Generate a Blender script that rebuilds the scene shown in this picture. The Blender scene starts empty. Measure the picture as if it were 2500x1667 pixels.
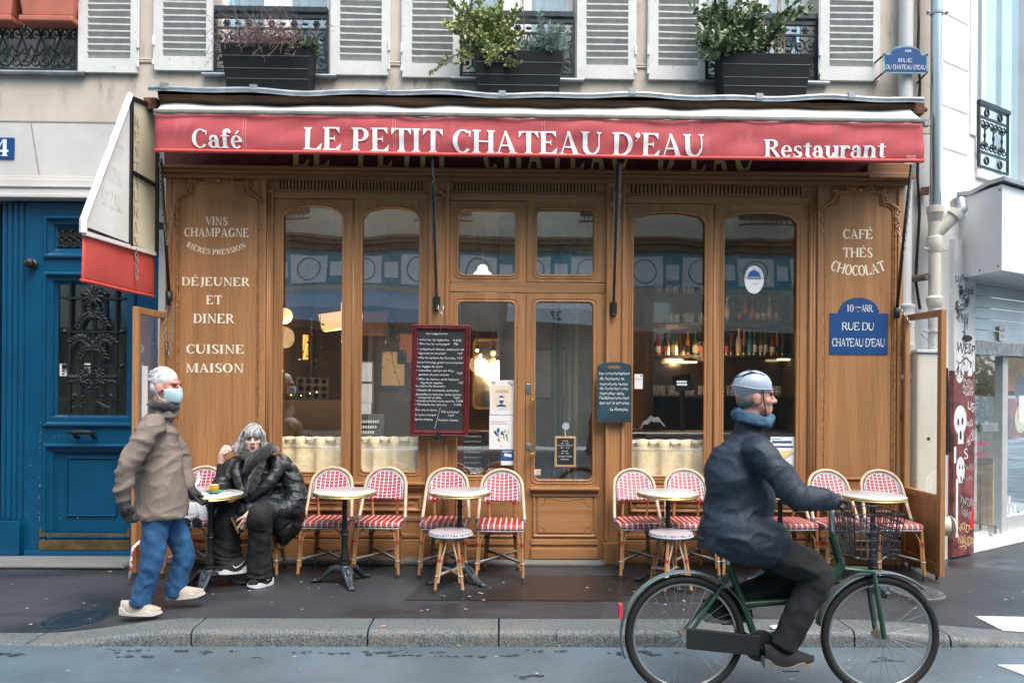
import bpy, bmesh, math, random
from mathutils import Vector, Matrix, Euler
import numpy as np
sc = bpy.context.scene
col = sc.collection
rad = math.radians
random.seed(7)

# ------------------------------------------------------------------ camera
CAM = Vector((0, 0, 1.6)); FPX = 1944.0; HOR = 935.0
cam_d = bpy.data.cameras.new('camera'); cam = bpy.data.objects.new('camera', cam_d); col.objects.link(cam)
cam_d.sensor_width = 36; cam_d.lens = FPX / 2500 * 36; cam_d.shift_y = (HOR - 833.5) / 2500
cam_d.clip_end = 600; cam_d.clip_start = 0.05
cam.location = CAM; cam.rotation_euler = Euler((rad(90), rad(-0.40), rad(-1.0)))
sc.camera = cam
# ------------------------------------------------------------------ sky, sun, exposure
SUN_EL, SUN_AZ = 60, 150
w = bpy.data.worlds.new('World'); sc.world = w; w.use_nodes = True
nt = w.node_tree; nt.nodes.clear()
out = nt.nodes.new('ShaderNodeOutputWorld'); bg = nt.nodes.new('ShaderNodeBackground')
sky = nt.nodes.new('ShaderNodeTexSky'); sky.sky_type = 'NISHITA'; sky.sun_disc = False
sky.sun_elevation = rad(SUN_EL); sky.sun_rotation = rad(SUN_AZ); sky.dust_density = 4.0; sky.air_density = 1.0; sky.ozone_density = 1.0
hs = nt.nodes.new('ShaderNodeHueSaturation'); hs.inputs['Saturation'].default_value = 0.85; hs.inputs['Hue'].default_value = 0.474
nt.links.new(sky.outputs[0], hs.inputs['Color']); nt.links.new(hs.outputs[0], bg.inputs[0])
bg.inputs[1].default_value = 0.15
nt.links.new(bg.outputs[0], out.inputs[0])
sun_d = bpy.data.lights.new('sun', 'SUN'); sun = bpy.data.objects.new('sun', sun_d); col.objects.link(sun)
sun_d.energy = 0.85; sun_d.angle = rad(36); sun_d.color = (1, 0.93, 0.84)
a_, e_ = rad(SUN_AZ), rad(SUN_EL)
sun_dir = Vector((math.sin(a_) * math.cos(e_), math.cos(a_) * math.cos(e_), math.sin(e_)))
sun.rotation_euler = (-sun_dir).to_track_quat('-Z', 'Y').to_euler(); sun.location = (0, -3, 14)
vs = sc.view_settings
sc.display_settings.display_device = 'sRGB'; vs.view_transform = 'Standard'; vs.look = 'None'; vs.gamma = 1; vs.exposure = 1.4
sc.cycles.max_bounces = 8; sc.cycles.transparent_max_bounces = 16; sc.cycles.caustics_reflective = False; sc.cycles.caustics_refractive = False

# ------------------------------------------------------------------ measuring helpers: photo pixel -> place
RM = cam.rotation_euler.to_matrix()
def ray(px, py): return RM @ Vector(((px - 1250) / FPX, (HOR - py) / FPX, -1))
def at(px, py, Y):
    d = ray(px, py); return CAM + d * (Y / d.y)
def gnd(px, py, z=0.0):
    d = ray(px, py); return CAM + d * ((z - CAM.z) / d.z)
def RC(px0, py0, px1, py1, Y):
    my, mx = (py0 + py1) / 2, (px0 + px1) / 2
    return at(px0, my, Y).x, at(px1, my, Y).x, at(mx, py1, Y).z, at(mx, py0, Y).z
YF, YW = 7.12, 7.22

# ------------------------------------------------------------------ mesh builder
class MB:
    def __init__(s): s.v = []; s.f = []; s.m = []; s.k = 0
    def mat(s, k): s.k = k; return s
    def add(s, vs, fs):
        b = len(s.v); s.v += [tuple(p) for p in vs]
        for f in fs: s.f.append(tuple(b + i for i in f)); s.m.append(s.k)
        return s
    def box(s, x0, x1, y0, y1, z0, z1):
        if x0 > x1: x0, x1 = x1, x0
        if y0 > y1: y0, y1 = y1, y0
        if z0 > z1: z0, z1 = z1, z0
        return s.add([(x0,y0,z0),(x1,y0,z0),(x1,y1,z0),(x0,y1,z0),(x0,y0,z1),(x1,y0,z1),(x1,y1,z1),(x0,y1,z1)],
                     [(0,3,2,1),(4,5,6,7),(0,1,5,4),(1,2,6,5),(2,3,7,6),(3,0,4,7)])
    def obox(s, c, ax, ay, az):                          # oriented box: centre + half axes
        c, ax, ay, az = map(Vector, (c, ax, ay, az)); vs = []
        for k in (-1, 1):
            for (i, j) in ((-1,-1),(1,-1),(1,1),(-1,1)): vs.append(c + i*ax + j*ay + k*az)
        return s.add(vs, [(0,3,2,1),(4,5,6,7),(0,1,5,4),(1,2,6,5),(2,3,7,6),(3,0,4,7)])
    def bar(s, a, b, w, h, up=(0,0,1)):
        a, b = Vector(a), Vector(b); d = b - a; u = Vector(up)
        r = d.cross(u).normalized(); u = r.cross(d).normalized()
        return s.obox((a+b)/2, d/2, r*w/2, u*h/2)
    def rectframe(s, x0, x1, z0, z1, w, y0, y1):         # four butted bars, seen from -Y
        s.box(x0, x0+w, y0, y1, z0, z1); s.box(x1-w, x1, y0, y1, z0, z1)
        s.box(x0+w, x1-w, y0, y1, z0, z0+w); return s.box(x0+w, x1-w, y0, y1, z1-w, z1)
    def mould(s, x0, x1, z0, z1, prof):                  # mitred moulding: prof = [(inset, y)...]
        n = len(prof); vs = []
        for (d, y) in prof: vs += [(x0+d,y,z0+d),(x1-d,y,z0+d),(x1-d,y,z1-d),(x0+d,y,z1-d)]
        fs = []
        for i in range(n-1):
            for j in range(4):
                k = (j+1) % 4; fs.append((4*i+j, 4*i+k, 4*i+4+k, 4*i+4+j))
        return s.add(vs, fs)
    def prism(s, pts, y0, y1):                           # outline in xz extruded along y (convex or simple)
        n = len(pts); vs = [(p[0], y0, p[1]) for p in pts] + [(p[0], y1, p[1]) for p in pts]
        fs = [tuple(range(n)), tuple(range(2*n-1, n-1, -1))] + [(i, n+i, n+(i+1) % n, (i+1) % n) for i in range(n)]
        return s.add(vs, fs)
    def tube(s, pts, r, n=8, closed=False, cap=True, flat=1.0):
        pts = [Vector(p) for p in pts]; m = len(pts); rs = r if isinstance(r, (list, tuple)) else [r]*m
        vs = []; prev = None
        for i, p in enumerate(pts):
            if closed: t = pts[(i+1) % m] - pts[i-1]
            else: t = pts[min(i+1, m-1)] - pts[max(i-1, 0)]
            if t.length < 1e-9: t = Vector((0,0,1))
            t.normalize()
            if prev is None:
                a = Vector((0,0,1)) if abs(t.z) < .9 else Vector((1,0,0)); prev = t.cross(a).normalized()
            prev = (prev - t*prev.dot(t)); prev = prev.normalized() if prev.length > 1e-6 else t.orthogonal().normalized()
            b = t.cross(prev)
            for k in range(n):
                an = 2*math.pi*k/n; vs.append(p + prev*math.cos(an)*rs[i] + b*math.sin(an)*rs[i]*flat)
        fs = []
        for i in range(m if closed else m-1):
            for k in range(n):
                a0, b0 = i*n+k, i*n+(k+1) % n; j = (i+1) % m
                fs.append((a0, b0, j*n+(k+1) % n, j*n+k))
        if cap and not closed: fs += [tuple(range(n-1, -1, -1)), tuple((m-1)*n+k for k in range(n))]
        return s.add(vs, fs)
    def cyl(s, a, b, r0, r1=None, n=16): return s.tube([a, b], [r0, r0 if r1 is None else r1], n)
    def lathe(s, prof, c=(0,0,0), n=24, axis='z'):
        vs = []; c = Vector(c)
        for (r, z) in prof:
            for k in range(n):
                a = 2*math.pi*k/n; x, y = max(r, 1e-4)*math.cos(a), max(r, 1e-4)*math.sin(a)
                vs.append(c + (Vector((x,y,z)) if axis == 'z' else Vector((x,-z,y)) if axis == 'y' else Vector((z,x,y))))
        fs = []
        for i in range(len(prof)-1):
            for k in range(n): fs.append((i*n+k, i*n+(k+1) % n, (i+1)*n+(k+1) % n, (i+1)*n+k))
        fs += [tuple(range(n-1, -1, -1)), tuple((len(prof)-1)*n+k for k in range(n))]
        return s.add(vs, fs)
    def ball(s, c, r, nu=12, nv=8, rot=None):
        c = Vector(c); r = (r, r, r) if not isinstance(r, (tuple, list)) else r
        vs = []
        for j in range(1, nv):
            t = math.pi*j/nv
            for i in range(nu):
                a = 2*math.pi*i/nu; vs.append(Vector((r[0]*math.sin(t)*math.cos(a), r[1]*math.sin(t)*math.sin(a), r[2]*math.cos(t))))
        vs += [Vector((0,0,r[2])), Vector((0,0,-r[2]))]
        if rot: vs = [rot @ q for q in vs]
        vs = [c+q for q in vs]; fs = []
        for j in range(nv-2):
            for i in range(nu): fs.append((j*nu+i, (j+1)*nu+i, (j+1)*nu+(i+1) % nu, j*nu+(i+1) % nu))
        t, b = len(vs)-2, len(vs)-1
        for i in range(nu):
            fs.append((t, i, (i+1) % nu)); fs.append((b, (nv-2)*nu+(i+1) % nu, (nv-2)*nu+i))
        return s.add(vs, fs)
    def grid(s, fn, nu, nv, closed_u=False):             # fn(u,v) -> point, u,v in 0..1
        vs = [fn(i/nu, j/nv) for j in range(nv+1) for i in range(nu + (0 if closed_u else 1))]
        W = nu if closed_u else nu+1; fs = []
        for j in range(nv):
            for i in range(nu): fs.append((j*W+i, j*W+(i+1) % W, (j+1)*W+(i+1) % W, (j+1)*W+i))
        return s.add(vs, fs)
    def refine(s, L):                                    # split long quads so thin cloth lettering can follow folds
        old = s.f; s.f = []; s.m = []
        for f in old:
            if len(f) != 4: s.f.append(f); s.m.append(0); continue
            a, b, c, d = (Vector(s.v[i]) for i in f); nu = max(1, math.ceil(max((b-a).length, (c-d).length)/L)); nv = max(1, math.ceil(max((d-a).length, (c-b).length)/L))
            if nu*nv == 1: s.f.append(f); s.m.append(0)
            else: s.grid(lambda u, v: a.lerp(b, u).lerp(d.lerp(c, u), v), nu, nv)
        return s
    def build(s, name, mats, parent=None, smooth=False, loc=None, bevel=0, solid=0, sub=0):
        me = bpy.data.meshes.new(name); me.from_pydata([tuple(p) for p in s.v], [], s.f)
        for m in (mats if isinstance(mats, (list, tuple)) else [mats]): me.materials.append(m)
        if any(s.m): me.polygons.foreach_set('material_index', s.m)
        me.update()
        o = bpy.data.objects.new(name, me); col.objects.link(o)
        if smooth:
            me.polygons.foreach_set('use_smooth', [True]*len(me.polygons))
            if smooth is not True: me.set_sharp_from_angle(angle=rad(smooth))
        if parent is not None:
            o.parent = parent
            if parent.get('_w') and parent.type == 'EMPTY': o.location = -parent.location
        if loc is not None: o.location = loc
        if solid:
            md = o.modifiers.new('solid', 'SOLIDIFY'); md.thickness = solid; md.offset = 0
        if sub:
            md = o.modifiers.new('sub', 'SUBSURF'); md.levels = sub; md.render_levels = sub
        if bevel:
            md = o.modifiers.new('bevel', 'BEVEL'); md.width = bevel; md.segments = 2; md.limit_method = 'ANGLE'; md.angle_limit = rad(40)
        return o

def thing(name, label, cat, loc=(0,0,0), rz=0, group=None, world=True):
    o = bpy.data.objects.new(name, None); col.objects.link(o); o.location = loc; o.rotation_euler = (0, 0, rz)
    o.empty_display_size = .1
    if world: o['_w'] = 1
    o['label'] = label; o['category'] = cat
    if group: o['group'] = group
    return o
def tag(o, label, cat, group=None):
    o['label'] = label; o['category'] = cat
    if group: o['group'] = group
    return o
def struct(o): o['kind'] = 'structure'; return o
def dup(root, loc, rz=0, label=None):
    def cp(o, par):
        c = o.copy(); col.objects.link(c)
        if par is not None: c.parent = par
        for ch in list(o.children): cp(ch, c)
        return c
    r = cp(root, None); r.location = loc; r.rotation_euler = (0, 0, rz)
    if label: r['label'] = label
    return r

# ------------------------------------------------------------------ materials
MATS = {}
def nn(nt, t, **kw):
    n = nt.nodes.new(t)
    for k, v in kw.items(): setattr(n, k, v)
    return n
def math_(nt, op, a, b=None):
    n = nn(nt, 'ShaderNodeMath', operation=op)
    for i, x in enumerate((a, b)):
        if x is None: continue
        if isinstance(x, (int, float)): n.inputs[i].default_value = x
        else: nt.links.new(x, n.inputs[i])
    return n.outputs[0]
def mix_(nt, fac, a, b):
    n = nn(nt, 'ShaderNodeMix', data_type='RGBA')
    for i, x in ((0, fac), (6, a), (7, b)):
        if isinstance(x, (int, float)): n.inputs[i].default_value = x
        elif isinstance(x, (tuple, list)): n.inputs[i].default_value = (*x[:3], 1)
        else: nt.links.new(x, n.inputs[i])
    return n.outputs[2]
def noise_(nt, co, scale, detail=6, rough=.6, stretch=None, dist=0):
    if stretch:
        mp = nn(nt, 'ShaderNodeMapping'); mp.inputs['Scale'].default_value = stretch; nt.links.new(co, mp.inputs[0]); co = mp.outputs[0]
    n = nn(nt, 'ShaderNodeTexNoise'); n.inputs['Scale'].default_value = scale; n.inputs['Detail'].default_value = detail
    n.inputs['Roughness'].default_value = rough; n.inputs['Distortion'].default_value = dist; nt.links.new(co, n.inputs['Vector']); return n.outputs[0]
def ramp_(nt, f, a, b):
    n = nn(nt, 'ShaderNodeMapRange'); n.interpolation_type = 'SMOOTHSTEP'; n.inputs[1].default_value = a; n.inputs[2].default_value = b
    nt.links.new(f, n.inputs[0]); return n.outputs[0]
def base(name):
    m = bpy.data.materials.new(name); m.use_nodes = True; nt = m.node_tree
    p = nt.nodes['Principled BSDF']; tc = nn(nt, 'ShaderNodeTexCoord'); MATS[name] = m
    return m, nt, p, tc.outputs['Object']
def bump_(nt, p, h, strength, dist=.01):
    b = nn(nt, 'ShaderNodeBump'); b.inputs['Strength'].default_value = strength; b.inputs['Distance'].default_value = dist
    nt.links.new(h, b.inputs['Height']); nt.links.new(b.outputs[0], p.inputs['Normal'])
def M(name, c, rough=.6, metal=0, var=.12, vs=6, bump=0, bs=80, c2=None, stretch=None, spec=.5, coat=0, emit=0, wear=None, wear_t=(.62,.68), ws=9, sheen=0):
    m, nt, p, co = base(name)
    n = noise_(nt, co, vs, stretch=stretch)
    lo = tuple(x*(1-var) for x in c); hi = c2 or tuple(min(1, x*(1+var)) for x in c)
    cc = mix_(nt, ramp_(nt, n, .3, .7), lo, hi)
    if wear:
        wn = noise_(nt, co, ws, 9, .7, stretch); cc = mix_(nt, ramp_(nt, wn, *wear_t), cc, wear)
    nt.links.new(cc, p.inputs['Base Color'])
    p.inputs['Roughness'].default_value = rough; p.inputs['Metallic'].default_value = metal
    p.inputs['Specular IOR Level'].default_value = spec; p.inputs['Coat Weight'].default_value = coat
    if sheen: p.inputs['Sheen Weight'].default_value = sheen
    if bump: bump_(nt, p, noise_(nt, co, bs, 8, .65, stretch), bump)
    if emit:
        p.inputs['Emission Color'].default_value = (*c, 1); p.inputs['Emission Strength'].default_value = emit
    return m
def wood(name, c, dark=.5, rough=.42, axis='z'):
    m, nt, p, co = base(name)
    st = {'z': (1, 1, .055), 'x': (.055, 1, 1)}[axis]
    g = noise_(nt, co, 42, 10, .62, st, 1.2); big = noise_(nt, co, 3.5, 4, .5, st, 2.5)
    wv = nn(nt, 'ShaderNodeTexWave'); wv.wave_type = 'BANDS'; wv.bands_direction = 'X' if axis == 'z' else 'Z'
    mp = nn(nt, 'ShaderNodeMapping'); mp.inputs['Scale'].default_value = (1, 1, .16) if axis == 'z' else (.16, 1, 1); nt.links.new(co, mp.inputs[0])
    nt.links.new(mp.outputs[0], wv.inputs[0]); wv.inputs['Scale'].default_value = 9; wv.inputs['Distortion'].default_value = 9; wv.inputs['Detail'].default_value = 3; wv.inputs['Detail Scale'].default_value = 1.4
    pores = noise_(nt, co, 260, 3, .5, (1, 1, .03) if axis == 'z' else (.03, 1, 1))
    d = tuple(x*dark for x in c)
    cc = mix_(nt, ramp_(nt, big, .35, .65), tuple(x*.82 for x in c), tuple(x*1.1 for x in c))
    cc = mix_(nt, math_(nt, 'MULTIPLY', ramp_(nt, wv.outputs[0], .55, 1), .24), cc, d)
    cc = mix_(nt, math_(nt, 'MULTIPLY', ramp_(nt, g, .5, .75), .45), cc, d)
    cc = mix_(nt, math_(nt, 'MULTIPLY', ramp_(nt, pores, .58, .7), .5), cc, tuple(x*.35 for x in c))
    nt.links.new(cc, p.inputs['Base Color']); p.inputs['Roughness'].default_value = rough
    nt.links.new(math_(nt, 'ADD', math_(nt, 'MULTIPLY', g, .25), rough-.1), p.inputs['Roughness'])
    bump_(nt, p, g, .12, .004); return m
def glass(name, tint=(.93,.96,.96), refl=1.0, rough=0.0, ior=1.52):
    m = bpy.data.materials.new(name); m.use_nodes = True; nt = m.node_tree; nt.nodes.clear()
    o = nn(nt, 'ShaderNodeOutputMaterial'); t = nn(nt, 'ShaderNodeBsdfTransparent'); t.inputs[0].default_value = (*tint, 1)
    g = nn(nt, 'ShaderNodeBsdfGlossy'); g.inputs['Roughness'].default_value = rough; g.inputs[0].default_value = (1,1,1,1)
    f = nn(nt, 'ShaderNodeFresnel'); f.inputs[0].default_value = ior
    mx = nn(nt, 'ShaderNodeAddShader'); ge = nn(nt, 'ShaderNodeNewGeometry'); nt.links.new(math_(nt, 'ADD', math_(nt, 'MULTIPLY', ge.outputs['Backfacing'], 1/ior-ior), ior), f.inputs[0]); nt.links.new(math_(nt, 'MINIMUM', math_(nt, 'MULTIPLY', f.outputs[0], refl), 1.0), g.inputs[0])
    nt.links.new(t.outputs[0], mx.inputs[0]); nt.links.new(g.outputs[0], mx.inputs[1]); nt.links.new(mx.outputs[0], o.inputs[0])
    tc = nn(nt, 'ShaderNodeTexCoord'); b = nn(nt, 'ShaderNodeBump'); b.inputs['Strength'].default_value = .09; b.inputs['Distance'].default_value = .02
    nt.links.new(noise_(nt, tc.outputs['Object'], 1.6, 1, .4), b.inputs['Height']); nt.links.new(b.outputs[0], g.inputs['Normal'])
    return m

OAK = (.41,.205,.085)
WOOD = wood('varnished_oak', OAK); WOODX = wood('varnished_oak_rail', OAK, axis='x'); WOODD = wood('dark_oak', (.27,.125,.05), axis='x')
CARVE = M('carved_oak', (.33,.16,.06), .4, var=.35, vs=25, bump=.4, bs=120)
FASCIA = M('burgundy_paint', (.15,.035,.035), .35, var=.3, vs=9)
GOLD = M('gold_lettering', (.80,.63,.30), .45, var=.15)
CREAM = M('cream_lettering', (.92,.85,.68), .5, var=.06)
GLASS = glass('shop_glass', refl=3.6, tint=(.975,.985,.98)); GLASSR = glass('bar_window_glass', refl=2.2, tint=(.98,.985,.98)); GLASS2 = glass('window_glass', refl=2.2, tint=(.8,.88,.9)); CLEAR = glass('clear_glass', refl=1.2)
BLACK = M('black_iron', (.012,.014,.016), .42, var=.3, vs=20, bump=.25, bs=140)
IRON = M('grey_cast_iron', (.045,.062,.075), .38, metal=.35, var=.4, vs=30, bump=.3, bs=150)
DARK = M('dark_gap', (.01,.009,.008), .8)
BLUE = M('blue_gloss_paint', (.001,.068,.150), .28, var=.1, vs=4, wear=(.45,.52,.56), wear_t=(.70,.72), ws=9, bump=.05, bs=30)
BRASS = M('aged_brass', (.17,.12,.055), .42, metal=.6, var=.3, vs=12)
POLISHED = M('polished_brass', (.62,.47,.2), .25, metal=.9, var=.15, vs=30)
ZINC = M('zinc', (.30,.34,.37), .42, metal=.5, var=.25, vs=7, bump=.1, bs=30)
RUST = M('rusty_soffit', (.015,.011,.009), .7, c2=(.13,.065,.025), vs=5, stretch=(.35,1,4), bump=.4, bs=40)
SHUT = M('white_shutter_paint', (.60,.62,.60), .6, var=.06, vs=4, bump=.35, bs=45, wear=(.27,.26,.24), wear_t=(.60,.68), ws=26)
SLATS = M('white_slat_paint', (.55,.555,.53), .6, var=.1, vs=14, bump=.2, bs=60, wear=(.28,.27,.24), wear_t=(.68,.74), ws=26)
WHITEP = M('white_frame_paint', (.74,.76,.76), .45, var=.05)
PLANTER = M('black_resin', (.005,.007,.009), .6, var=.25, bump=.1, bs=200, spec=.25)
TERRA = M('terracotta_plastic', (.42,.13,.085), .55, var=.12, wear=(.6,.42,.36), wear_t=(.7,.74), ws=14)
REDC = M('red_canvas', (.41,.066,.076), .75, var=.10, vs=3.2, stretch=(1,1,.35), bump=.25, bs=300, wear=(.55,.15,.17), wear_t=(.52,.8), ws=4)
REDC2 = M('faded_red_canvas', (.60,.085,.07), .75, var=.08, vs=3, bump=.2, bs=300)
WHITEC = M('white_canvas', (.86,.85,.80), .75, var=.08, vs=3, bump=.15, bs=120)
CREAMC = M('cream_sign_board', (.84,.79,.56), .5, var=.07, vs=3)
WLET = M('white_lettering', (.80,.80,.80), .6, var=.05)
SHADEHEM = M('shaded_grey_hem', (.17,.16,.145), .8, var=.25, vs=5)  # grey canopy hem, darkened further so the colour carries its shade
CHAIN = M('steel_chain', (.42,.42,.40), .4, metal=.8, var=.2)
ENAMEL = M('blue_enamel', (.006,.062,.20), .3, var=.12, vs=9, wear=(.22,.34,.36), wear_t=(.66,.68), ws=6)
ENAMELP = M('flat_blue_paint', (.002,.055,.19), .5, var=.06, vs=7)
TEALEDGE = M('worn_teal_edge', (.16,.33,.36), .5, var=.3, vs=16, wear=(.2,.09,.05), wear_t=(.66,.7), ws=8)
WHITEE = M('white_enamel', (.78,.80,.80), .4, var=.05)
RUSTY = M('rust', (.13,.055,.03), .8, var=.4, vs=30)
PIPEC = M('cream_drainpipe', (.58,.56,.49), .45, var=.08, vs=5, stretch=(1,1,.3), wear=(.36,.34,.29), wear_t=(.62,.8), ws=7)
PIPEG = M('grey_white_drainpipe', (.52,.54,.53), .5, var=.1, vs=5, stretch=(1,1,.25), wear=(.28,.28,.27), wear_t=(.6,.75), ws=8)
LINEN = M('linen_curtain', (.74,.64,.42), .85, var=.1, vs=10, bump=.3, bs=400)
STEEL = M('brushed_steel', (.55,.55,.54), .3, metal=1, var=.1)
SLATE = M('chalkboard', (.016,.022,.026), .6, var=.35, vs=5, bump=.05, bs=90)
SLATEB = M('blue_chalkboard', (.012,.045,.065), .55, var=.35, vs=6)
CHALK = M('chalk', (.75,.77,.78), .9, var=.1)
MAHOG = M('mahogany_frame', (.12,.016,.02), .35, var=.3, vs=14)
PAPER = M('paper', (.80,.80,.78), .7, var=.03); PAPERC = M('peach_paper', (.80,.68,.55), .7, var=.05)
INK = M('black_ink', (.015,.015,.018), .6); BLUEINK = M('blue_ink', (.01,.09,.26), .6, var=.05); REDINK = M('red_ink', (.55,.04,.06), .6); PALEBLUE = M('pale_blue_ink', (.25,.48,.58), .6); YELLOWINK = M('yellow_ink', (.75,.62,.25), .6); PINK = M('pink_vinyl', (.75,.05,.22), .5); GREENINK = M('green_ink', (.10,.32,.16), .6)
PALEWOOD = wood('pale_wood', (.55,.36,.19))
def stone(name, c, stain=(.13,.11,.09), amt=.55, streak=True):
    m, nt, p, co = base(name)
    big = noise_(nt, co, 1.3, 8, .62); fine = noise_(nt, co, 60, 6, .7)
    cc = mix_(nt, ramp_(nt, big, .3, .7), tuple(x*.86 for x in c), tuple(min(1, x*1.08) for x in c))
    if streak:
        s1 = noise_(nt, co, 5, 8, .7, (1.4, 1, .35)); s2 = noise_(nt, co, 1.1, 4, .6, (.8, 1, 1.6))
        f = math_(nt, 'MULTIPLY', ramp_(nt, s1, .50, .78), ramp_(nt, s2, .42, .66))
        cc = mix_(nt, math_(nt, 'MULTIPLY', f, amt), cc, stain)
    cc = mix_(nt, math_(nt, 'MULTIPLY', ramp_(nt, fine, .58, .75), .18), cc, tuple(x*.45 for x in c))
    nt.links.new(cc, p.inputs['Base Color']); p.inputs['Roughness'].default_value = .85
    bump_(nt, p, math_(nt, 'ADD', math_(nt, 'MULTIPLY', big, .6), math_(nt, 'MULTIPLY', fine, .4)), .35, .012); return m
WALL = stone('dirty_render', (.56,.51,.43), (.09,.07,.05), .95); STONE = stone('smooth_limestone', (.56,.56,.54), amt=.25); WALLW = stone('white_render', (.80,.81,.81), (.4,.42,.43), .35)
WALLR = stone('grey_patchy_render', (.62,.63,.63), (.16,.16,.17), .9); STONEG = stone('grey_stone_step', (.17,.18,.18), amt=.5)

# ------------------------------------------------------------------ lettering
def arc(cx, cy, rx, ry, a0, a1, wx, wy, n=14, icx=0, icy=0):
    ps = []
    for i in range(n):
        t0, t1 = rad(a0+(a1-a0)*i/n), rad(a0+(a1-a0)*(i+1)/n)
        o0, o1 = (cx+rx*math.cos(t0), cy+ry*math.sin(t0)), (cx+rx*math.cos(t1), cy+ry*math.sin(t1))
        i0, i1 = (cx+icx+(rx-wx)*math.cos(t0), cy+icy+(ry-wy)*math.sin(t0)), (cx+icx+(rx-wx)*math.cos(t1), cy+icy+(ry-wy)*math.sin(t1))
        ps.append([i0, o0, o1, i1])
    return [ps]
def rect(x0, y0, x1, y1): return [[[(x0,y0),(x1,y0),(x1,y1),(x0,y1)]]]
def pl(*pts): return [[list(pts)]]
class Face:                                               # a bold roman face drawn from stems, arcs and wedges
    def __init__(s, S=.2, T=.06, F=.085, H=.045): s.S, s.T, s.F, s.H = S, T, F, H; s.c = {}
    def st(s, x, w=None, y0=0, y1=1, b=True, t=True):
        w = s.S if w is None else w; F, H = s.F, s.H; r = rect(x, y0, x+w, y1)
        if b: r += rect(x-F, y0, x+w+F, y0+H) + pl((x-F*.5,y0+H),(x,y0+H),(x,y0+H+.06)) + pl((x+w,y0+H),(x+w+F*.5,y0+H),(x+w,y0+H+.06))
        if t: r += rect(x-F, y1-H, x+w+F, y1) + pl((x,y1-H-.06),(x,y1-H),(x-F*.5,y1-H)) + pl((x+w,y1-H-.06),(x+w+F*.5,y1-H),(x+w,y1-H))
        return r
    def g(s, ch):
        if ch not in s.c: s.c[ch] = s._g(ch)
        return s.c[ch]
    def _g(s, ch):
        S, T, F, H = s.S, s.T, s.F, s.H; st = s.st; x = F
        up = {'É': ('E', 1), 'È': ('E', -1), 'é': ('e', 1)}
        if ch in up:
            p, a = s.g(up[ch][0]); y = 1.08 if ch != 'é' else .74; c = .46 if ch != 'é' else .32; k = up[ch][1]
            return p + pl((c-.06*k,y),(c+.03*k,y),(c+.19*k,y+.2),(c+.06*k,y+.2)) if k > 0 else p + pl((c+.06,y),(c-.06,y+.2),(c-.19,y+.2),(c-.03,y)), a
        if ch == 'A': return pl((.09,.02),(.09+T,.02),(.47,.95),(.42,1)) + pl((.38,1),(.5,1),(.94,.02),(.94-S*1.12,.02)) + rect(.22,.3,.72,.3+T) + (rect(0,0,.3,H) + rect(.62,0,1.03,H) if F > .04 else []), 1.04
        if ch == 'B': return st(x) + rect(x+S,1-T,.42,1) + rect(x+S,.5,.42,.5+T) + rect(x+S,0,.42,T) + arc(.42,.75,.36,.25,-90,90,S,T) + arc(.42,.28,.42,.28,-90,90,S,T), .9
        if ch in 'CG':
            p = arc(.5,.5,.48,.52,48,318,S,T,24) + pl((.80,.70),(.86,.66),(.87,.99),(.82,.92))
            if ch == 'G': return p + rect(.70,.06,.70+S,.44) + (rect(.6,.41,.99,.41+H) if F > .04 else []), 1.02
            return p, .94
        if ch == 'D': return st(x) + rect(x+S,1-T,.42,1) + rect(x+S,0,.42,T) + arc(.42,.5,.56,.5,-90,90,S,T,20), 1.04
        if ch in 'EFL':
            p = st(x)
            if ch != 'L': p += rect(x+S,1-T,.80,1) + pl((.62,1-T),(.80,.73),(.80,1-T)) + rect(x+S,.48,.56,.48+T) + pl((.50,.48+T/2),(.58,.36),(.58,.66))
            if ch != 'F': p += rect(x+S,0,.84,T) + pl((.62,T),(.84,T),(.88,.30))
            return p, .94 if ch == 'E' else .86 if ch == 'F' else .9
        if ch == 'H': return st(x) + st(.78) + rect(x+S,.47,.78,.47+T), 1.08 + S*.2
        if ch == 'I': return st(x), 2*F+S+.08
        if ch == 'J': return st(.24,b=False,y0=.15) + arc(.20,.16,.04+S,.30,-120,0,S*.8,T) , .6
        if ch == 'M': return st(.14,T) + st(1.0) + pl((.06,1),(.3,1),(.66,.0),(.58,.0)) + pl((.58,0),(.66,0),(1.03,1),(.97,1)), 1.36
        if ch == 'N': return st(.16,T) + st(.86,T,b=False) + pl((.05,1),(.3,1),(.92,0),(.82,0)), 1.1
        if ch == 'O': return arc(.5,.5,.5,.52,0,360,S,T,30), 1.05
        if ch == 'P': return st(x) + rect(x+S,1-T,.42,1) + rect(x+S,.42,.42,.42+T) + arc(.42,.71,.40,.29,-90,90,S,T), .9
        if ch == 'R': return st(x) + rect(x+S,1-T,.42,1) + rect(x+S,.46,.42,.46+T) + arc(.42,.73,.38,.27,-90,90,S,T) + pl((.36,.48),(.56,.50),(.98,0),(.74,0)), 1.0
        if ch == 'S': return arc(.42,.745,.33,.275,40,225,S*.85,T,16) + pl((.105,.66),(.27,.70),(.745,.30),(.58,.24)) + arc(.42,.26,.34,.28,-140,45,S*.85,T,16) + pl((.64,.72),(.70,.72),(.70,1.0),(.65,.92)) + pl((.08,.30),(.13,.30),(.13,.06),(.08,0)), .82
        if ch == 'T': return st(.40,t=False) + rect(.03,1-T,.97-.0,1) + pl((.03,.70),(.03,1-T),(.22,1-T)) + pl((.97,.70),(.97,1-T),(.78,1-T)), 1.0
        if ch == 'U': return st(x,b=False,y0=.32) + st(.84,T,b=False,y0=.32) + arc(x+.41,.33,.41-.0,.35,180,360,S*.85,T*1.6,18,icx=S*.28), 1.08
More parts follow.
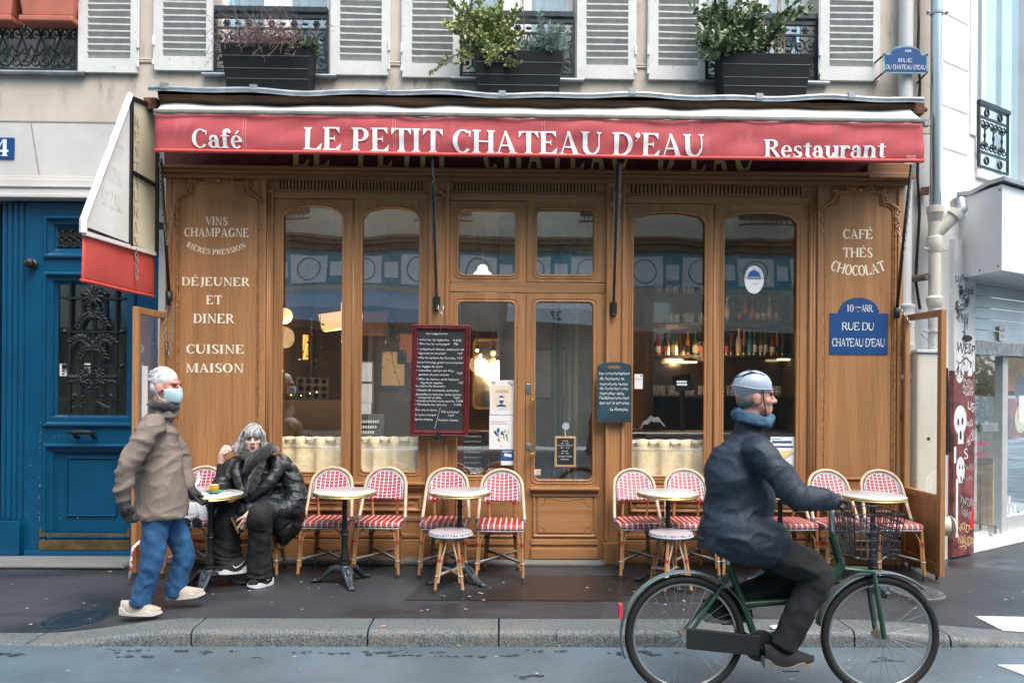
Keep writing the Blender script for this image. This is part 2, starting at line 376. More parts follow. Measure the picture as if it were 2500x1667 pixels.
        if ch == 'V': return pl((.05,1),(.28,1),(.58,0),(.48,0)) + pl((.48,0),(.56,0),(.94,1),(.86,1)) + (rect(-.03,1-H,.40,1) + rect(.72,1-H,1.06,1) if F > .04 else []), 1.04
        if ch == "'": return arc(.16,.88,.12,.12,0,360,.119,.119,12) + pl((.27,.88),(.20,.80),(.06,.62),(.10,.62)) , .34
        if ch == '.': return arc(.12,.09,.1,.1,0,360,.099,.099,12), .28
        if ch == '1': return st(.26,t=False) + pl((.08,.82),(.26,.86),(.26,1)), .66
        if ch == '0': return arc(.36,.5,.36,.52,0,360,S,T,26), .78
        if ch == '2': return arc(.36,.7,.34,.31,-30,160,S,T) + pl((.45,.55),(.66,.58),(.26,.12),(.04,.1)) + rect(.04,0,.7,.13), .78
        if ch == '4': return rect(.44,0,.44+S,1) + pl((.02,.24),(.10,.24),(.50,1),(.44,1)) + rect(.02,.24,.78,.36) + rect(.34,0,.74,H), .82
        if ch == 'n': return st(x,y1=.66,t=False) + rect(x-F,.66-H,x,.66) + arc(.42,.38,.27+S*.3,.30,0,180,S,T*1.3) + st(.42+.27+S*.3-S,y1=.40,t=False), .80+S*.3
        if ch == 'u': return st(x,y1=.66,y0=.26,b=False,t=False) + rect(0,.66-H,x,.66) + arc(x+.30,.28,.30,.30,180,360,S,T*1.3) + st(.58,y1=.66,t=False) + rect(.50,.66-H,.58,.66), .88
        if ch == 'r': return st(x,y1=.66,t=False) + rect(x-F,.66-H,x,.66) + arc(.42,.46,.20,.21,20,180,S*.7,T) + arc(.54,.56,.08,.08,0,360,.079,.079,10), .64
        if ch == 'e': return arc(.34,.33,.33,.35,0,318,S*.9,T,22) + rect(.14,.32,.66,.32+T), .72
        if ch == 'a': return st(.40,y0=.1,y1=.45,b=False,t=False) + arc(.33,.43,.27,.25,0,150,S,T*1.2) + arc(.10+.06,.46,.08,.08,0,360,.079,.079,10) + arc(.32,.19,.30,.20,60,310,S*.95,T) + rect(.5,0,.74,H) + rect(.40,.02,.40+S,.12), .74
        if ch == 's': return arc(.29,.48,.23,.19,30,225,S*.75,T,12) + pl((.07,.43),(.19,.46),(.54,.22),(.42,.16)) + arc(.30,.185,.25,.20,-140,45,S*.75,T,12) + pl((.45,.47),(.50,.47),(.50,.66),(.46,.60)) + pl((.05,.22),(.09,.22),(.09,.04),(.05,0)), .60
        if ch == 't': return rect(.16,.12,.16+S,.80) + pl((.16,.66),(.16,.66),(.16+S,.88),(.16,.70)) + rect(.02,.66-H*1.2,.52,.66) + arc(.34,.14,.18,.15,180,330,S*.9,T), .54
        if ch == 'f': return st(.12,t=False,y1=.85) + rect(.0,.66-H*1.2,.50,.66) + arc(.12+.24,.80,.24,.24,20,180,S,T) + arc(.50,.86,.09,.09,0,360,.089,.089,10), .56
        return [], .4
BOLD = Face(.225,.065,.085,.05); MEDIUM = Face(.155,.05,.07,.035); LIGHT = Face(.115,.045,.05,.03); PLAIN = Face(.16,.085,.015,.02)
def text_w(face, s, sp=.03): return sum(face.g(c)[1] + sp for c in s) - sp
def put_text(mb, face, s, org, ux, uy, h, wd=None, align='c', lift=.002, sp=.03, curve=None, thick=0):
    """org: baseline anchor; ux,uy unit axes; h cap height; wd total width; curve(u)->(dv, angle)"""
    org, ux, uy = Vector(org), Vector(ux), Vector(uy); nrm = ux.cross(uy)
    tw = text_w(face, s, sp); sx = (wd / tw) if wd else h; u = {'c': -tw/2, 'l': 0, 'r': -tw}[align]
    for c in s:
        prims, adv = face.g(c); mid = u + adv/2
        for k, prim in enumerate(prims):
            off = lift + .00025*(k % 14)
            for poly in prim:
                pts = []
                for (x, y) in poly:
                    if curve:
                        dv, an = curve(mid*sx); cx, cy = (x-adv/2)*sx, y*h
                        X = mid*sx + cx*math.cos(an) - cy*math.sin(an); Y = dv + cx*math.sin(an) + cy*math.cos(an)
                    else: X, Y = (u+x)*sx, y*h
                    pts.append(org + ux*X + uy*Y + nrm*off)
                mb.add(pts, [tuple(range(len(pts)))])
        u += adv + sp
_bf = {}
def bfont(s):
    if s not in _bf:
        cu = bpy.data.curves.new('t', 'FONT'); cu.body = s; cu.size = 1; cu.resolution_u = 3
        o = bpy.data.objects.new('t', cu); col.objects.link(o); dg = bpy.context.evaluated_depsgraph_get(); dg.update()
        me = bpy.data.meshes.new_from_object(o.evaluated_get(dg))
        _bf[s] = ([v.co.copy() for v in me.vertices], [tuple(p.vertices) for p in me.polygons])
        bpy.data.objects.remove(o); bpy.data.curves.remove(cu); bpy.data.meshes.remove(me)
    return _bf[s]
def put_sans(mb, s, org, ux, uy, h, wd=None, align='c', lift=.002, shear=0, jig=0):
    vs, fs = bfont(s)
    if not vs: return
    org, ux, uy = Vector(org), Vector(ux), Vector(uy); nrm = ux.cross(uy)
    x0, x1 = min(v.x for v in vs), max(v.x for v in vs); sy = h/.70; sx = wd/(x1-x0) if wd else sy
    o = {'c': (x0+x1)/2, 'l': x0, 'r': x1}[align]
    mb.add([org + ux*((v.x-o)*sx + shear*v.y*sy) + uy*(v.y*sy + jig*math.sin(v.x*5.1)) + nrm*lift for v in vs], fs)
X, Y_, Z = Vector((1,0,0)), Vector((0,1,0)), Vector((0,0,1))
# ================================================================== GROUND (setting)
XKL, XKR = at(1250-800, 1200, 5.16).x, at(2080, 1200, 5.16).x
YK = 5.15; ROADZ = -.105
def sstep(t): t = max(0, min(1, t)); return t*t*(3-2*t)
def drop(x): return max(sstep((XKL-x)/1.05)*.10, sstep((x-XKR)/1.5)*.08)
def sz(x, y): return -drop(x) * sstep((7.0-y)/1.7)
def asphalt(name, c, wet, sp, warm=None, wetr=.22, dryr=.6):
    m, nt, p, co = base(name)
    f = noise_(nt, co, 125, 3, .75); b = noise_(nt, co, 1.1, 5, .6); b2 = noise_(nt, co, 1.0, 5, .6, (.7, 1.3, 1), .3); mid = noise_(nt, co, 14, 5, .7)
    cc = mix_(nt, ramp_(nt, b, .3, .7), tuple(x*.78 for x in c), tuple(x*1.2 for x in (warm or c)))
    cc = mix_(nt, math_(nt, 'MULTIPLY', ramp_(nt, mid, .45, .75), .25), cc, tuple(x*1.7 for x in c))
    cc = mix_(nt, math_(nt, 'MULTIPLY', ramp_(nt, f, .60, .70), .6), cc, sp)
    wetf = ramp_(nt, b2, *wet)
    cc = mix_(nt, math_(nt, 'MULTIPLY', wetf, .55), cc, tuple(x*.4 for x in c))
    nt.links.new(cc, p.inputs['Base Color'])
    r = nn(nt, 'ShaderNodeMapRange'); r.inputs[3].default_value = dryr; r.inputs[4].default_value = wetr; nt.links.new(wetf, r.inputs[0]); nt.links.new(r.outputs[0], p.inputs['Roughness'])
    bump_(nt, p, f, .35, .004); return m
PAVE = asphalt('pavement_asphalt', (.032,.038,.046), (.44,.66), (.24,.26,.28), (.038,.042,.048), .2, .56)
ROADM = asphalt('road_asphalt', (.098,.138,.165), (.60,.72), (.30,.36,.40), None, .2, .34)
PATCH = asphalt('new_asphalt_patch', (.025,.027,.031), (.42,.6), (.16,.16,.17), None, .2, .5)
def granite(name):
    m, nt, p, co = base(name)
    f = noise_(nt, co, 95, 4, .75); b = noise_(nt, co, 3, 6, .6); st = noise_(nt, co, 9, 6, .6, (2.5, 1, .5))
    cc = mix_(nt, ramp_(nt, f, .36, .64), (.03,.04,.046), (.19,.225,.235)); cc = mix_(nt, math_(nt, 'MULTIPLY', ramp_(nt, b, .45, .75), .5), cc, (.20,.17,.13))
    sx = nn(nt, 'ShaderNodeSeparateXYZ'); nt.links.new(co, sx.inputs[0])
    cc = mix_(nt, math_(nt, 'MULTIPLY', ramp_(nt, st, .56, .74), .75), cc, (.03,.03,.03))
    nt.links.new(cc, p.inputs['Base Color']); p.inputs['Roughness'].default_value = .55; bump_(nt, p, f, .5, .006); return m
GRAN = granite('kerb_granite')
g = MB(); g.add([(-150,-150,ROADZ),(150,-150,ROADZ),(150,150,ROADZ),(-150,150,ROADZ)], [(0,1,2,3)])
struct(g.build('road', ROADM))
g = MB(); xs = np.linspace(-16, 16, 129); ys = [5.42,5.6,5.8,6.0,6.3,6.6,7.0,7.4,8.2]
for y in ys:
    for x in xs: g.v.append((x, y, sz(x, y)))
n = len(xs)
for j in range(len(ys)-1):
    for i in range(n-1): g.f.append((j*n+i, j*n+i+1, (j+1)*n+i+1, (j+1)*n+i)); g.m.append(0)
b = len(g.v); g.add([(3.6,8.2,0),(16,8.2,0),(16,30,0),(3.6,30,0)], [(0,1,2,3)])
struct(g.build('pavement', PAVE, smooth=True))
# darker re-laid strip of asphalt by the door and out to the right
p0, p1 = gnd(985, 1466).x, gnd(1010, 1412)
g = MB(); xs2 = np.linspace(p0, 2.55, 24); yk0, yk1 = gnd(1300, 1466).y, gnd(1300, 1405).y
g.grid(lambda u, v: ((p0 + .16*v)*(1-u) + 2.55*u, yk0*(1-v)+yk1*v, sz((p0+.16*v)*(1-u)+2.55*u, yk0*(1-v)+yk1*v)+.004), 20, 4)
struct(g.build('pavement_patch', PATCH))
# kerb stones
joints = [-16, -7.2, -5.6, -4.35, at(60,1560,5.16).x, at(468,1540,5.16).x, at(898,1540,5.16).x, at(1218,1540,5.16).x, at(2085,1540,5.16).x, at(2320,1540,5.16).x, 4.6, 6.1, 7.6, 16]
for j0, j1 in zip(joints[:-1], joints[1:]):
    k = MB(); N = max(2, int((j1-j0)/.12)); prof = [(5.415,-.16),(5.415,0),(YK+.045,.0),(YK+.022,-.006),(YK+.006,-.024),(YK,-.05),(YK,-.25)]
    vs, fs = [], []
    for i in range(N+1):
        x = j0+.006 + (j1-j0-.012)*i/N; d = drop(x)
        for (y, z) in prof: vs.append((x, y, (z-d*(1 if z > -.1 else 0)) if z > -.1 else z))
    L = len(prof)
    for i in range(N):
        for q in range(L-1): fs.append((i*L+q, i*L+q+1, (i+1)*L+q+1, (i+1)*L+q))
    fs += [tuple(range(L)), tuple(N*L+q for q in range(L-1, -1, -1))]
    k.add(vs, fs); struct(k.build('kerb', GRAN, smooth=35))

# ================================================================== CAFE BUILDING
bld = thing('cafe_building', 'cream rendered building with white louvred shutters above the café and a blue street door', 'building', (0, 7.3, 0))
zt = at(1250, 246, YW).z                                  # underside of the upper storey wall, behind the shop cornice
xL, xR = -14.0, at(2285, 600, YW).x
wins = [(-140, 190, 176), (520, 803, 184), (1123, 1404, 194), (1722, 1998, 201)]
W = MB(); zs = []; wx = []
for (a, b, s) in wins:
    x0, x1, _, _ = RC(a, 0, b, s, YW); wx.append((x0, x1, at((a+b)/2, s, YW).z))
ZT = 6.4; zs_lo = min(z for _, _, z in wx)
W.box(xL, xR, YW, YW+.35, zt-.25, zs_lo-.001)
px_ = [xL] + [q for a in wx for q in a[:2]] + [xR]
for i in range(0, len(px_), 2):
    if px_[i+1] > px_[i]: W.box(px_[i], px_[i+1], YW, YW+.35, zs_lo, ZT)
for (x0, x1, z) in wx:
    if z > zs_lo+.002: W.box(x0, x1, YW+.001, YW+.35, zs_lo, z)
W.build('wall', WALL, bld)
# right strip beside the shop, and the strip between the blue door and the shop
xs0, xs1 = at(2196, 800, YW).x, xR
s_ = MB(); s_.box(xs0-.12, xs1, YW-.004, YW+.35, 0, zt-.26); s_.build('wall', WALLR, bld)
xd1 = at(392, 900, YW).x; xsl = at(424, 900, YW).x
s_ = MB(); s_.box(xd1-.02, xsl, YW-.01, YW+.35, 0, zt-.26); s_.build('wall', STONE, bld)
# left smooth stone front over the door with joints and moulded lintel
zl = at(200, 297, YW-.02).z; zd = at(200, 494, YW).z; zm = at(200, 432, YW).z
L = MB(); L.box(xL, xd1-.021, YW-.02, YW+.3, zm, zt-.255); L.build('wall', STONE, bld, bevel=.004)
L = MB()
for k, (dz0, dz1, dy) in enumerate(((0,.035,.012),(.035,.095,.035),(.095,.115,.06),(.115,.175,.045),(.175,.21,.075))):
    L.box(xL, xd1-.022, YW-.02-dy, YW+.25, zm-dz1, zm-dz0-.001)
L.build('lintel', STONE, bld, bevel=.006)
L = MB(); L.box(xL, xd1-.025, YW-.024, YW-.018, zl-.012, zl)
a, b = at(75, 300, YW-.03), at(96, 432, YW-.03); L.bar((a.x,YW-.022,a.z),(b.x,YW-.022,b.z),.004,.012,(0,1,0)); L.build('joint', M('dark_joint', (.28,.28,.27), .9), bld)
# string grooves between the shutters
for (pa, pb, py) in ((336,366,147),(950,978,155),(1552,1580,161)):
    x0, x1, _, z = RC(pa, py-1, pb, py+3, YW)
    for q in range(2): L = MB(); L.tube([(x0-.02, YW-.004, z-.022*q), (x1+.02, YW-.004, z-.022*q)], .011, 6); L.build('groove_moulding', WALL, bld)
DRAPE = M('grey_net_curtain', (.34,.35,.35), .9, var=.2, vs=5, stretch=(4,1,.2)); ROOMD = M('dim_room', (.06,.06,.065), .9)
for i, (x0, x1, z) in enumerate(wx):
    f = MB(); yf = YW+.22; w_ = x1-x0
    f.box(x0, x0+.07, yf, yf+.06, z, ZT); f.box(x1-.07, x1, yf, yf+.06, z, ZT); f.box(x0+.07, x1-.07, yf, yf+.06, z, z+.12)
    for t in (.42, .58): f.box(x0+w_*t-.05, x0+w_*t+.05, yf-.004, yf+.056, z+.12, ZT)
    f.box(x0+w_*.42+.05, x0+w_*.58-.05, yf+.01, yf+.05, z+.12, ZT)
    wo = f.build('window', WHITEP, bld, bevel=.006)
    g = MB(); g.box(x0+.07, x1-.07, yf+.025, yf+.031, z+.12, ZT); g.build('pane', GLASS2, wo)
    c = MB(); c.grid(lambda u, v: (x0+.07+(w_-.14)*u, yf+.14+.02*math.sin(u*60), z+v*(ZT-z)), 80, 1); c.box(x0, x1, yf+.5, yf+.52, z, ZT); c.build('curtain', DRAPE, wo, smooth=True)
    s_ = MB(); xa, xb = x0-.02*(i > 0), x1+.06
    s_.box(x0-.075, x1+.075, YW-.05, YW+.2, z-.035, z-.002); s_.tube([(x0-.078, YW-.055, z-.02), (x1+.078, YW-.055, z-.02)], .016, 8); s_.build('sill', ZINC, bld, smooth=40)
# shutters
shut = [(190,335,177,0),(376,518,172,4),(806,948,183,-2),(982,1122,189,3),(1408,1550,193,0),(1584,1722,195,3),(2002,2148,197,-3)]
for k, (a, b, py, dy) in enumerate(shut):
    YS = YW-.045; x0, x1, z0, _ = RC(a, py-60, b, py, YS); z1 = ZT-.05
    r = MB(); st_ = .087 if k != 1 else .078
    r.box(x0, x0+st_, YS, YS+.035, z0, z1); r.box(x1-st_*.72, x1, YS, YS+.035, z0, z1)
    r.box(x0+st_, x1-st_*.72, YS+.001, YS+.034, z0, z0+.125); r.box(x0+st_, x1-st_*.72, YS+.030, YS+.034, z0+.125, z1)
    sh = r.build('shutter', SHUT, bld, bevel=.004)
    s_ = MB(); z = z0+.128
    while z < z1-.05:
        xa, xb = x0+st_, x1-st_*.72; sag = random.gauss(0, .004)
        s_.add([(xa,YS-.006,z+.052),(xb,YS-.006,z+.052+sag),(xb,YS+.028,z+.012),(xa,YS+.028,z+.012),(xa,YS-.006,z+.066),(xb,YS-.006,z+.066+sag),(xb,YS+.028,z+.024),(xa,YS+.028,z+.024)],
               [(0,3,2,1),(4,5,6,7),(0,1,5,4),(1,2,6,5),(2,3,7,6),(3,0,4,7)]); z += .0605
    s_.build('louvre', SLATS, sh)
    h = MB(); hx = x0-.006 if k % 2 or k == 6 else x1+.006
    h.tube([(hx, YS+.01, z0+.05), (hx, YS+.01, z0+.9)], .006, 6); h.tube([(hx,YS-.004,z0+.22),(hx,YS-.004,z0+.30)], .012, 8); h.tube([(hx,YS-.004,z0+.05),(hx,YS-.004,z0+.09)], .012, 8); h.build('hinge', WHITEP, sh)
# wrought balcony rails
def spiral(c, r, t0, turns, sgn=1, n=18):
    return [(c[0]+r*(1-.8*i/n)*math.cos(t0+sgn*turns*2*math.pi*i/n), c[1], c[2]+r*(1-.8*i/n)*math.sin(t0+sgn*turns*2*math.pi*i/n)) for i in range(n+1)]
RAIL = M('blue_black_iron', (.022,.034,.042), .4, metal=.3, var=.4, vs=18, bump=.2, bs=90)
def railing(x0, x1, z0, ztop, y):
    m = MB(); m.bar((x0,y,ztop),(x1,y,ztop),.07,.045); m.box(x0,x1,y-.02,y+.02,ztop-.075,ztop-.045)
    for z, h in ((ztop-.165,.016),(z0+.03,.022),(z0+.06,.008)): m.box(x0,x1,y-.012,y+.012,z-h/2,z+h/2)
    for x in (x0, x1): m.box(x-.012, x+.012, y-.014, y+.014, z0-.03, ztop-.03)
    w_ = x1-x0; n = max(3, round(w_/.19)); p = w_/n; zc = (z0+.06+ztop-.165)/2; H = (ztop-.165-z0-.06)
    for i in range(n):
        cx = x0+p*(i+.5)
        for sg in (-1, 1):
            m.tube(spiral((cx+sg*p*.27,y,zc+H*.24), .062, math.pi/2, 1.35, sg), .0085, 5)
            m.tube(spiral((cx+sg*p*.27,y,zc-H*.24), .062, -math.pi/2, 1.35, -sg), .0085, 5)
            m.tube([(cx+sg*p*.48,y,zc+H*.5),(cx+sg*p*.33,y,zc+H*.1),(cx+sg*p*.40,y,zc-H*.1),(cx+sg*p*.5,y,zc-H*.5)], .008, 5)
            m.ball((cx+sg*p*.25,y-.004,zc+H*.24), (.018,.012,.018), 8, 6); m.ball((cx+sg*p*.25,y-.004,zc-H*.24), (.018,.012,.018), 8, 6)
            for q in range(3): m.ball((cx+sg*(.012+.02*q),y,zc+.05*(q-1)), (.012,.008,.026), 6, 5, Matrix.Rotation(sg*.7, 3, 'Y'))
        m.lathe([(.030,-.006),(.030,.006)], (cx,y,zc), 12, 'y'); m.ball((cx,y-.008,zc), (.016,.012,.016), 8, 6)
        # rosettes of the top frieze
        for q in range(6):
            an = q*math.pi/3; m.ball((cx+.022*math.cos(an),y,ztop-.12+.022*math.sin(an)), (.014,.010,.014), 6, 5)
        m.ball((cx,y-.006,ztop-.12), .014, 8, 6); m.ball((cx+p*.5,y,ztop-.12), (.03,.009,.016), 8, 5)
    return m
for i, (x0, x1, z) in enumerate(wx[1:]):
    ztop = at((wins[i+1][0]+wins[i+1][1])/2, (26,37,42)[i], YW+.02).z
    railing(x0+.015, x1-.015, z, ztop, YW+.02).build('balcony_railing', RAIL, bld, smooth=45)
x0, x1, z = wx[0]
m = MB(); y = YW+.03; H = .75
m.bar((x0+.01,y,z+.03),(x1-.01,y,z+.03),.03,.02); m.bar((x0+.01,y,z+H),(x1-.01,y,z+H),.05,.04); m.box(x0+.005,x0+.03,y-.02,y+.02,z,z+H); m.box(x1-.03,x1-.005,y-.02,y+.02,z,z+H)
n = 7; p = (x1-x0)/n
for i in range(n):
    cx = x0+p*(i+.5)
    for sg in (-1, 1):
        m.bar((cx,y,z+.10),(cx+sg*p*.5,y,z+.33),.014,.014,(0,1,0)); m.bar((cx+sg*p*.5,y,z+.33),(cx,y,z+.56),.014,.014,(0,1,0)); m.bar((cx+sg*p*.5,y,z+.06),(cx,y,z+.25),.010,.010,(0,1,0))
        m.tube(spiral((cx+sg*.045,y-.006,z+.10), .048, math.pi/2, 1.4, sg), .0085, 5); m.tube(spiral((cx+sg*.05,y-.006,z+.36), .05, -math.pi/2, 1.3, -sg), .0085, 5)
        m.tube(spiral((cx+sg*.12,y-.006,z+.19), .036, 0, 1.2, sg), .008, 5); m.tube(spiral((cx+sg*.11,y-.006,z+.55), .05, 0, 1.4, sg), .008, 5)
    m.tube([(cx+.045*math.cos(t*.4),y,z+.52+.045*math.sin(t*.4)) for t in range(17)], .008, 5); m.ball((cx,y-.01,z+.33), (.022,.014,.03), 8, 6)
m.build('balcony_railing', BLACK, bld, smooth=45)
# enamel number plate
x0, x1, z0, z1 = RC(-34, 336, 35, 388, YW-.03)
npl = MB(); npl.box(x0, x1, YW-.034, YW-.021, z0, z1)
np_ = tag(npl.build('house_number', ENAMEL, bevel=.004), 'blue enamel house number 4 on the pale stone left of the awning', 'number plate')
t = MB(); c = at(4, 382, YW-.035); put_text(t, BOLD, '4', (c.x+.005, YW-.034, z0+.025), X, Z, (z1-z0)*.78, lift=.001); t.build('numeral', WHITEE, np_)

# ------------------------------------------------------------------ blue street door (part of the building)
YD = YW+.03
x0, x1, z0, z1 = RC(-120, 496, 391, 1382, YD); z0 = 0.0
D = MB(); y0 = YD; q = lambda p, yy=900: at(p, yy, YD).x; zz = lambda p: at(200, p, YD).z
xa = q(60)
D.box(q(60), q(106), y0, y0+.1, .06, z1); D.box(q(332), x1-.012, y0, y0+.1, .06, z1)          # stiles
for (pa, pb) in ((496,528),(630,668),(1018,1088),(1310,1324)): D.box(q(106), q(332), y0, y0+.1, zz(pb), zz(pa))
for (pa, pb, pc, pd, dep) in ((106,332,528,630,.05),(106,332,1088,1310,.05)): D.box(q(pa), q(pb), y0+dep, y0+.09, zz(pd), zz(pc))
pr = [(0,y0-.016),(.012,y0-.03),(.03,y0-.03),(.035,y0-.012),(.055,y0+.012),(.075,y0+.012),(.085,y0+.03),(.105,y0+.05)]
for (pa, pb, pc, pd) in ((106,332,527,632),(106,332,664,1042),(108,332,1082,1342)): D.mould(q(pa), q(pb), zz(pd), zz(pc), pr)
D.mould(q(157), q(283), zz(1262), zz(1116), [(0,y0+.05),(.006,y0+.028),(.014,y0+.028),(.02,y0+.046)])
D.box(q(157)+.02, q(283)-.02, y0+.042, y0+.06, zz(1262)+.02, zz(1116)-.02)
D.box(q(68), x1-.02, y0-.045, y0+.06, 0.0, .072)
D.box(q(106)+.02, q(332)-.01, y0+.04, y0+.09, zz(1085), zz(1040))
L = MB(); L.box(xL, x0-.002, YW-.012, YW+.3, 0, zm-.001); L.build('wall', STONE, bld)
# fluted pilaster on its pedestal and the next leaf beyond
xp0, xp1 = q(2), q(58)
D.box(xp0, xp1, y0+.01, y0+.1, .33, z1)
for k in range(4):
    xc = xp0 + (xp1-xp0)*(k+.5)/4; D.tube([(xc, y0+.012, .34), (xc, y0+.012, z1)], .021, 10)
D.box(xp0-.04, xp1+.012, y0-.075, y0+.1, 0, .30); D.prism([(xp0-.04,.30),(xp1+.012,.30),(xp1,.335),(xp0,.335)], y0-.06, y0+.09)
D.box(x0, xp0-.041, y0+.02, y0+.1, 0, z1)
door = D.build('entrance_door', BLUE, bld, bevel=.005, smooth=False)
g = MB(); xg0, xg1, zg0, zg1 = q(106)+.10, q(332)-.10, zz(1042)+.10, zz(664)-.10
g.box(xg0, xg1, y0+.06, y0+.066, zg0, zg1); g.build('pane', GLASS2, door)
g = MB(); g.box(xg0-1.2, xg1+.3, y0+.6, y0+.62, zg0-.5, zg1+.9); g.build('hallway_wall', M('hallway', (.20,.165,.12), .9, var=.6, vs=2.5, stretch=(2.5,1,.6)), door)
def leafspray(m, a, b, sag, n=7, w=.03):
    a, b = Vector(a), Vector(b); pts = [a.lerp(b, i/n) + Z*(sag*math.sin(math.pi*i/n)) for i in range(n+1)]
    m.tube(pts, .009, 6)
    for i, p in enumerate(pts[1:]):
        d = (pts[i+1]-pts[i]).normalized(); an = math.atan2(d.z, d.x)
        for sg in (-1, 1): m.ball(p+Vector((0,-.012,0))+Vector((-math.sin(an)*sg*w*.6,0,math.cos(an)*sg*w*.6)), (w*1.05,.008,w*.38), 7, 5, Matrix.Rotation(-(an+sg*.6), 3, 'Y'))
gr = MB(); yg = y0+.035; Q = lambda px, py: (q(px), yg, zz(py))
for px in (166, 279): gr.bar(Q(px, 688), Q(px, 1010), .022, .022, (0,1,0))
for px in (195, 251): gr.bar(Q(px, 722), Q(px, 1010), .016, .016, (0,1,0)); gr.ball(Q(px, 717), (.02,.02,.022), 8, 6)
gr.bar(Q(222, 700), Q(222, 960), .014, .014, (0,1,0))
for (py, pa, pb) in ((727,141,303),(809,152,292),(893,152,292),(974,141,303)):
    gr.bar((q(pa),yg-.008,zz(py)),(q(pb),yg-.008,zz(py)),.016,.018)
    for px in (166,279): gr.box(q(px)-.018,q(px)+.018,yg-.022,yg+.014,zz(py)-.018,zz(py)+.018)
    if pa == 152:
        for px in (152,292): gr.ball(Q(px, py), .024, 8, 6)
for k in range(11):
    an = k*2*math.pi/11; c = Vector(Q(222, 723)); gr.ball(c+Vector((.055*math.cos(an),-.02,.055*math.sin(an))), (.052,.010,.016), 7, 5, Matrix.Rotation(-an, 3, 'Y'))
gr.ball(Q(222,723), (.025,.03,.025), 8, 6)
for k in range(14):
    an = k*2*math.pi/14; gr.ball((q(222)+.042*math.cos(an), yg-.012, zz(754)+.075*math.sin(an)), (.017,.014,.017), 6, 5)
for sg in (-1, 1):
    leafspray(gr, Q(222,772), Q(222+36*sg,796), .045); leafspray(gr, Q(222,852), Q(222+52*sg,838), .07, 8, .036); leafspray(gr, Q(222,852), Q(222+33*sg,876), .045)
    leafspray(gr, Q(222,948), Q(222+54*sg,926), .03, 8, .034)
    for k in range(8):
        an = k*2*math.pi/8; gr.ball((q(222+21*sg)+.03*math.cos(an),yg-.02,zz(928)+.03*math.sin(an)), (.034,.01,.012), 6, 5, Matrix.Rotation(-an, 3, 'Y'))
        gr.ball((q(222+17*sg)+.028*math.cos(an),yg-.02,zz(912)+.028*math.sin(an)), (.03,.01,.011), 6, 5, Matrix.Rotation(-an, 3, 'Y'))
    gr.tube([(q(222)+sg*(.03+.12*math.sin(t/10*math.pi)*.5+t*.014), yg-.006, zz(978)-.06*math.sin(t/10*math.pi)) for t in range(11)], .008, 6)
    gr.tube(spiral((q(222+45*sg),yg-.006,zz(968)), .035, -math.pi/2, 1.1, -sg), .008, 6); gr.ball(Q(222+45*sg,966), .02, 8, 6); gr.ball(Q(222+23*sg,968), .018, 8, 6); gr.ball(Q(222+28*sg,994), .016, 8, 6)
gr.box(q(213), q(231), yg-.02, yg+.01, zz(959), zz(954))
gr.build('iron_grille', BLACK, door, smooth=50)
g = MB(); xg0, xg1, zg0, zg1 = q(133), q(332)-.1, zz(606), zz(552)
g.box(q(106)+.1, q(332)-.1, y0+.046, y0+.049, zz(632)+.1, zz(527)-.1)
g.build('vent_backing', DARK, door)
g = MB(); yv = y0+.04
for k in range(9):
    for sg in (-1, 1):
        xx0 = q(134)+k*.075; g.tube([(xx0+.05*sg*math.sin(t*.62), yv, zz(604)+t*.0172) for t in range(11)], .007, 5)
g.build('vent_grille', BLACK, door, smooth=True)
kn = MB(); c = (q(80), y0-.01, zz(646)); kn.lathe([(.045,.0),(.046,.012),(.03,.02),(.022,.035),(.040,.048),(.046,.062),(.043,.076),(.03,.088),(.0,.092)], c, 20, 'y'); kn.build('door_knob', BLACK, door, smooth=40)
hd = MB(); zc = zz(1056); ya = y0-.03
hd.tube([(q(180),ya-.05,zc),(q(196),ya-.055,zc+.008),(q(212),ya-.058,zc+.01),(q(228),ya-.055,zc+.008),(q(243),ya-.05,zc)], [.012,.02,.022,.02,.012], 10)
for px in (192, 234): hd.tube([(q(px),ya-.05,zc),(q(px),ya-.01,zc-.035),(q(px),y0+.045,zc-.04)], .017, 8); hd.lathe([(.028,0),(.028,.012)], (q(px),y0+.03,zc-.04), 12, 'y')
for k in range(10): hd.ball((q(181+6.8*k),ya-.062,zc+.012), (.012,.009,.014), 6, 5)
hd.build('handle', BLACK, door, smooth=45)
kp = MB(); kp.box(q(104), q(324), y0-.040, y0-.032, zz(1340), zz(1316)+.0); kp.build('kick_plate', BRASS, door, bevel=.003)
kp = MB(); kp.box(q(104), q(324), y0-.036, y0-.031, zz(1308), zz(1300)); kp.box(q(317), q(324), y0-.036, y0-.031, zz(1300), zz(1287)); kp.box(q(104), q(111), y0-.036, y0-.031, zz(1300), zz(1287)); kp.build('brass_strip', BRASS, door, bevel=.003)
g = MB()
for (px, py, w_, h_) in ((147,903,18,30),(206,897,15,22)): g.box(q(px-w_/2), q(px+w_/2), y0+.052, y0+.056, zz(py+h_/2), zz(py-h_/2))
g.build('notice', PAPER, door)
g = MB()
for (px, py) in ((147,903),(206,897)):
    for k in range(3): g.box(q(px-3), q(px+2), y0+.048, y0+.0505, zz(py-6+7*k+4), zz(py-6+7*k))
g.build('notice_print', REDINK, door)
m = MB(); rr = random.Random(21)
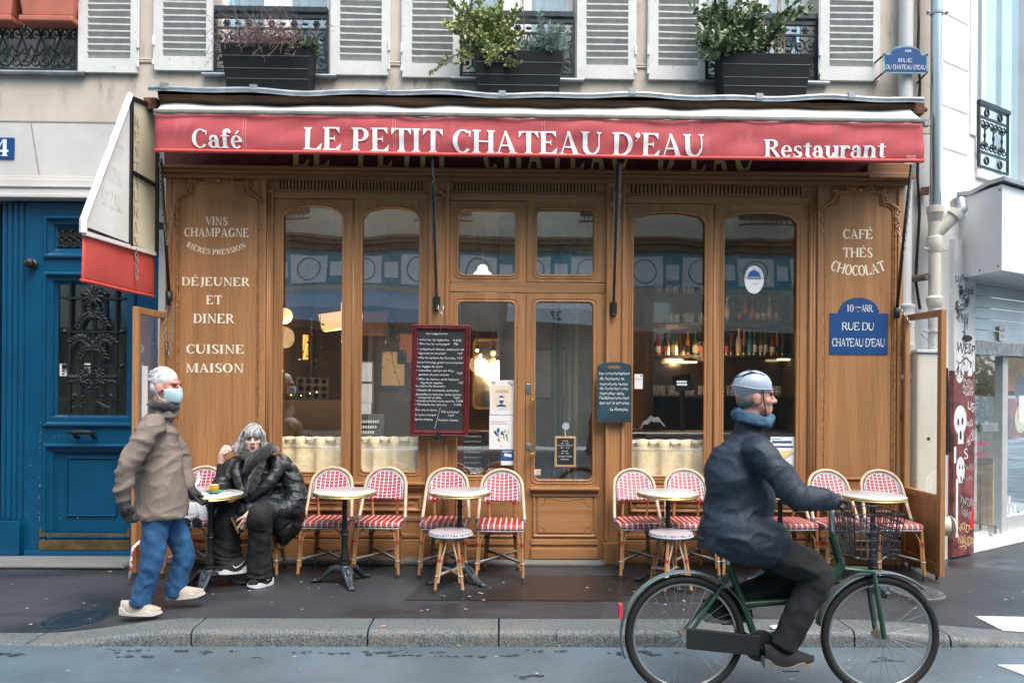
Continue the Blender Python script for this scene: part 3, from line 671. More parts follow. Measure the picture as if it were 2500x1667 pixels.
for k in range(40, 112):
    px, py = (rr.gauss(104,1.0), rr.uniform(930,1330)) if k < 70 else (rr.uniform(104,330), rr.choice((1040,1066,1088,1262,1306))+rr.gauss(0,2)) if k < 100 else (rr.uniform(66,104), rr.uniform(1050,1330))
    s = rr.uniform(.0015,.004); m.add([(q(px)+s*rr.uniform(.4,1)*math.cos(t), y0-(.0345 if k < 100 and py > 1000 and k >= 70 else .033 if k < 70 else .0008), zz(py)+s*rr.uniform(.5,2.2)*math.sin(t)) for t in np.linspace(0, 2*math.pi, 8)[:-1]], [tuple(range(7))])
o = m.build('paint_chips', M('bare_chip', (.40,.48,.52), .8), door); o['kind'] = 'stuff'
st = MB(); st.prism([(xL,0),(at(325,1390,7).x,0),(at(325,1390,7).x-.02,.028),(xL,.028)], 6.82, YD-.05)
st.build('door_step', STONEG, bld, bevel=.01)
# ================================================================== SHOPFRONT
shop = thing('cafe_shopfront', 'varnished oak café shopfront with carved panels, arched windows and cream lettering', 'shopfront', (0, YF, 0))
sx = lambda p, Y=YF, py=800: at(p, py, Y).x
def szp(p, px=1250, Y=YF): return at(px, p, Y).z
def beam(x0, x1, z0, z1, y0, y1, name, mat=WOODX, bevel=.004, par=None):
    m = MB(); m.box(x0, x1, y0, y1, z0, z1); return m.build(name, mat, par or shop, bevel=bevel)
XA, XB = sx(408), sx(2198)
# fascia with art-nouveau gilt lettering, cornice, soffit
zf0, zf1 = szp(428), szp(268)
F_ = MB(); F_.box(XA, XB-.02, 7.03, 7.10, zf0, zf1); fas = F_.build('fascia', FASCIA, shop, bevel=.004)
Gd = MB(); zb = szp(414, 1250, 7.03)
put_text(Gd, Face(.27,.13,.09,.07), "LE", (sx(757,7.03), 7.03, at(757,413,7.03).z), X, Z, .30, wd=sx(805,7.03)-sx(708,7.03), sp=.12); Gd.build('gilt_lettering', GOLD, fas)
for (s, pa, pb, py) in (("PETIT", 868, 1096, 416), ("CHATEAU", 1176, 1534, 420), ("D'EAU", 1600, 1838, 425)):
    Gd = MB(); put_text(Gd, Face(.27,.13,.09,.07), s, (sx((pa+pb)/2,7.03), 7.03, at((pa+pb)/2, py, 7.03).z), X, Z, .30, wd=sx(pb,7.03)-sx(pa,7.03), sp=.2); Gd.build('gilt_lettering', GOLD, fas)
m = MB()
for k, (dy, z0, z1) in enumerate(((.10,-.012,.012),(.06,-.04,-.0125),(.02,-.075,-.0405))): m.box(XA-.01, XB+.01, 7.03-dy, 7.098, zf0+z0, zf0+z1)
m.build('fascia_moulding', WOODD, shop, bevel=.005)
xr = sx(2110, 7.0); m = MB(); m.box(xr, XB+.02, 6.96, 7.02, szp(430), szp(400)); m.box(xr, XB+.03, 6.93, 7.03, szp(432)-.02, szp(430)); m.build('bracket_block', WOODD, shop, bevel=.006)
# zinc topped cornice
zc = szp(226, 1250, 6.78); zcA, zcB = at(365, 222, 6.78), at(2252, 242, 6.78)
m = MB(); N = 60
def cpath(u): 
    return zcA.x + (zcB.x-zcA.x)*u, (zcA.z+zcB.z)/2 + .010*math.sin(u*23) + .008*math.sin(u*51+1)
m.tube([(cpath(i/N)[0], 6.765, cpath(i/N)[1]) for i in range(N+1)], .021, 8)
m.grid(lambda u, v: (cpath(u)[0], 6.765+v*.46, cpath(u)[1]+.012+.05*v), N, 1)
m.grid(lambda u, v: (cpath(u)[0], 6.752, cpath(u)[1]-.03*v), N, 1)
for u in (.02,.134,.30,.452,.62,.785,.905): x, z = cpath(u); m.box(x-.03,x+.03,6.738,6.79,z-.012,z+.034)
m.build('zinc_flashing', ZINC, shop, smooth=50)
m = MB(); xa, xb = zcA.x+.06, zcB.x-.06; z = (zcA.z+zcB.z)/2
prof = [(6.80,-.03),(6.81,-.06),(6.86,-.085),(6.90,-.10),(6.92,-.15),(6.97,-.17),(6.98,-.22),(7.05,-.24),(7.05,.03),(6.80,.0)]
m.add([(x, y, z+dz) for x in (xa, xb) for (y, dz) in prof], [(i, i+1, 11+i, 10+i) for i in range(9)] + [tuple(range(10)), tuple(range(19, 9, -1))])
m.build('cornice', RUST, shop, smooth=25)
# side panels -----------------------------------------------------------
def carve_frame(m, x0, x1, z0, z1, y, px_open=.0):
    """beaded frame with stepped upper corners, shell crest and corner scrolls"""
    r = .11; zt_ = z1
    path = [(x0,z0),(x0,z1-r*1.25)] + [(x0+r*(1-math.cos(t)), z1-r*1.25+r*math.sin(t)*1.25) for t in np.linspace(0, math.pi/2, 6)[1:]]
    path = [(x0,z0),(x0,z1-r*1.5)] + [(x0+r-r*math.cos(t)*1.0, z1-r*1.5+ r*.6*math.sin(t)) for t in np.linspace(.3, math.pi/2, 5)] + [(x0+r+.015, z1-.02), (x0+r+.05, z1)]
    full = path + [(x1+x0-p[0], p[1]) for p in reversed(path)]
    m.tube([(p[0], y, p[1]) for p in full], .013, 8); m.tube([(p[0]+(.02 if p[0] < (x0+x1)/2 else -.02), y, p[1]-.018) for p in full], .007, 6)
    m.tube([(x0,y,z0),(x1,y,z0)], .013, 8)
    xc = (x0+x1)/2
    for k in range(9):
        an = math.pi*(k+.5)/9; R_ = .062*(1+.35*math.sin(an)); m.ball((xc+R_*math.cos(an)*.9, y-.012, z1+.012+R_*math.sin(an)), (.034,.013,.011), 8, 6, Matrix.Rotation(-an, 3, 'Y'))
    m.ball((xc,y-.02,z1+.015), (.028,.02,.022), 10, 7)
    for sg in (-1, 1):
        m.tube(spiral((xc+sg*.055,y-.015,z1+.005), .028, math.pi/2, 1.3, -sg), .009, 6)
        m.tube([(xc+sg*(.07+.02*t), y-.008, z1+.05*math.cos(t*.5)*math.exp(-t*.14)+.004) for t in range(9)], [.014-.0011*t for t in range(9)], 6)
        xe = x0+r if sg < 0 else x1-r
        for k in range(4): m.ball((xe-sg*(.045+.042*k), y-.008, z1+.006), (.019,.014,.017-.002*k), 8, 6)
        m.ball((xe-sg*.0, y-.01, z1+.01), (.03,.018,.028), 8, 6); m.tube(spiral((xe+sg*.02,y-.01,z1-.005), .03, math.pi/2, 1.2, sg), .008, 6)
        xo = x0 if sg < 0 else x1
        m.tube([(xe, y-.004, z1-.02),(xe+sg*.03,y-.004,z1-.085),(xe+sg*.08,y-.004,z1-.12),(xo+sg*.01,y-.004,z1-.15)], [.016,.013,.012,.02], 6)
        for k in range(11):
            m.ball((xo+sg*(.012+.016*math.sin(k*1.7)), y-.008, z1-.15-.024*k), (.019-.0006*k,.014,.022), 7, 5)
def side_panel(pa, pb, ptop, pin0, pin1, pintop, lowz, name):
    xa, xb = sx(pa), sx(pb); zt_ = szp(ptop, (pa+pb)/2); yp = YF-.05
    m = MB(); m.box(xa, xb, yp+.02, YF+.05, .0, zt_)
    m.box(xa, xa+.05, yp, yp+.03, .14, zt_); m.box(xb-.05, xb, yp, yp+.03, .14, zt_)
    po = m.build(name, WOOD, shop, bevel=.005)
    c = MB(); x0, x1, z0, z1 = sx(pin0, yp), sx(pin1, yp), szp(1163), szp(pintop, (pa+pb)/2); carve_frame(c, x0, x1, z0, z1, yp+.014); c.build('carving', CARVE, po, smooth=50)
    l = MB(); zl_ = szp(lowz)
    l.prism([(yp-.05,zl_),(yp-.05,zl_-.02),(yp-.02,zl_-.045),(yp+.015,zl_-.05),(yp+.015,zl_+.012),(yp-.03,zl_+.012)], 0, 1)
    l.v = [(xa+.02+(xb-xa-.04)*v[1], v[0], v[2]) for v in l.v]
    for (a, b, dy) in ((.36,.41,.012),(.20,.255,.02),(0,.16,.035)): l.box(xa-.005, xb+.005, yp+.02-dy, yp+.03, a, b)
    l.mould(xa+.07, xb-.07, .45, zl_-.09, [(0,yp+.018),(.01,yp+.004),(.022,yp+.004),(.035,yp+.018)])
    l.build('plinth', WOODX, po, bevel=.004)
    return po, yp+.02
pl_, yl = side_panel(408, 652, 418, 430, 632, 448, 1178, 'side_panel')
pr_, yr = side_panel(1990, 2198, 440, 2010, 2186, 470, 1190, 'side_panel')
t = MB()
def line(face, s, pa, pb, ptop, pbot, curve=None, sp=.03, y=yl):
    cxp = (pa+pb)/2; x0, x1 = sx(pa, y), sx(pb, y); z0, z1 = at(cxp, pbot, y).z, at(cxp, ptop, y).z
    put_text(t, face, s, ((x0+x1)/2, y, z0), X, Z, z1-z0, wd=x1-x0, sp=sp, curve=curve, lift=.0015)
cur = lambda R_: (lambda u: (R_-math.sqrt(R_*R_-u*u), math.asin(u/R_)))
PAL = Face(.23,.08,.07,.05)
line(PAL,'VINS',500,555,530,550); line(PAL,'CHAMPAGNE',448,607,557,578); line(PAL,'BIÈRES PRESSION',452,602,609,622,cur(.52))
line(PAL,'DÉJEUNER',443,610,677,698); line(PAL,'ET',503,542,721,743); line(PAL,'DINER',472,573,766,789); line(PAL,'CUISINE',455,598,841,863); line(PAL,'MAISON',454,597,887,909)
t.build('lettering', CREAM, pl_)
t = MB(); PAL2 = Face(.22,.09,.05,.05)
line(PAL2,'CAFÉ',2056,2130,560,583,y=yr); line(PAL2,'THÉS',2056,2130,605,628,y=yr); line(PAL2,'CHOCOLAT',2024,2164,648,673,cur(.62),y=yr)
t.build('lettering', CREAM, pr_)
# painted blue street plate on the right panel
x0, x1 = sx(2025, yr), sx(2167, yr); z0, zsh, ztp = szp(865,2096,yr), szp(765,2096,yr), szp(727,2096,yr)
xa, xb = sx(2047,yr), sx(2145,yr); xc = (x0+x1)/2
pts = [(x0,z0),(x1,z0),(x1,zsh),(xb,zsh),(xb,zsh+.03)] + [(xc+(xb-xc-.012)*math.cos(a), zsh+.03+(ztp-zsh-.03)*math.sin(a)) for a in np.linspace(.12, math.pi-.12, 16)] + [(xa,zsh+.03),(xa,zsh),(x0,zsh)]
m = MB(); m.prism(pts, yr-.007, yr-.0005); sg_ = tag(m.build('street_sign', ENAMELP), 'flat blue painted street plate with rounded top on the right oak panel under CHOCOLAT', 'street sign')
t = MB(); yy = yr-.007; NAR = Face(.15,.075,.02,.02)
def sline(s, pa, pb, pt, pb_, face=NAR): put_text(t, face, s, ((sx(pa,yy)+sx(pb,yy))/2, yy, szp(pb_,2096,yy)), X, Z, szp(pt,2096,yy)-szp(pb_,2096,yy), wd=sx(pb,yy)-sx(pa,yy), lift=.001)
sline('10',2066,2084,744,761); sline('ARR.',2103,2132,744,761); sline('RUE DU',2056,2135,787,806); sline("CHATEAU D'EAU",2032,2161,826,846)
put_sans(t, 'me', ((sx(2088,yy)+sx(2102,yy))/2, yy, szp(752,2096,yy)), X, Z, .02, wd=sx(2102,yy)-sx(2088,yy), lift=.001); t.lathe([(.004,0),(.004,.001)], (sx(2094,yy), yy-.002, szp(761,2096,yy)), 8, 'y')
t.build('lettering', WHITEE, sg_)
# pilasters ---------------------------------------------------------------
for (pa, pb, ptop) in ((1047,1096,425),(1478,1524,436)):
    xa, xb = sx(pa), sx(pb); zt_ = szp(ptop, pa); m = MB(); w_ = xb-xa
    m.box(xa, xb, YF-.04, YF+.06, .18, zt_-.02); m.box(xa, xa+.03, YF-.06, YF-.039, .2, zt_-.03); m.box(xb-.03, xb, YF-.06, YF-.039, .2, zt_-.03); m.box(xa-.012, xb+.012, YF-.085, YF+.05, 0, .19)
    po = m.build('pilaster', WOOD, shop, bevel=.006)
    c = MB(); xc = (xa+xb)/2
    for k in range(26): c.ball((xc+random.uniform(-.05,.05), YF-.048, zt_-.05-random.uniform(0,.22)*1.0), (random.uniform(.012,.028),.014,random.uniform(.012,.03)), 7, 5)
    for sg in (-1,1): c.tube(spiral((xc+sg*.035,YF-.05,zt_-.07), .034, 0, 1.3, sg), .009, 6); c.tube(spiral((xc+sg*.025,YF-.05,zt_-.19), .028, 0, 1.2, -sg), .008, 6)
    c.tube([(xc,YF-.05,zt_-.27),(xc,YF-.045,zt_-.46)], [.022,.004], 6); c.build('capital', CARVE, po, smooth=50)
# bays: head rail, vent grille, sash frames ---------------------------------
def opening(pts_in, x0, x1, z0, z1, yf, yb, m):
    xc, zc_ = (x0+x1)/2, (z0+z1)/2
    ang = sorted(set([round(math.atan2(z-zc_, x-xc), 5) for (x, z) in pts_in] + [round(math.atan2(z-zc_, x-xc), 5) for x in (x0, x1) for z in (z0, z1)]))
    pa = [(math.atan2(z-zc_, x-xc), x, z) for (x, z) in pts_in]; pa.sort()
    pa = [(pa[-1][0]-2*math.pi, *pa[-1][1:])] + pa + [(pa[0][0]+2*math.pi, *pa[0][1:])]
    I, O = [], []
    for a in ang:
        for k in range(len(pa)-1):
            if pa[k][0]-1e-4 <= a <= pa[k+1][0]+1e-4:
                # intersect the ray at this angle with the edge between the two contour points
                d = (math.cos(a), math.sin(a)); p, r_ = pa[k], pa[k+1]; ex, ez = r_[1]-p[1], r_[2]-p[2]
                den = d[0]*ez-d[1]*ex; t_ = ((p[1]-xc)*ez-(p[2]-zc_)*ex)/den if abs(den) > 1e-9 else math.hypot(p[1]-xc, p[2]-zc_)
                I.append((xc+d[0]*t_, zc_+d[1]*t_)); break
        c, s_ = math.cos(a), math.sin(a)
        tt = min(((x1-xc)/abs(c) if abs(c) > 1e-6 else 1e9), ((z1-zc_)/abs(s_) if abs(s_) > 1e-6 else 1e9)); O.append((xc+c*tt, zc_+s_*tt))
    n = len(I); vs = [(p[0], yf, p[1]) for p in O] + [(p[0], yf, p[1]) for p in I] + [(p[0], yb, p[1]) for p in I] + [(p[0], yb, p[1]) for p in O]
    fs = []
    for i in range(n):
        j = (i+1) % n; fs += [(i, j, n+j, n+i), (n+i, n+j, 2*n+j, 2*n+i), (3*n+j, 3*n+i, 2*n+i, 2*n+j), (j, i, 3*n+i, 3*n+j)]
    m.add(vs, fs); return I
def contour(x0, x1, z0, z1, arch, r):
    """rounded lower corners, top either a segmental arch with rounded shoulders or round corners"""
    ps = []
    for (cx, cz, a0) in ((x1-r, z0+r, -90), ):
        ps += [(cx+r*math.cos(rad(a0+90*i/5)), cz+r*math.sin(rad(a0+90*i/5))) for i in range(6)]
    ps += [(x1, z0+(z1-z0)*t) for t in (.3,.6,.85)]
    zs_ = z1-arch; r2 = min(r, .045)
    if arch > 0:
        ps += [(x1, zs_-r2)] + [(x1-r2+r2*math.cos(rad(60*i/4)), zs_-r2+r2*math.sin(rad(60*i/4))*1.1) for i in range(1, 5)]
        w_ = (x1-x0)/2-r2*.5; xc = (x0+x1)/2; ps += [(xc+w_*math.cos(t), zs_-r2*.05+(z1-zs_+r2*.05)*math.sin(t)) for t in np.linspace(.12, math.pi-.12, 17)]
        ps += [(x0+r2-r2*math.cos(rad(60*i/4)), zs_-r2+r2*math.sin(rad(60*i/4))*1.1) for i in range(4, 0, -1)] + [(x0, zs_-r2)]
    else:
        ps += [(x1-r+r*math.cos(rad(90*i/5)), z1-r+r*math.sin(rad(90*i/5))) for i in range(6)] + [(x0+(x1-x0)*t, z1) for t in (.6,.4)]
        ps += [(x0+r+r*math.cos(rad(90+90*i/5)), z1-r+r*math.sin(rad(90+90*i/5))) for i in range(6)]
    ps += [(x0, z0+(z1-z0)*t) for t in (.85,.6,.3)]
    ps += [(x0+r+r*math.cos(rad(180+90*i/5)), z0+r+r*math.sin(rad(180+90*i/5))) for i in range(6)]
    ps += [(x0+(x1-x0)*t, z0) for t in (.35,.65)]
    return ps
def leaf(fx0, fx1, fz0, fz1, ix0, ix1, iz0, iz1, arch, r, name, yf=YF, pane='pane'):
    gm = GLASSR if ix0 > 1.0 and arch else GLASS
    m = MB(); I = opening(contour(ix0, ix1, iz0, iz1, arch, r), fx0, fx1, fz0, fz1, yf, yf+.06, m)
    fr = m.build(name, WOOD, shop, bevel=.003)
    b = MB(); cx, cz_ = (ix0+ix1)/2, (iz0+iz1)/2
    b.tube([(p[0]+(.004 if p[0] < cx else -.004), yf+.004, p[1]+(.004 if p[1] < cz_ else -.004)) for p in I], .011, 8, closed=True)
    b.tube([(p[0]+(-.020 if p[0] < cx else .020), yf-.002, p[1]+(-.020 if p[1] < cz_ else .020)) for p in I], .005, 6, closed=True)
    b.build('glazing_bead', WOOD, fr, smooth=True)
    g_ = MB(); g_.box(ix0-.02, ix1+.02, yf+.034, yf+.040, iz0-.02, iz1+.02); g_.build(pane, gm, fr)
    return fr
def vent(pa, pb, pt, pb_, n, slotw):
    xa, xb = sx(pa), sx(pb); pc = (pa+pb)/2; z1, z0 = szp(pt, pc), szp(pb_, pc); m = MB(); yv = YF+.005
    m.box(xa-.05, xb+.05, yv, yv+.03, z1, z1+.045); m.box(xa-.05, xb+.05, yv, yv+.03, z0-.045, z0); p = (xb-xa)/n
    m.box(xa-.05, xa, yv, yv+.03, z0, z1); m.box(xb-p*(1-slotw), xb+.05, yv, yv+.03, z0, z1)
    for i in range(n-1): m.box(xa+p*i+p*slotw, xa+p*(i+1), yv, yv+.03, z0, z1)
    m.mould(xa-.05, xb+.05, z0-.04, z1+.04, [(-.004,yv+.002),(0,yv-.012),(.01,yv-.012),(.02,yv+.002)])
    vg = m.build('vent_grille', WOODX, shop)
    d = MB(); d.box(xa-.02, xb+.02, yv+.05, yv+.055, z0-.02, z1+.02); d.build('slot_backing', DARK, vg)
def bay(pa, pb, prail0, prail1):                                   # top zone above the sashes
    xa, xb = sx(pa), sx(pb); pc = (pa+pb)/2
    beam(xa, xb, szp(prail1, pc), szp(prail0, pc), YF-.012, YF+.06, 'head_rail')
for (pa, pb, v0, v1, vt, vb, n, r0, r1) in ((652,1047,680,1034,442,464,42,470,486),(1096,1478,1106,1457,446,468,42,474,491),(1524,1990,1538,1960,452,474,43,481,498)):
    xa, xb = sx(pa), sx(pb); pc = (pa+pb)/2
    vent(v0, v1, vt, vb, n, .42); bay(pa, pb, r0, r1)
    beam(xa, xb, szp(vt, pc)+.046, zf0-.06, YF-.02, YF+.05, 'head_rail')
    m = MB(); zA, zB = szp(r0, pc), szp(vt, pc)+.046
    m.box(xa, sx(v0)-.051, YF, YF+.05, zA, zB); m.box(sx(v1)+.051, xb, YF, YF+.05, zA, zB); m.box(sx(v0)-.051, sx(v1)+.051, YF+.004, YF+.04, zA, szp(vb,pc)-.045) if szp(vb,pc)-.045 > zA else None
    m.build('head_block', WOODX, shop)
zb_ = szp(1176)
def win(fa, fb, ia, ib, ftop, itop, ibot, arch, fbot=1178):
    pc = (ia+ib)/2; return leaf(sx(fa), sx(fb), szp(fbot), szp(ftop, pc), sx(ia), sx(ib), szp(ibot, pc), szp(itop, pc), arch, .05, 'window')
w1 = win(668, 861, 687, 838, 486.5, 499, 1154, .075); w2 = win(861.8, 1047, 880, 1026, 487, 503, 1154, .075)
w3 = win(1524, 1742.5, 1542, 1723, 498, 515, 1164, .07); w4 = win(1743.5, 1972, 1764, 1948, 499, 517, 1164, .07)
for (q1, q2) in ((861.4,487),(1743,499)): m = MB(); m.tube([(sx(q1), YF-.002, szp(1178)), (sx(q1), YF-.002, szp(q2))], .010, 8); m.build('meeting_bead', WOOD, shop, smooth=True)
beam(sx(652), sx(668)-.001, .0, szp(470), YF-.03, YF+.05, 'post', WOOD); beam(sx(1972)+.001, sx(1990)-.001, 0, szp(482), YF-.03, YF+.05, 'post', WOOD)
for px in (655,660,1976,1983): m = MB(); m.tube([(sx(px), YF-.03, .2),(sx(px), YF-.03, szp(480))], .009, 8); m.build('post_bead', WOOD, shop, smooth=True)
# panels under the windows
def lower(pa, pb, ledge, label='stall_riser'):
    xa, xb = sx(pa), sx(pb); zl_ = szp(ledge); m = MB(); m.box(xa, xb, YF+.012, YF+.07, 0.0, szp(1178)-.001)
    m.box(xa+.02, xb-.02, YF-.05, YF+.02, zl_-.02, zl_+.004); m.box(xa+.03, xb-.03, YF-.03, YF+.02, zl_-.05, zl_-.021); m.box(xa+.035, xb-.035, YF-.01, YF+.02, zl_-.075, zl_-.051)
    m.mould(xa+.05, xb-.05, .44, zl_-.12, [(0,YF+.012),(.012,YF-.006),(.025,YF-.006),(.04,YF+.012)])
    m.box(xa+.12, xb-.12, YF+.004, YF+.02, .52, zl_-.20)
    for (a, b, dy) in ((.36,.40,.008),(.215,.25,.016),(.06,.2,.022)): m.box(xa+.015, xb-.015, YF+.012-dy, YF+.03, a, b)
    m.box(xa+.001, xb-.001, YF-.02, YF+.03, 0, .06)
    ro = m.build(label, WOODX, shop, bevel=.005)
    c = MB(); z0, z1 = .53, zl_-.21
    for sg in (0, 1):
        X0 = xa+.13 if sg == 0 else xb-.13
        for zz_ in (z0, z1):
            c.tube([(X0+(1-2*sg)*.05*math.cos(t), YF+.003, zz_+(1 if zz_ == z0 else -1)*.05*math.sin(t)) for t in np.linspace(0, math.pi/2, 7)], .004, 6)
    c.build('corner_scroll', WOODX, ro)
lower(652, 861, 1177); lower(861.5, 1047, 1178); lower(1524, 1742.5, 1184); lower(1743, 1990, 1185)
# door bay: fixed transom lights, left fixed leaf, right door
for (fa, fb, ia, ib) in ((1096,1284,1114,1260),(1285.2,1478,1306,1452)):
    pc = (ia+ib)/2; leaf(sx(fa), sx(fb), szp(689, pc), szp(491.5, pc), sx(ia), sx(ib), szp(674, pc), szp(509, pc), 0, .055, 'transom_light')
beam(sx(1096), sx(1478), szp(714), szp(690), YF-.006, YF+.06, 'transom_rail')
def dleaf(fa, fb, ia, ib, ibot, name):
    pc = (ia+ib)/2; fr = leaf(sx(fa), sx(fb), .03, szp(715, pc), sx(ia), sx(ib), szp(ibot, pc), szp(734, pc), 0, .055, name)
    xa, xb = sx(fa)+.045, sx(fb)-.045; zl_ = szp(1188, pc); m = MB(); y = YF
    m.box(xa, xb, y-.055, y-.001, zl_-.025, zl_); m.box(xa+.008, xb-.008, y-.038, y-.001, zl_-.045, zl_-.0255); m.box(xa+.016, xb-.016, y-.02, y-.001, zl_-.085, zl_-.0455)
    xi, xj = xa+.02, xb-.02; zt_, zbm = szp(1203, pc), szp(1312, pc)
    m.mould(xi, xj, zbm, zt_, [(0,y-.001),(.008,y-.014),(.02,y-.014),(.032,y-.001)]); m.box(xi+.045, xj-.045, y-.012, y+.01, zbm+.04, zt_-.04)
    for (pt, pb_, dy) in ((1316,1329,.014),(1337,1367,.024)): m.box(xi-.01, xj+.01, y-dy, y-.001, max(.035, szp(pb_,pc)), szp(pt,pc))
    m.build('door_panel', WOODX, fr, bevel=.005)
    c = MB()
    for X0, sg in ((xi+.06,1),(xj-.06,-1)):
        for Z0, s2 in ((zbm+.055,1),(zt_-.055,-1)): c.tube([(X0+sg*.055*math.cos(t), y-.0125, Z0+s2*.055*math.sin(t)) for t in np.linspace(0, math.pi/2, 7)], .004, 6)
    c.tube([(xi+.06+(xj-xi-.12)*u, y-.0125, zt_-.055+.012*math.sin(u*9)) for u in np.linspace(.12,.88,14)], .004, 6); c.build('corner_scroll', CARVE, fr)
    return fr
dl = dleaf(1096, 1283.4, 1114, 1260, 1164, 'door'); dr = dleaf(1284.6, 1478, 1304, 1452, 1174, 'door')
m = MB(); xh = sx(1306); za, zb2 = szp(970), szp(1112)
m.cyl((xh,YF-.05,zb2),(xh,YF-.05,za),.012,n=14)
for z in (za-.02, zb2+.02): m.cyl((xh,YF-.05,z),(sx(1297),YF-.045,z),.009,n=10); m.lathe([(.016,0),(.016,.012),(.010,.05)], (sx(1296),YF-.052,z), 12, 'y')
m.build('door_handle', POLISHED, dr, smooth=40)
m = MB(); m.box(sx(1286),sx(1297),YF-.008,YF-.001,szp(960),szp(937)); m.build('key_plate', STEEL, dr, bevel=.002)
m = MB(); m.box(sx(1286),sx(1299),YF-.008,YF-.001,szp(1097),szp(1082)); m.lathe([(.008,0),(.008,.008)], (sx(1292),YF-.010,szp(1088)), 10, 'y'); m.build('lock', STEEL, dr, bevel=.002)
m = MB(); m.box(sx(1308),sx(1323),YF+.028,YF+.0325,szp(1160),szp(1146)); sk = tag(m.build('window_sticker', PAPER), 'small square no smoking sticker low on the right door glass', 'sticker')
m = MB(); c = at(1315.5,1153,YF+.028); m.tube([(c.x+.018*math.cos(t*.4), YF+.0265, c.z+.018*math.sin(t*.4)) for t in range(17)], .003, 5, flat=.3); m.bar((c.x-.012,YF+.0265,c.z+.012),(c.x+.012,YF+.0265,c.z-.012),.001,.005,(0,1,0)); m.build('print', REDINK, sk)
m = MB(); m.box(sx(1096)+.01, sx(1478)-.01, YF-.16, YF+.06, .001, .028); m.build('threshold', STONEG, shop, bevel=.006)
m = MB(); m.box(XA, sx(1096)-.02, YF-.14, YF+.04, .001, .045); m.build('step', STONEG, shop, bevel=.012)

# ================================================================== RED AWNING
aw = thing('awning', 'long retracted red awning lettered Café Restaurant above the shopfront', 'awning', (0, 6.6, 0))
YV = 6.56
A0, A1, B0, B1 = at(377,277,YV), at(2253,301,YV), at(378,371,YV-.01), at(2254,397,YV-.01)
v = MB()
def vp(u, w_):
    a, b = A0.lerp(A1, u), B0.lerp(B1, u); p = a.lerp(b, w_)
    s = .009*math.sin(u*41+1.3*math.sin(u*17)+w_*2)*(1-w_)*.9 + .0045*math.sin(u*97+w_*5)*(1-w_) + .006*math.sin(u*23-w_*7) + .005*math.sin(u*61+w_*9)*w_*(1-w_)*4
    p.y += s - .012*math.sin(w_*math.pi); p.z += .006*math.sin(u*60+1)*(1-w_)*.6
    if u < .012: p.y += .01*(1-u/.012)
    return p
v.grid(vp, 150, 8)
va = v.build('valance', REDC, aw, smooth=True, solid=.003)
h = MB(); h.tube([vp(i/80, 1)+Vector((0,-.003,.012)) for i in range(81)], .017, 8); h.build('hem', REDC2, va, smooth=True)
ux = (B1-B0).normalized(); uy = Vector((0,0,1)); t = MB()
def vline(face, s, pa, pb, pta, ptb, pba, pbb, sp=.03):
    """letters follow the slope of the cloth"""
    a, b = at(pa, pba, YV-.02), at(pb, pbb, YV-.02); d = (b-a); hgt = at(pa, pta, YV-.02).z - a.z
    put_text(t, face, s, (a+b)/2+Vector((0,-.004,0)), d.normalized(), uy, hgt, wd=d.length, sp=sp, lift=.004)
vline(BOLD, 'Café', 468, 594, 316, 318, 360, 362, .0)
vline(BOLD, 'LE PETIT CHATEAU D\'EAU', 741, 1722, 310, 327, 366, 384, .02)
vline(BOLD, 'Restaurant', 1865, 2163, 341, 345, 384, 385.5, .0)
yb_ = YV-.024
def conf(p):
    u = (p[0]-A0.x)/(A1.x-A0.x); zt_ = A0.z+(A1.z-A0.z)*u; zb_ = B0.z+(B1.z-B0.z)*u; return (p[0], vp(u, (zt_-p[2])/(zt_-zb_)).y-.005+(p[1]-yb_), p[2])
t.refine(.022); t.v = [conf(p) for p in t.v]
t.build('lettering', WLET, va)
t = MB()
for k in range(2): put_sans(t, ('GRANIOU STORES','01 47 07 06 06')[k], at(2224, 383+5*k, YV-.03), X, Z, .009, wd=.075, lift=.003)
t.build('maker_label', WLET, va)
s_ = MB()
for px in (594,956,1318,1679,2036):
    for d in (-3, 3):
        u = (px+d-377)/(2253-377); s_.tube([vp(u, w_)+Vector((0,-.0035,0)) for w_ in np.linspace(.04,.97,8)], .0014, 4)
s_.build('seam', M('pale_thread', (.62,.38,.38), .8), va)
c = MB(); T0, T1 = at(396, 252, 6.90), at(2212, 262, 6.90)
def cp(u, w_):
    p = A0.lerp(A1, u).lerp(T0.lerp(T1, u), w_); p.z -= .015*math.sin(math.pi*w_)
    p.z += (.007*math.sin(u*33+math.sin(u*19)*2) + .006*math.sin(u*70))*w_; p.y -= .01*math.sin(u*33)*w_; p.z += .028*(1-w_) ; return p
c.grid(cp, 120, 6); c.build('canopy', M('weathered_canopy', (.60,.62,.61), .75, var=.12, vs=4), aw, smooth=True, solid=.003)
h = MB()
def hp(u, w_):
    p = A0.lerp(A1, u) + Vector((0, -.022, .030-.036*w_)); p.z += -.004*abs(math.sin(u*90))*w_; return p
h.grid(hp, 160, 2); h.build('canopy_hem', SHADEHEM, aw, smooth=True, solid=.003)
b = MB(); b.cyl(A0+Vector((-.01,.025,0)), A1+Vector((.03,.025,0)), .018, n=10); b.box(A1.x+.01, A1.x+.06, YV-.01, YV+.05, A1.z-.02, A1.z+.03); b.build('front_bar', ZINC, aw)
for P in (at(372,256,6.9), at(2238,268,6.9)): b = MB(); b.box(P.x-.06,P.x+.05,6.86,7.0,P.z-.05,P.z+.05); b.cyl((P.x-.09,6.9,P.z),(P.x+.09,6.9,P.z),.02,n=10); b.build('wall_bracket', RUSTY, aw, bevel=.006)
arm = MB()
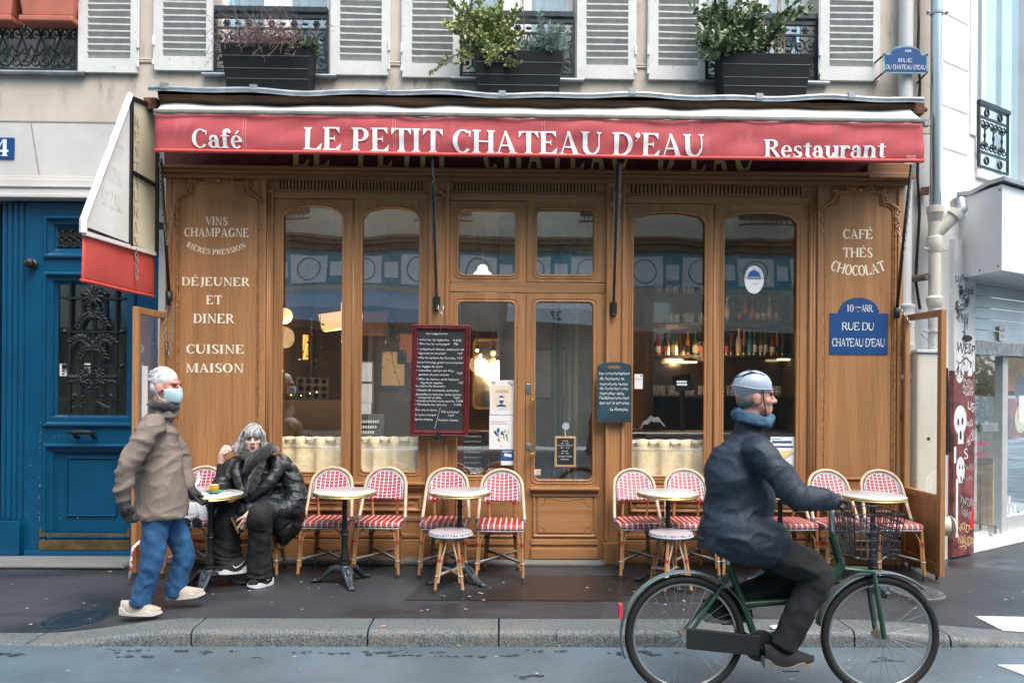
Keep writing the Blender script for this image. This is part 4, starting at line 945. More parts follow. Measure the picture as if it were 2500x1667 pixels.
def chain(m, pts, r=.0045, ln=.034):
    pts = [Vector(p) for p in pts]; d = 0; k = 0
    for a, b_ in zip(pts[:-1], pts[1:]):
        L_ = (b_-a).length; n_ = max(1, int(L_/ln)); dr_ = (b_-a)/n_; u = dr_.normalized(); s1 = u.orthogonal().normalized(); s2 = u.cross(s1)
        for i in range(n_):
            c_ = a+dr_*(i+.5); s = s1 if k % 2 else s2; k += 1; hw = .0095; hl = dr_.length*.62
            m.tube([c_+u*hl*math.sin(q)*1.0+s*hw*math.cos(q) for q in np.linspace(0, 2*math.pi, 9)[:-1]], r*.62, 4, closed=True)
for (pa, pat, pb, pbt) in ((1055,380,1066,738),(1508,398,1498,752)):
    a, b_ = at(pa, pat, 6.72), at(pb, pbt, YF-.07); o = MB(); o.tube([a, b_], .0125, 8); o.cyl(b_+Vector((0,.005,.03)), b_+Vector((0,0,-.06)), .026, .018, 10); o.box(b_.x-.03,b_.x+.03,YF-.075,YF-.04,b_.z-.05,b_.z+.05); o.ball(b_+Vector((0,-.012,-.065)), .02, 8, 6)
    o.build('arm', BLACK if pa > 1200 else M('dark_green_iron', (.01,.022,.022), .4), aw, smooth=40)
for cpts in ([at(1056,390,6.70), at(1066,615,7.0), at(1062,560,7.0)], [at(1515,400,6.70), at(1510,560,6.9), at(1503,628,7.0), at(1500,470,6.95)]): ch = MB(); chain(ch, cpts); ch.build('chain', CHAIN, aw, smooth=True)
o = MB(); a, b_ = at(2226,402,6.72), at(2190,752,YF-.09); o.tube([a, a.lerp(b_, .5)+Vector((-.005,0,0)), b_], .015, 8); o.cyl(b_, b_+Vector((0,0,-.09)), .03, .022, 10); o.build('arm', BLACK, aw, smooth=True)
o = MB(); chain(o, [at(2190,520,6.98), at(2194,560,7.0), at(2206,622,6.9), at(2222,470,6.75)]); o.build('chain', CHAIN, aw, smooth=True); o = MB(); chain(o, [at(2195,748,YF-.1), at(2230,800,6.7), at(2278,842,6.5)]); o.build('chain', CHAIN, aw, smooth=True)
o = MB(); a, b_ = at(392,388,6.75), at(413,720,YF-.09); o.tube([a, at(399,500,6.95), b_], .014, 8); o.cyl(b_+Vector((0,0,.03)), b_+Vector((0,0,-.09)), .032, .02, 10); o.build('arm', BLACK, aw, smooth=True)
o = MB(); chain(o, [at(391,385,6.74), at(395,500,6.9), at(408,598,6.98), at(418,560,6.98), at(424,470,6.98)]); o.build('chain', CHAIN, aw, smooth=True); o = MB(); chain(o, [at(417,735,YF-.09), at(404,760,YF-.1), at(404,840,YF-.1), at(414,872,YF-.1), at(420,830,YF-.1), at(420,738,YF-.1)]); o.build('chain', CHAIN, aw, smooth=True)

# ================================================================== SIDE CHEEK SIGN (left, square to the wall)
xc = sx(383, 7.1, 600)
chk = thing('side_awning', 'white canvas side cheek with black framed cream board and red valance over the blue door', 'awning', (xc, 6.5, 0))
def ck(y, z, dx=0): return (xc+dx, y, z)
zb0 = at(383, 622, 7.08).z; yN = 6.58; yO = 5.86
zpt = at(337, 236, yN).z; zpb = at(383, 300, 7.08).z+.12
zo0, zo1 = at(193, 573, yO).z, at(193, 540, yO).z
fr = MB()
fr.box(xc-.02, xc+.02, yN-.02, yN+.02, zb0-.01, zpt+.01); fr.box(xc-.022, xc+.022, 7.05, 7.095, zb0-.02, zpb)
for (za_, zb_2) in ((zpt-.01, zpb), (at(350,440,6.8).z+.015,)*2): fr.bar((xc, yN+.021, za_), (xc, 7.049, zb_2), .036, .036)
zmid = at(350, 440, 6.8).z
fr.bar((xc,5.9,zb0+.0),(xc,7.05,zb0),.03,.02); fr.box(xc+.02, xc+.10, 7.05, 7.09, at(383,551,7.05).z-.03, at(383,551,7.05).z+.03)
for q in (400,560): zq = at(338,q,6.6).z; fr.tube([(xc-.024,yN-.012,zq-.06),(xc-.024,yN-.012,zq+.06)], .014, 8)
fr.build('frame', BLACK, chk, bevel=.003)
m = MB(); m.add([ck(yN+.02, zb0+.012), ck(7.05, zb0+.012), ck(7.05, zpb), ck(yN+.02, zpt-.02)], [(0,1,2,3)]); bd = m.build('sign_board', CREAMC, chk, solid=.006)
t = MB(); s = 'RESTAURANT'
for k, chh in enumerate(s):
    zk = zpt-.22-k*.125
    put_text(t, MEDIUM, chh, (xc+.004, yN+.10, zk), Vector((0,1,0)), Z, .085, lift=.001)
t.build('lettering', M('faded_red_letter', (.42,.22,.14), .6), bd)
m = MB(); m.add([ck(yN-.021, zb0+.014), ck(yO, zo0+.02), ck(yO, zo1), ck(yN-.021, zpt)], [(0,1,2,3)]); m.build('canvas_cheek', WHITEC, chk, solid=.004)
m = MB(); m.tube([ck(yN-.01, zpt+.012), ck(yO-.012, zo1+.01), ck(yO-.012, zo0+.012)], .028, 4); m.build('canvas_edge', WHITEC, chk)
m = MB(); m.bar(ck(yO, zo0+.012), ck(7.06, zb0+.0), .034, .03); m.build('bottom_rail', WHITEC, chk)
rv = MB(); zr0 = at(193, 688, yO).z; zr1 = at(375, 727, 7.06).z
def rvp(u, w_):
    y = yO+.005+(7.06-yO)*u; zt_ = zo0*(1-u)+zb0*u-.012; zb__ = zr0*(1-u)+zr1*u
    return (xc-.012+.012*math.sin(w_*3)+.005*math.sin(u*9), y-.03*math.sin(w_*2.5)*(1-u), zt_*(1-w_)+zb__*w_)
rv.grid(rvp, 24, 8); rvo = rv.build('valance', REDC2, chk, smooth=True, solid=.003)
h = MB(); h.tube([Vector(rvp(i/20, 1))+Vector((0,0,.01)) for i in range(21)], .014, 6); h.build('hem', REDC2, rvo, smooth=True)
h = MB(); yk = 6.66; chain(h, [(xc+.02,yk,zb0-.02),(xc+.02,yk-.01,zb0-.20),(xc+.025,yk,zb0-.28),(xc+.02,yk+.01,zb0-.1)]); h.build('chain', CHAIN, chk)
t = MB()
for k, s in enumerate(('PETIT','CHATEAU',"D'EAU")): put_text(t, LIGHT, s, (xc+.004, yN-.30, 3.35-.2*k), Vector((0,1,0)), Z, .12, wd=.34, lift=.001)
t.build('faint_lettering', M('ghost_letter', (.79,.78,.73), .75), chk)
# ================================================================== TERRACE FURNITURE
def stripes(nt, s, period, duty, off=0.0):
    f = math_(nt, 'FRACT', math_(nt, 'ADD', math_(nt, 'DIVIDE', s, period), off)); return math_(nt, 'LESS_THAN', f, duty)
def weave(name, red, white, mode):
    m, nt, p, co = base(name); se = nn(nt, 'ShaderNodeSeparateXYZ'); nt.links.new(co, se.inputs[0]); x, y, z = se.outputs
    if mode == 'seat':
        a = stripes(nt, x, .0462, .27, .17); h = stripes(nt, z, .024, .16, .3); row = stripes(nt, y, .0125, .2)
        side = math_(nt, 'LESS_THAN', z, .4495); f = math_(nt, 'MAXIMUM', a, math_(nt, 'MULTIPLY', h, side))
    elif mode == 'back':
        bow = math_(nt, 'MULTIPLY', math_(nt, 'MULTIPLY', x, x), -.9); zz_ = math_(nt, 'ADD', z, bow)
        k = math_(nt, 'ADD', math_(nt, 'MULTIPLY', math_(nt, 'SUBTRACT', .62, z), .22), 1.0)
        a = stripes(nt, math_(nt, 'DIVIDE', x, k), .0385, .21, .63); h = stripes(nt, zz_, .0265, .15); row = h; f = math_(nt, 'MAXIMUM', a, h)
    else:
        r = math_(nt, 'ABSOLUTE', x); a = stripes(nt, x, .021, .5); h = stripes(nt, y, .024, .42); f = math_(nt, 'MAXIMUM', a, math_(nt, 'SUBTRACT', 1, h)); row = h
    n = noise_(nt, co, 60, 3, .6)
    rd = mix_(nt, n, tuple(q*.7 for q in red), tuple(q*1.2 for q in red))
    cc = mix_(nt, f, rd, white)
    nt.links.new(cc, p.inputs['Base Color']); p.inputs['Roughness'].default_value = .3
    bump_(nt, p, math_(nt, 'ADD', f, math_(nt, 'MULTIPLY', row, .6)), .5, .003); return m
SEATM = weave('red_white_woven_seat', (.42,.032,.020), (.52,.59,.61), 'seat'); BACKM = weave('red_white_woven_back', (.36,.030,.042), (.50,.59,.63), 'back'); STOOLM = weave('red_white_woven_stool', (.32,.03,.055), (.42,.47,.50), 'stool')
RATTAN = M('honey_rattan', (.40,.21,.085), .38, var=.3, vs=14, bump=.15, bs=60, stretch=(1,1,.3)); RATTANP = M('pale_rattan', (.56,.42,.29), .38, var=.15, vs=14)
RATD = M('dark_stretcher', (.16,.10,.055), .5, var=.5, vs=9); REDB = M('red_binding', (.36,.035,.03), .4, var=.2, vs=40); TRIM = M('pale_blue_trim', (.38,.52,.60), .4, var=.15); TRIMB = M('blue_trim', (.05,.17,.30), .4); RUBBER = M('rubber_foot', (.03,.045,.05), .7)
def make_chair():
    t = thing('bistro_chair', 'x', 'chair', world=False, group='red and white woven bistro chairs along the shopfront')
    s = MB(); N = 40
    def outline(k, shrink=0):
        an = 2*math.pi*k/N; c, s_ = math.cos(an), math.sin(an); e = .28
        x = math.copysign(abs(c)**e, c)*(.2025-shrink); y = math.copysign(abs(s_)**e, s_)*(.19-shrink)
        return x*(1-.06*(y+.19)/.38), y
    layers = [(.03,.402),(.008,.405),(.0,.413),(-.0015,.428),(0,.440),(.010,.452),(.03,.458),(.10,.457),(.188,.452)]
    vs = []
    for (sh, z) in layers: vs += [(*outline(k, sh), z) for k in range(N)]
    fs = [(i*N+k, i*N+(k+1) % N, (i+1)*N+(k+1) % N, (i+1)*N+k) for i in range(len(layers)-1) for k in range(N)] + [tuple(range(N-1,-1,-1)), tuple((len(layers)-1)*N+k for k in range(N))]
    s.add(vs, fs); so = s.build('seat', SEATM, t, smooth=50)
    e = MB(); e.tube([(*outline(k, .004), .404) for k in range(N)], .0045, 5, closed=True); e.build('seat_edging', TRIM, so, smooth=True)
    def hoop(u, k=1.0, up=0):                             # u 0..1 along the back hoop
        a = math.pi*u
        if u < .3: q = u/.3; x = -.198+.020*q; z = .432+.26*q
        elif u > .7: q = (1-u)/.3; x = .198-.020*q; z = .432+.26*q
        else: q = (u-.3)/.4*math.pi; x = -.178*math.cos(q); z = .692+.162*math.sin(q)**.85 if 0 < q < math.pi else .692
        y = .03+.21*((z-.432)/.42)**.9
        return Vector((x*k, y, z))
    h = MB(); h.tube([hoop(i/36) for i in range(37)], .0145, 10); ho = h.build('back_frame', RATTANP, t, smooth=50)
    h = MB()
    for sg in (-1,1):
        for q in (0,.014): h.tube([(sg*.198+.017*math.cos(w_), .035+.017*math.sin(w_), .452+q) for w_ in np.linspace(0, 2*math.pi, 11)[:-1]], .0045, 5, closed=True)
    h.build('blue_binding', TRIMB, ho, smooth=True)
    def bk(u, v):
        xx = -1+2*u; lo = .598; half = .152; x = half*xx*(1-.10*(1-v)*0); top = .692+.140*math.sqrt(max(0, 1-(xx*.985)**2)); z = lo+(top-lo)*v
        return Vector((x*(1+.05*(1-v)), .03+.21*max(0,(z-.432)/.42)**.9 + .012*(1-xx*xx), z))
    b = MB(); b.grid(bk, 22, 14); bo = b.build('backrest', BACKM, t, smooth=True, solid=.014)
    e = MB(); ed = [bk(i/30, 1)+Vector((0,-.006,0)) for i in range(31)]; e.tube([bk(0,0)+Vector((0,-.006,0))]+ed+[bk(1,0)+Vector((0,-.006,0))], .0055, 6); e.build('back_edging', TRIM, bo, smooth=True)
    u_ = MB()
    for sg in (-1, 1): u_.tube([(sg*.105,.170,.40),(sg*.105,.160,.46),(sg*.108,.125,.60)], .0115, 8)
    uo = u_.build('back_post', RATTAN, t, smooth=50)
    r = MB()
    for sg in (-1, 1): r.cyl((sg*.108,.130,.578),(sg*.108,.124,.604),.0145,n=10)
    r.build('red_binding', REDB, uo, smooth=40)
    for sg in (-1, 1):
        for fr in (1, 0):
            a, b_ = ((sg*.176,-.165,.405),(sg*.19,-.195,.0)) if fr else ((sg*.118,.155,.405),(sg*.142,.185,0))
            a, b_ = Vector(a), Vector(b_); l = MB(); l.tube([a, a.lerp(b_,.5)+Vector((0,0,0)), b_+Vector((0,0,.03))], .0135, 10)
            lo = l.build('leg', RATTAN, t, smooth=50)
            f = MB(); f.cyl(b_+Vector((0,0,.036)), b_, .0165, .0175, 10); f.build('rubber_foot', RUBBER, lo, smooth=40)
            q = a.lerp(b_, .27); f = MB(); f.cyl(q+(a-b_)*.028, q-(a-b_)*.028, .0185, n=10); f.build('red_binding', REDB, lo, smooth=40)
            br = MB(); q0 = a.lerp(b_, .78); inn = Vector((-sg*.017,0,0)); d = (a-b_).normalized()
            pts = [q0+inn, a.lerp(b_,.30)+inn, a.lerp(b_,.20)+inn*1.4, Vector((a.x-sg*.045, a.y*.93, .375)), Vector((a.x-sg*.085, a.y*.88, .402))]
            br.tube(pts, .0075, 6); br.build('brace', RATTAN, lo, smooth=50)
    st = MB()
    def pt(sg, fr, z): 
        a, b_ = ((sg*.176,-.165,.405),(sg*.19,-.195,.0)) if fr else ((sg*.118,.155,.405),(sg*.142,.185,0)); f = 1-z/.405; return Vector(a).lerp(Vector(b_), f)
    for sg in (-1, 1): st.tube([pt(sg,1,.145), pt(sg,1,.145).lerp(pt(-sg,0,.175),.5)+Vector((0,0,.006*sg)), pt(-sg,0,.175)], .0105, 8)
    so_ = st.build('stretcher', RATD, t, smooth=50)
    e = MB()
    for sg in (-1, 1):
        e.tube([pt(sg,1,.147)+Vector((0,-.004,.009)), pt(sg,1,.145).lerp(pt(-sg,0,.175),.5)+Vector((0,-.004,.006*sg+.009)), pt(-sg,0,.175)+Vector((0,-.004,.009))], .0045, 5); q = pt(sg,1,.145); e.tube([q+Vector((.017*math.cos(w_),.017*math.sin(w_),0)) for w_ in np.linspace(0, 2*math.pi, 11)[:-1]], .0045, 5, closed=True)
    e.build('stretcher_edging', TRIM, so_, smooth=True)
    return t
CH = [(486,470,6.72,.0,'woven bistro chair on the far left holding a white bag and sunglasses'),
      (640,640,6.70,0,'woven bistro chair the seated person in the puffer coat sits on'),
      (791,808,6.72,.05,'woven bistro chair just right of the seated person, behind an empty marble table'),
      (928,934,6.72,-.03,'woven bistro chair under the wide left window, left of the big menu board'),
      (1083,1092,6.70,.02,'woven bistro chair below the big menu board, behind a round stool'),
      (1221,1225,6.62,-.02,'woven bistro chair in front of the fixed door leaf with the mask posters'),
      (1562,1556,6.70,.04,'woven bistro chair just right of the café door, left end of the right-hand row'),
      (1689,1682,6.70,-.02,'woven bistro chair between the stool with its table and the passing cyclist'),
      (1812,1797,6.72,.0,'woven bistro chair half hidden behind the cyclist on the left side'),
      (1934,1911,6.72,.03,'woven bistro chair directly behind the cyclist under the taped leaflet'),
      (2053,2034,6.72,0,'woven bistro chair in front of the right oak panel, second from the glass screen'),
      (2192,2158,6.70,-.05,'woven bistro chair in the right corner beside the glass screen')]
ch0 = make_chair()
for k, (ps, ph, Y, rz, lab) in enumerate(CH):
    xx = (at(ps, 1290, Y-.19).x + at(ph, 1150, Y+.22).x)/2; rz += random.uniform(-.06,.06); Y += random.uniform(-.02,.025)
    if k == 0: ch0.location = (xx, Y, 0); ch0.rotation_euler = (0,0,rz); ch0['label'] = lab
    else: dup(ch0, (xx, Y, 0), rz, lab)
CH1X = ch0.location.x
MARBLE = M('veined_marble', (.50,.53,.54), .2, var=.05, vs=5, wear=(.36,.40,.42), wear_t=(.56,.66), ws=3.2)
def make_table():
    t = thing('bistro_table', 'x', 'table', world=False, group='small round marble bistro tables on black iron columns')
    m = MB(); m.lathe([(.0,.712),(.235,.712),(.244,.716),(.2445,.731),(.238,.735),(.0,.735)], (0,0,0), 48); to = m.build('tabletop', MARBLE, t, smooth=40)
    m = MB(); m.lathe([(.243,.700),(.249,.702),(.2515,.707),(.249,.712),(.2515,.717),(.2515,.722),(.248,.727),(.2455,.731),(.2448,.700)], (0,0,0), 48); m.build('brass_rim', POLISHED, to, smooth=50)
    c = MB(); c.lathe([(.07,.70),(.07,.692),(.024,.68),(.019,.64),(.019,.62),(.024,.615),(.024,.60),(.019,.595),(.021,.43),(.032,.425),(.035,.412),(.030,.40),(.035,.39),(.024,.382),(.023,.26),(.030,.255),(.028,.235),(.034,.215),(.036,.19),(.030,.17),(.038,.165),(.038,.15),(.03,.14)], (0,0,0), 20); c.build('column', BLACK, t, smooth=40)
    b = MB(); b.lathe([(.028,.16),(.035,.145),(.055,.125),(.06,.105),(.045,.09),(.02,.085)], (0,0,0), 18)
    for k in range(3):
        an = k*2*math.pi/3-math.pi/2; d = Vector((math.cos(an), math.sin(an), 0)); n_ = Vector((-d.y, d.x, 0))
        for sg in (-1, 0, 1):
            pts = [d*.03+n_*sg*.03+Z*.125, d*.09+n_*sg*.026+Z*.118, d*.14+n_*sg*.020+Z*.075, d*.185+n_*sg*.014+Z*.035, d*.225+n_*sg*.016+Z*.018]
            b.tube(pts, [.020,.019,.017,.015,.015] if sg else [.014,.012,.012,.011,.014], 7)
        b.ball(d*.238+Z*.018, (.03,.03,.018), 10, 7); 
        for sg in (-1,0,1): b.ball(d*.258+n_*sg*.016+Z*.012, (.014,.014,.012), 7, 5)
        b.tube([d*.10+Z*.126, d*.13+Z*.112, d*.14+Z*.09], [.014,.012,.006], 6)
    b.build('base', IRON, t, smooth=50); return t
TB = [(514,6.20,0,'small marble table with brass rim holding an orange espresso cup, beside the seated person'),(842,6.36,.42,'small empty marble table with brass rim between two chairs, next along from the seated person'),(1123,6.40,.9,'small empty marble table with brass rim behind the left round stool'),
      (1631,6.38,.15,'small empty marble table with brass rim behind the right round stool, by the door'),(1905,6.42,.3,'small marble table mostly hidden behind the passing cyclist'),(2131,6.28,0,'small empty marble table with brass rim near the glass screen and manhole')]
tb0 = make_table(); tabs = []
for k, (px, Y, rz, lab) in enumerate(TB):
    xx = at(px, 1205, Y).x
    if k == 0: tb0.location = (xx, Y, 0); tb0['label'] = lab; tabs.append(tb0)
    else: tabs.append(dup(tb0, (xx, Y, 0), rz, lab))
def make_stool():
    t = thing('round_stool', 'x', 'stool', world=False, group='low round woven stools')
    m = MB(); m.lathe([(0,.418),(.150,.418),(.168,.424),(.172,.436),(.166,.447),(.14,.452),(0,.454)], (0,0,0), 40); so = m.build('seat', STOOLM, t, smooth=50)
    m = MB(); m.lathe([(.160,.414),(.171,.418),(.1755,.425),(.172,.431),(.160,.430)], (0,0,0), 40); m.build('seat_edging', TRIM, so, smooth=True)
    for k in range(4):
        an = rad((-118, -62, 62, 118)[k]); a = Vector((.125*math.cos(an), .125*math.sin(an), .416)); b_ = Vector((.20*math.cos(an)*1.12, .19*math.sin(an), 0)); l = MB(); l.tube([a, b_+Z*.03], .0135, 10); lo = l.build('leg', RATTAN, t, smooth=50)
        f = MB(); f.cyl(b_+Z*.036+(a-b_)*.0, b_, .0165, .0175, 10); f.build('rubber_foot', RUBBER, lo, smooth=40)
        q = a.lerp(b_, .40); f = MB(); f.cyl(q+(a-b_)*.026, q-(a-b_)*.026, .0185, n=10); f.build('red_binding', REDB, lo, smooth=40)
        f = MB(); sg = -1 if a.x > 0 else 1; i_ = Vector((sg*.016,0,0)); f.tube([a.lerp(b_,.8)+i_, a.lerp(b_,.42)+i_, a.lerp(b_,.2)+i_*2, Vector((a.x*.35,a.y*1.0,.405)), Vector((0,a.y*1.0,.412))], .0075, 6); f.build('brace', RATTANP, lo, smooth=50)
    s = MB(); e = MB()
    P = lambda k, z: Vector((.125*math.cos(rad((-118,-62,62,118)[k])), .125*math.sin(rad((-118,-62,62,118)[k])), .416)).lerp(Vector((.224*math.cos(rad((-118,-62,62,118)[k])), .19*math.sin(rad((-118,-62,62,118)[k])), 0)), 1-z/.416)
    for (i, j, dz) in ((0,2,0),(1,3,.008)):
        s.tube([P(i,.135), P(i,.135).lerp(P(j,.135),.5)+Z*dz, P(j,.135)], .0105, 8); e.tube([P(i,.135)+Z*.010+Vector((0,-.004,0)), P(i,.135).lerp(P(j,.135),.5)+Z*(dz+.010), P(j,.135)+Z*.010], .0045, 5)
    for k in range(4): q = P(k,.135); e.tube([q+Vector((.017*math.cos(w_),.017*math.sin(w_),0)) for w_ in np.linspace(0, 2*math.pi, 11)[:-1]], .0045, 5, closed=True)
    so = s.build('stretcher', RATTAN, t, smooth=50); e.build('stretcher_edging', TRIM, so, smooth=True); return t
st0 = make_stool(); st0.location = (at(1100,1300,6.20).x, 6.20, 0); st0['label'] = 'round woven stool standing in front of the chairs under the big menu board'
dup(st0, (at(1638,1298,6.20).x, 6.20, 0), .12, 'round woven stool standing to the right of the café door, left of the cyclist')
# things on the woman's table
T1 = tb0.location; tz = .736
def onT(px, py): return gnd(px, py, tz)
c = onT(523, 1203)
sa = thing('saucer', 'small turquoise saucer under the orange espresso cup', 'saucer', (c.x, c.y, tz)); m = MB(); m.lathe([(0,0),(.035,0),(.055,.008),(.066,.014),(.067,.017),(.055,.012),(.03,.006),(0,.006)], (c.x,c.y,tz), 28); m.build('dish', M('turquoise_glaze', (.10,.42,.40), .2, var=.05), sa, smooth=50)
cu = thing('espresso_cup', 'orange yellow espresso cup on a turquoise saucer', 'cup', (c.x, c.y, tz)); m = MB(); z = tz+.007; m.lathe([(0,z),(.022,z),(.025,z+.006),(.033,z+.025),(.037,z+.058),(.0345,z+.058),(.031,z+.025),(.02,z+.012),(0,z+.012)], (c.x,c.y,0), 28); ORG = M('orange_glaze', (.80,.36,.02), .2, var=.06); m.build('bowl', ORG, cu, smooth=50)
m = MB(); m.tube([(c.x-.034-.024*math.sin(q), c.y-.005, z+.034+.019*math.cos(q)) for q in np.linspace(.15, math.pi-.15, 9)], .006, 8); m.build('handle', ORG, cu, smooth=True)
m = MB(); m.lathe([(0,z+.056),(.0345,z+.0565),(.0345,z+.057)], (c.x,c.y,0), 20); m.build('milk_foam', M('cream_foam', (.75,.66,.52), .6), cu)
g = onT(476, 1209); gl = thing('stemmed_glass', 'empty stemmed glass on the table in front of the left chair back', 'glass', (g.x, g.y, tz)); m = MB(); r0 = .036
m.lathe([(0,tz),(.032,tz),(.030,tz+.003),(.005,tz+.008),(.004,tz+.065),(.010,tz+.075),(.030,tz+.10),(.036,tz+.13),(.031,tz+.175),(.0295,tz+.175),(.0345,tz+.13),(.028,tz+.10),(.006,tz+.08),(0,tz+.08)], (g.x,g.y,0), 24); m.build('goblet', glass('goblet_glass', (.97,.98,.98), 3.2), gl, smooth=60)
m = MB()
for (px, py, w_, h_, an) in ((492,1206,.055,.04,.2),(548,1204,.05,.022,-.3)): p = onT(px,py); m.obox((p.x,p.y,tz+.003), (w_*math.cos(an),w_*math.sin(an)*.6,.002), (-h_*math.sin(an),h_*math.cos(an),0), (0,0,.0022))
tag(m.build('paper_napkin', PAPER), 'crumpled white paper slips lying beside the saucer', 'napkin')
# bag and sunglasses on the left chair
bx = CH1X; bz = .462
def bagp(u, v):
    a = 2*math.pi*u; w_ = .145+.02*v-.012*math.sin(v*9); d = .055*(1-.55*v); e = .5
    return (bx+.03+w_*math.copysign(abs(math.cos(a))**e, math.cos(a)), 6.60+d*math.copysign(abs(math.sin(a))**e, math.sin(a))+.006*math.sin(a*7+v*8), bz+.27*v)
m = MB(); m.grid(bagp, 36, 8, True); BAGM = M('white_bag_plastic', (.66,.70,.78), .45, var=.06, vs=6, bump=.3, bs=25)
bag = thing('shopping_bag', 'white carrier bag printed PLEATS PLEASE on the left bistro chair', 'bag', (bx, 6.6, bz)); m.build('bag_body', BAGM, bag, smooth=60)
m = MB(); m.tube([(bx-.03,6.545,bz+.27),(bx-.05,6.535,bz+.20),(bx-.035,6.54,bz+.12),(bx-.10,6.54,bz+.05),(bx+.0,6.535,bz+.015),(bx+.10,6.54,bz+.05),(bx+.08,6.54,bz+.16)], .003, 5); m.build('cord', PAPER, bag)
bpx = lambda px, py: at(px, py, 6.54)
m = MB()
for s, pa, pb, py in (('PLEATS',455,486,1258),('PLEASE',456,486,1269)): a, b_ = bpx(pa,py), bpx(pb,py); put_sans(m, s, ((a.x+b_.x)/2, 6.538, a.z), X, Z, .024, wd=b_.x-a.x, lift=.002)
m.build('lettering', INK, bag)
m = MB(); a = bpx(469,1271)
for sg in (-1,1): m.lathe([(.030,.0),(.038,.0),(.038,.004),(.030,.004)], (a.x+sg*.043,6.524,a.z-.01), 20, 'y')
m.bar((a.x-.012,6.522,a.z),(a.x+.012,6.522,a.z+.001),.006,.007); m.bar((a.x+.08,6.522,a.z+.01),(a.x+.06,6.45,a.z-.02),.006,.006)
sgl = thing('sunglasses', 'dark sunglasses propped against the white bag on the left chair', 'glasses', (a.x, 6.52, bz)); m.build('frame', INK, sgl)
m = MB()
for sg in (-1,1): m.lathe([(0,.0),(.030,.001),(.030,.003),(0,.003)], (a.x+sg*.043,6.525,a.z-.01), 20, 'y')
m.build('lens', M('dark_lens', (.02,.035,.05), .1), sgl)

# ================================================================== BOARDS, POSTERS, SIGNS
YB = 6.99
def pt_(px, py, Y=YB): return at(px, py, Y)
tl, tr_, bl, br_ = pt_(1007,792), pt_(1149,794), pt_(1001,1063), pt_(1143,1066)
ux = (tr_-tl).normalized(); uz = (tl-bl).normalized(); nb = ux.cross(uz)
W_, H_ = (tr_-tl).length, (tl-bl).length
mb = thing('menu_board', 'tall blackboard of suggestions in a mahogany frame hanging left of the café door', 'menu board', (bl.x, YB, bl.z))
O_ = lambda u, v, d=0: bl + ux*u + uz*v + nb*d
m = MB(); fw = .052
for (u0, u1, v0, v1) in ((0,fw,0,H_),(W_-fw,W_,0,H_),(fw,W_-fw,0,fw),(fw,W_-fw,H_-fw,H_)):
    for (i_, dd, sh) in ((0,.012,0),(1,.024,.012),(2,.018,.03)):
        pass
pr2 = [(0,0),(0,.02),(.008,.026),(.016,.020),(.024,.030),(.034,.030),(.042,.014),(.052,.012)]
vs = []
for (d, y) in pr2: vs += [O_(d,d,y), O_(W_-d,d,y), O_(W_-d,H_-d,y), O_(d,H_-d,y)]
m.add(vs, [(4*i+j, 4*i+(j+1)%4, 4*i+4+(j+1)%4, 4*i+4+j) for i in range(len(pr2)-1) for j in range(4)]); m.build('frame', MAHOG, mb)
m = MB(); m.add([O_(.05,.05,.010),O_(W_-.05,.05,.010),O_(W_-.05,H_-.05,.010),O_(.05,H_-.05,.010)], [(0,1,2,3)]); m.add([O_(0,0,-.008),O_(W_,0,-.008),O_(W_,H_,-.008),O_(0,H_,-.008)], [(3,2,1,0)]); bo = m.build('blackboard', SLATE, mb)
m = MB()
def chalk(mm, s, px, py, h, Y, wd=None, al='l', sh=.18):
    o = pt_(px, py, Y-.02); put_sans(mm, s, o+Vector((0,.0,0)), ux if Y == YB else X, uz if Y == YB else Z, h, wd=wd, align=al, shear=sh, lift=.004, jig=.003)
k_ = FPX/YB
rows = [(813,'Les suggestions:',1040,1093),(828,'• Velouté de légumes',1018,1096),(838,'• Terrine de campagne',1018,1097),(851,'• Calamars farcis, julienne de',1019,1132),(861,'légumes et brocolis',1022,1087),(872,'• Filet de canette des Dombes,',1018,1112),
 (883,"sauce à l'orange, gratin aux courgettes",1018,1130),(893,'Le veggie du jour:',1018,1081),(903,'• Lentilles vertes du Puy,',1017,1108),(913,'galettes de pois chiches',1022,1095),(924,'• Filet de merlu, aïoli maison,',1016,1120),(933,'légumes vapeur',1027,1081),
 (941,'La pièce du boucher:',1015,1087),(951,'• Pointe de rumsteak, pommes',1015,1119),(961,'grenailles et mesclun, sauce poivre,',1015,1126),(969,'moutarde ou bleu',1021,1077),(977,'• Crumble pommes, poires, abricots',1014,1108),(986,'• Tartelette aux abricots',1014,1090),
 (999,'Prix nets en euros',1014,1066),(1011,"La maison n'accepte",1013,1064),(1022,'pas les chèques',1013,1056),(1004,'CB minimum',1077,1120),(1013,'15€',1094,1108),(1024,'Cuisine maison',1070,1118)]
pri = [(830,'6,50€',1106,1126),(839,'8€',1108,1118),(862,'15€',1117,1129),(873,'15€',1116,1129),(910,'12€',1116,1129),(934,'17€',1120,1130),(970,'16€',1109,1122),(978,'6,50€',1113,1130),(987,'6,50€',1108,1126)]
for (py, s, a, b_) in rows+pri: chalk(m, s, a, py+3, .0165, YB, wd=(b_-a)/k_)
a, b_ = pt_(1075,994,YB-.025), pt_(1061,1047,YB-.025); m.bar(a, b_, .002, .003, (0,1,0)); m.build('chalk_writing', CHALK, bo)
m = MB(); hk = at(1077,758,7.0); m.tube([hk+Vector((0,-.03,-.0)), hk+Vector((.015,-.04,-.04)), hk+Vector((0,-.04,-.07)), hk+Vector((0,-.035,-.18))], .004, 6); m.tube([hk+Vector((-.022,-.03,.05)), hk+Vector((-.02,-.035,.0)), hk+Vector((0,-.04,-.03)), hk+Vector((.02,-.035,.0)), hk+Vector((.022,-.03,.05))], .004, 6); m.build('hook', STEEL, mb, smooth=True)
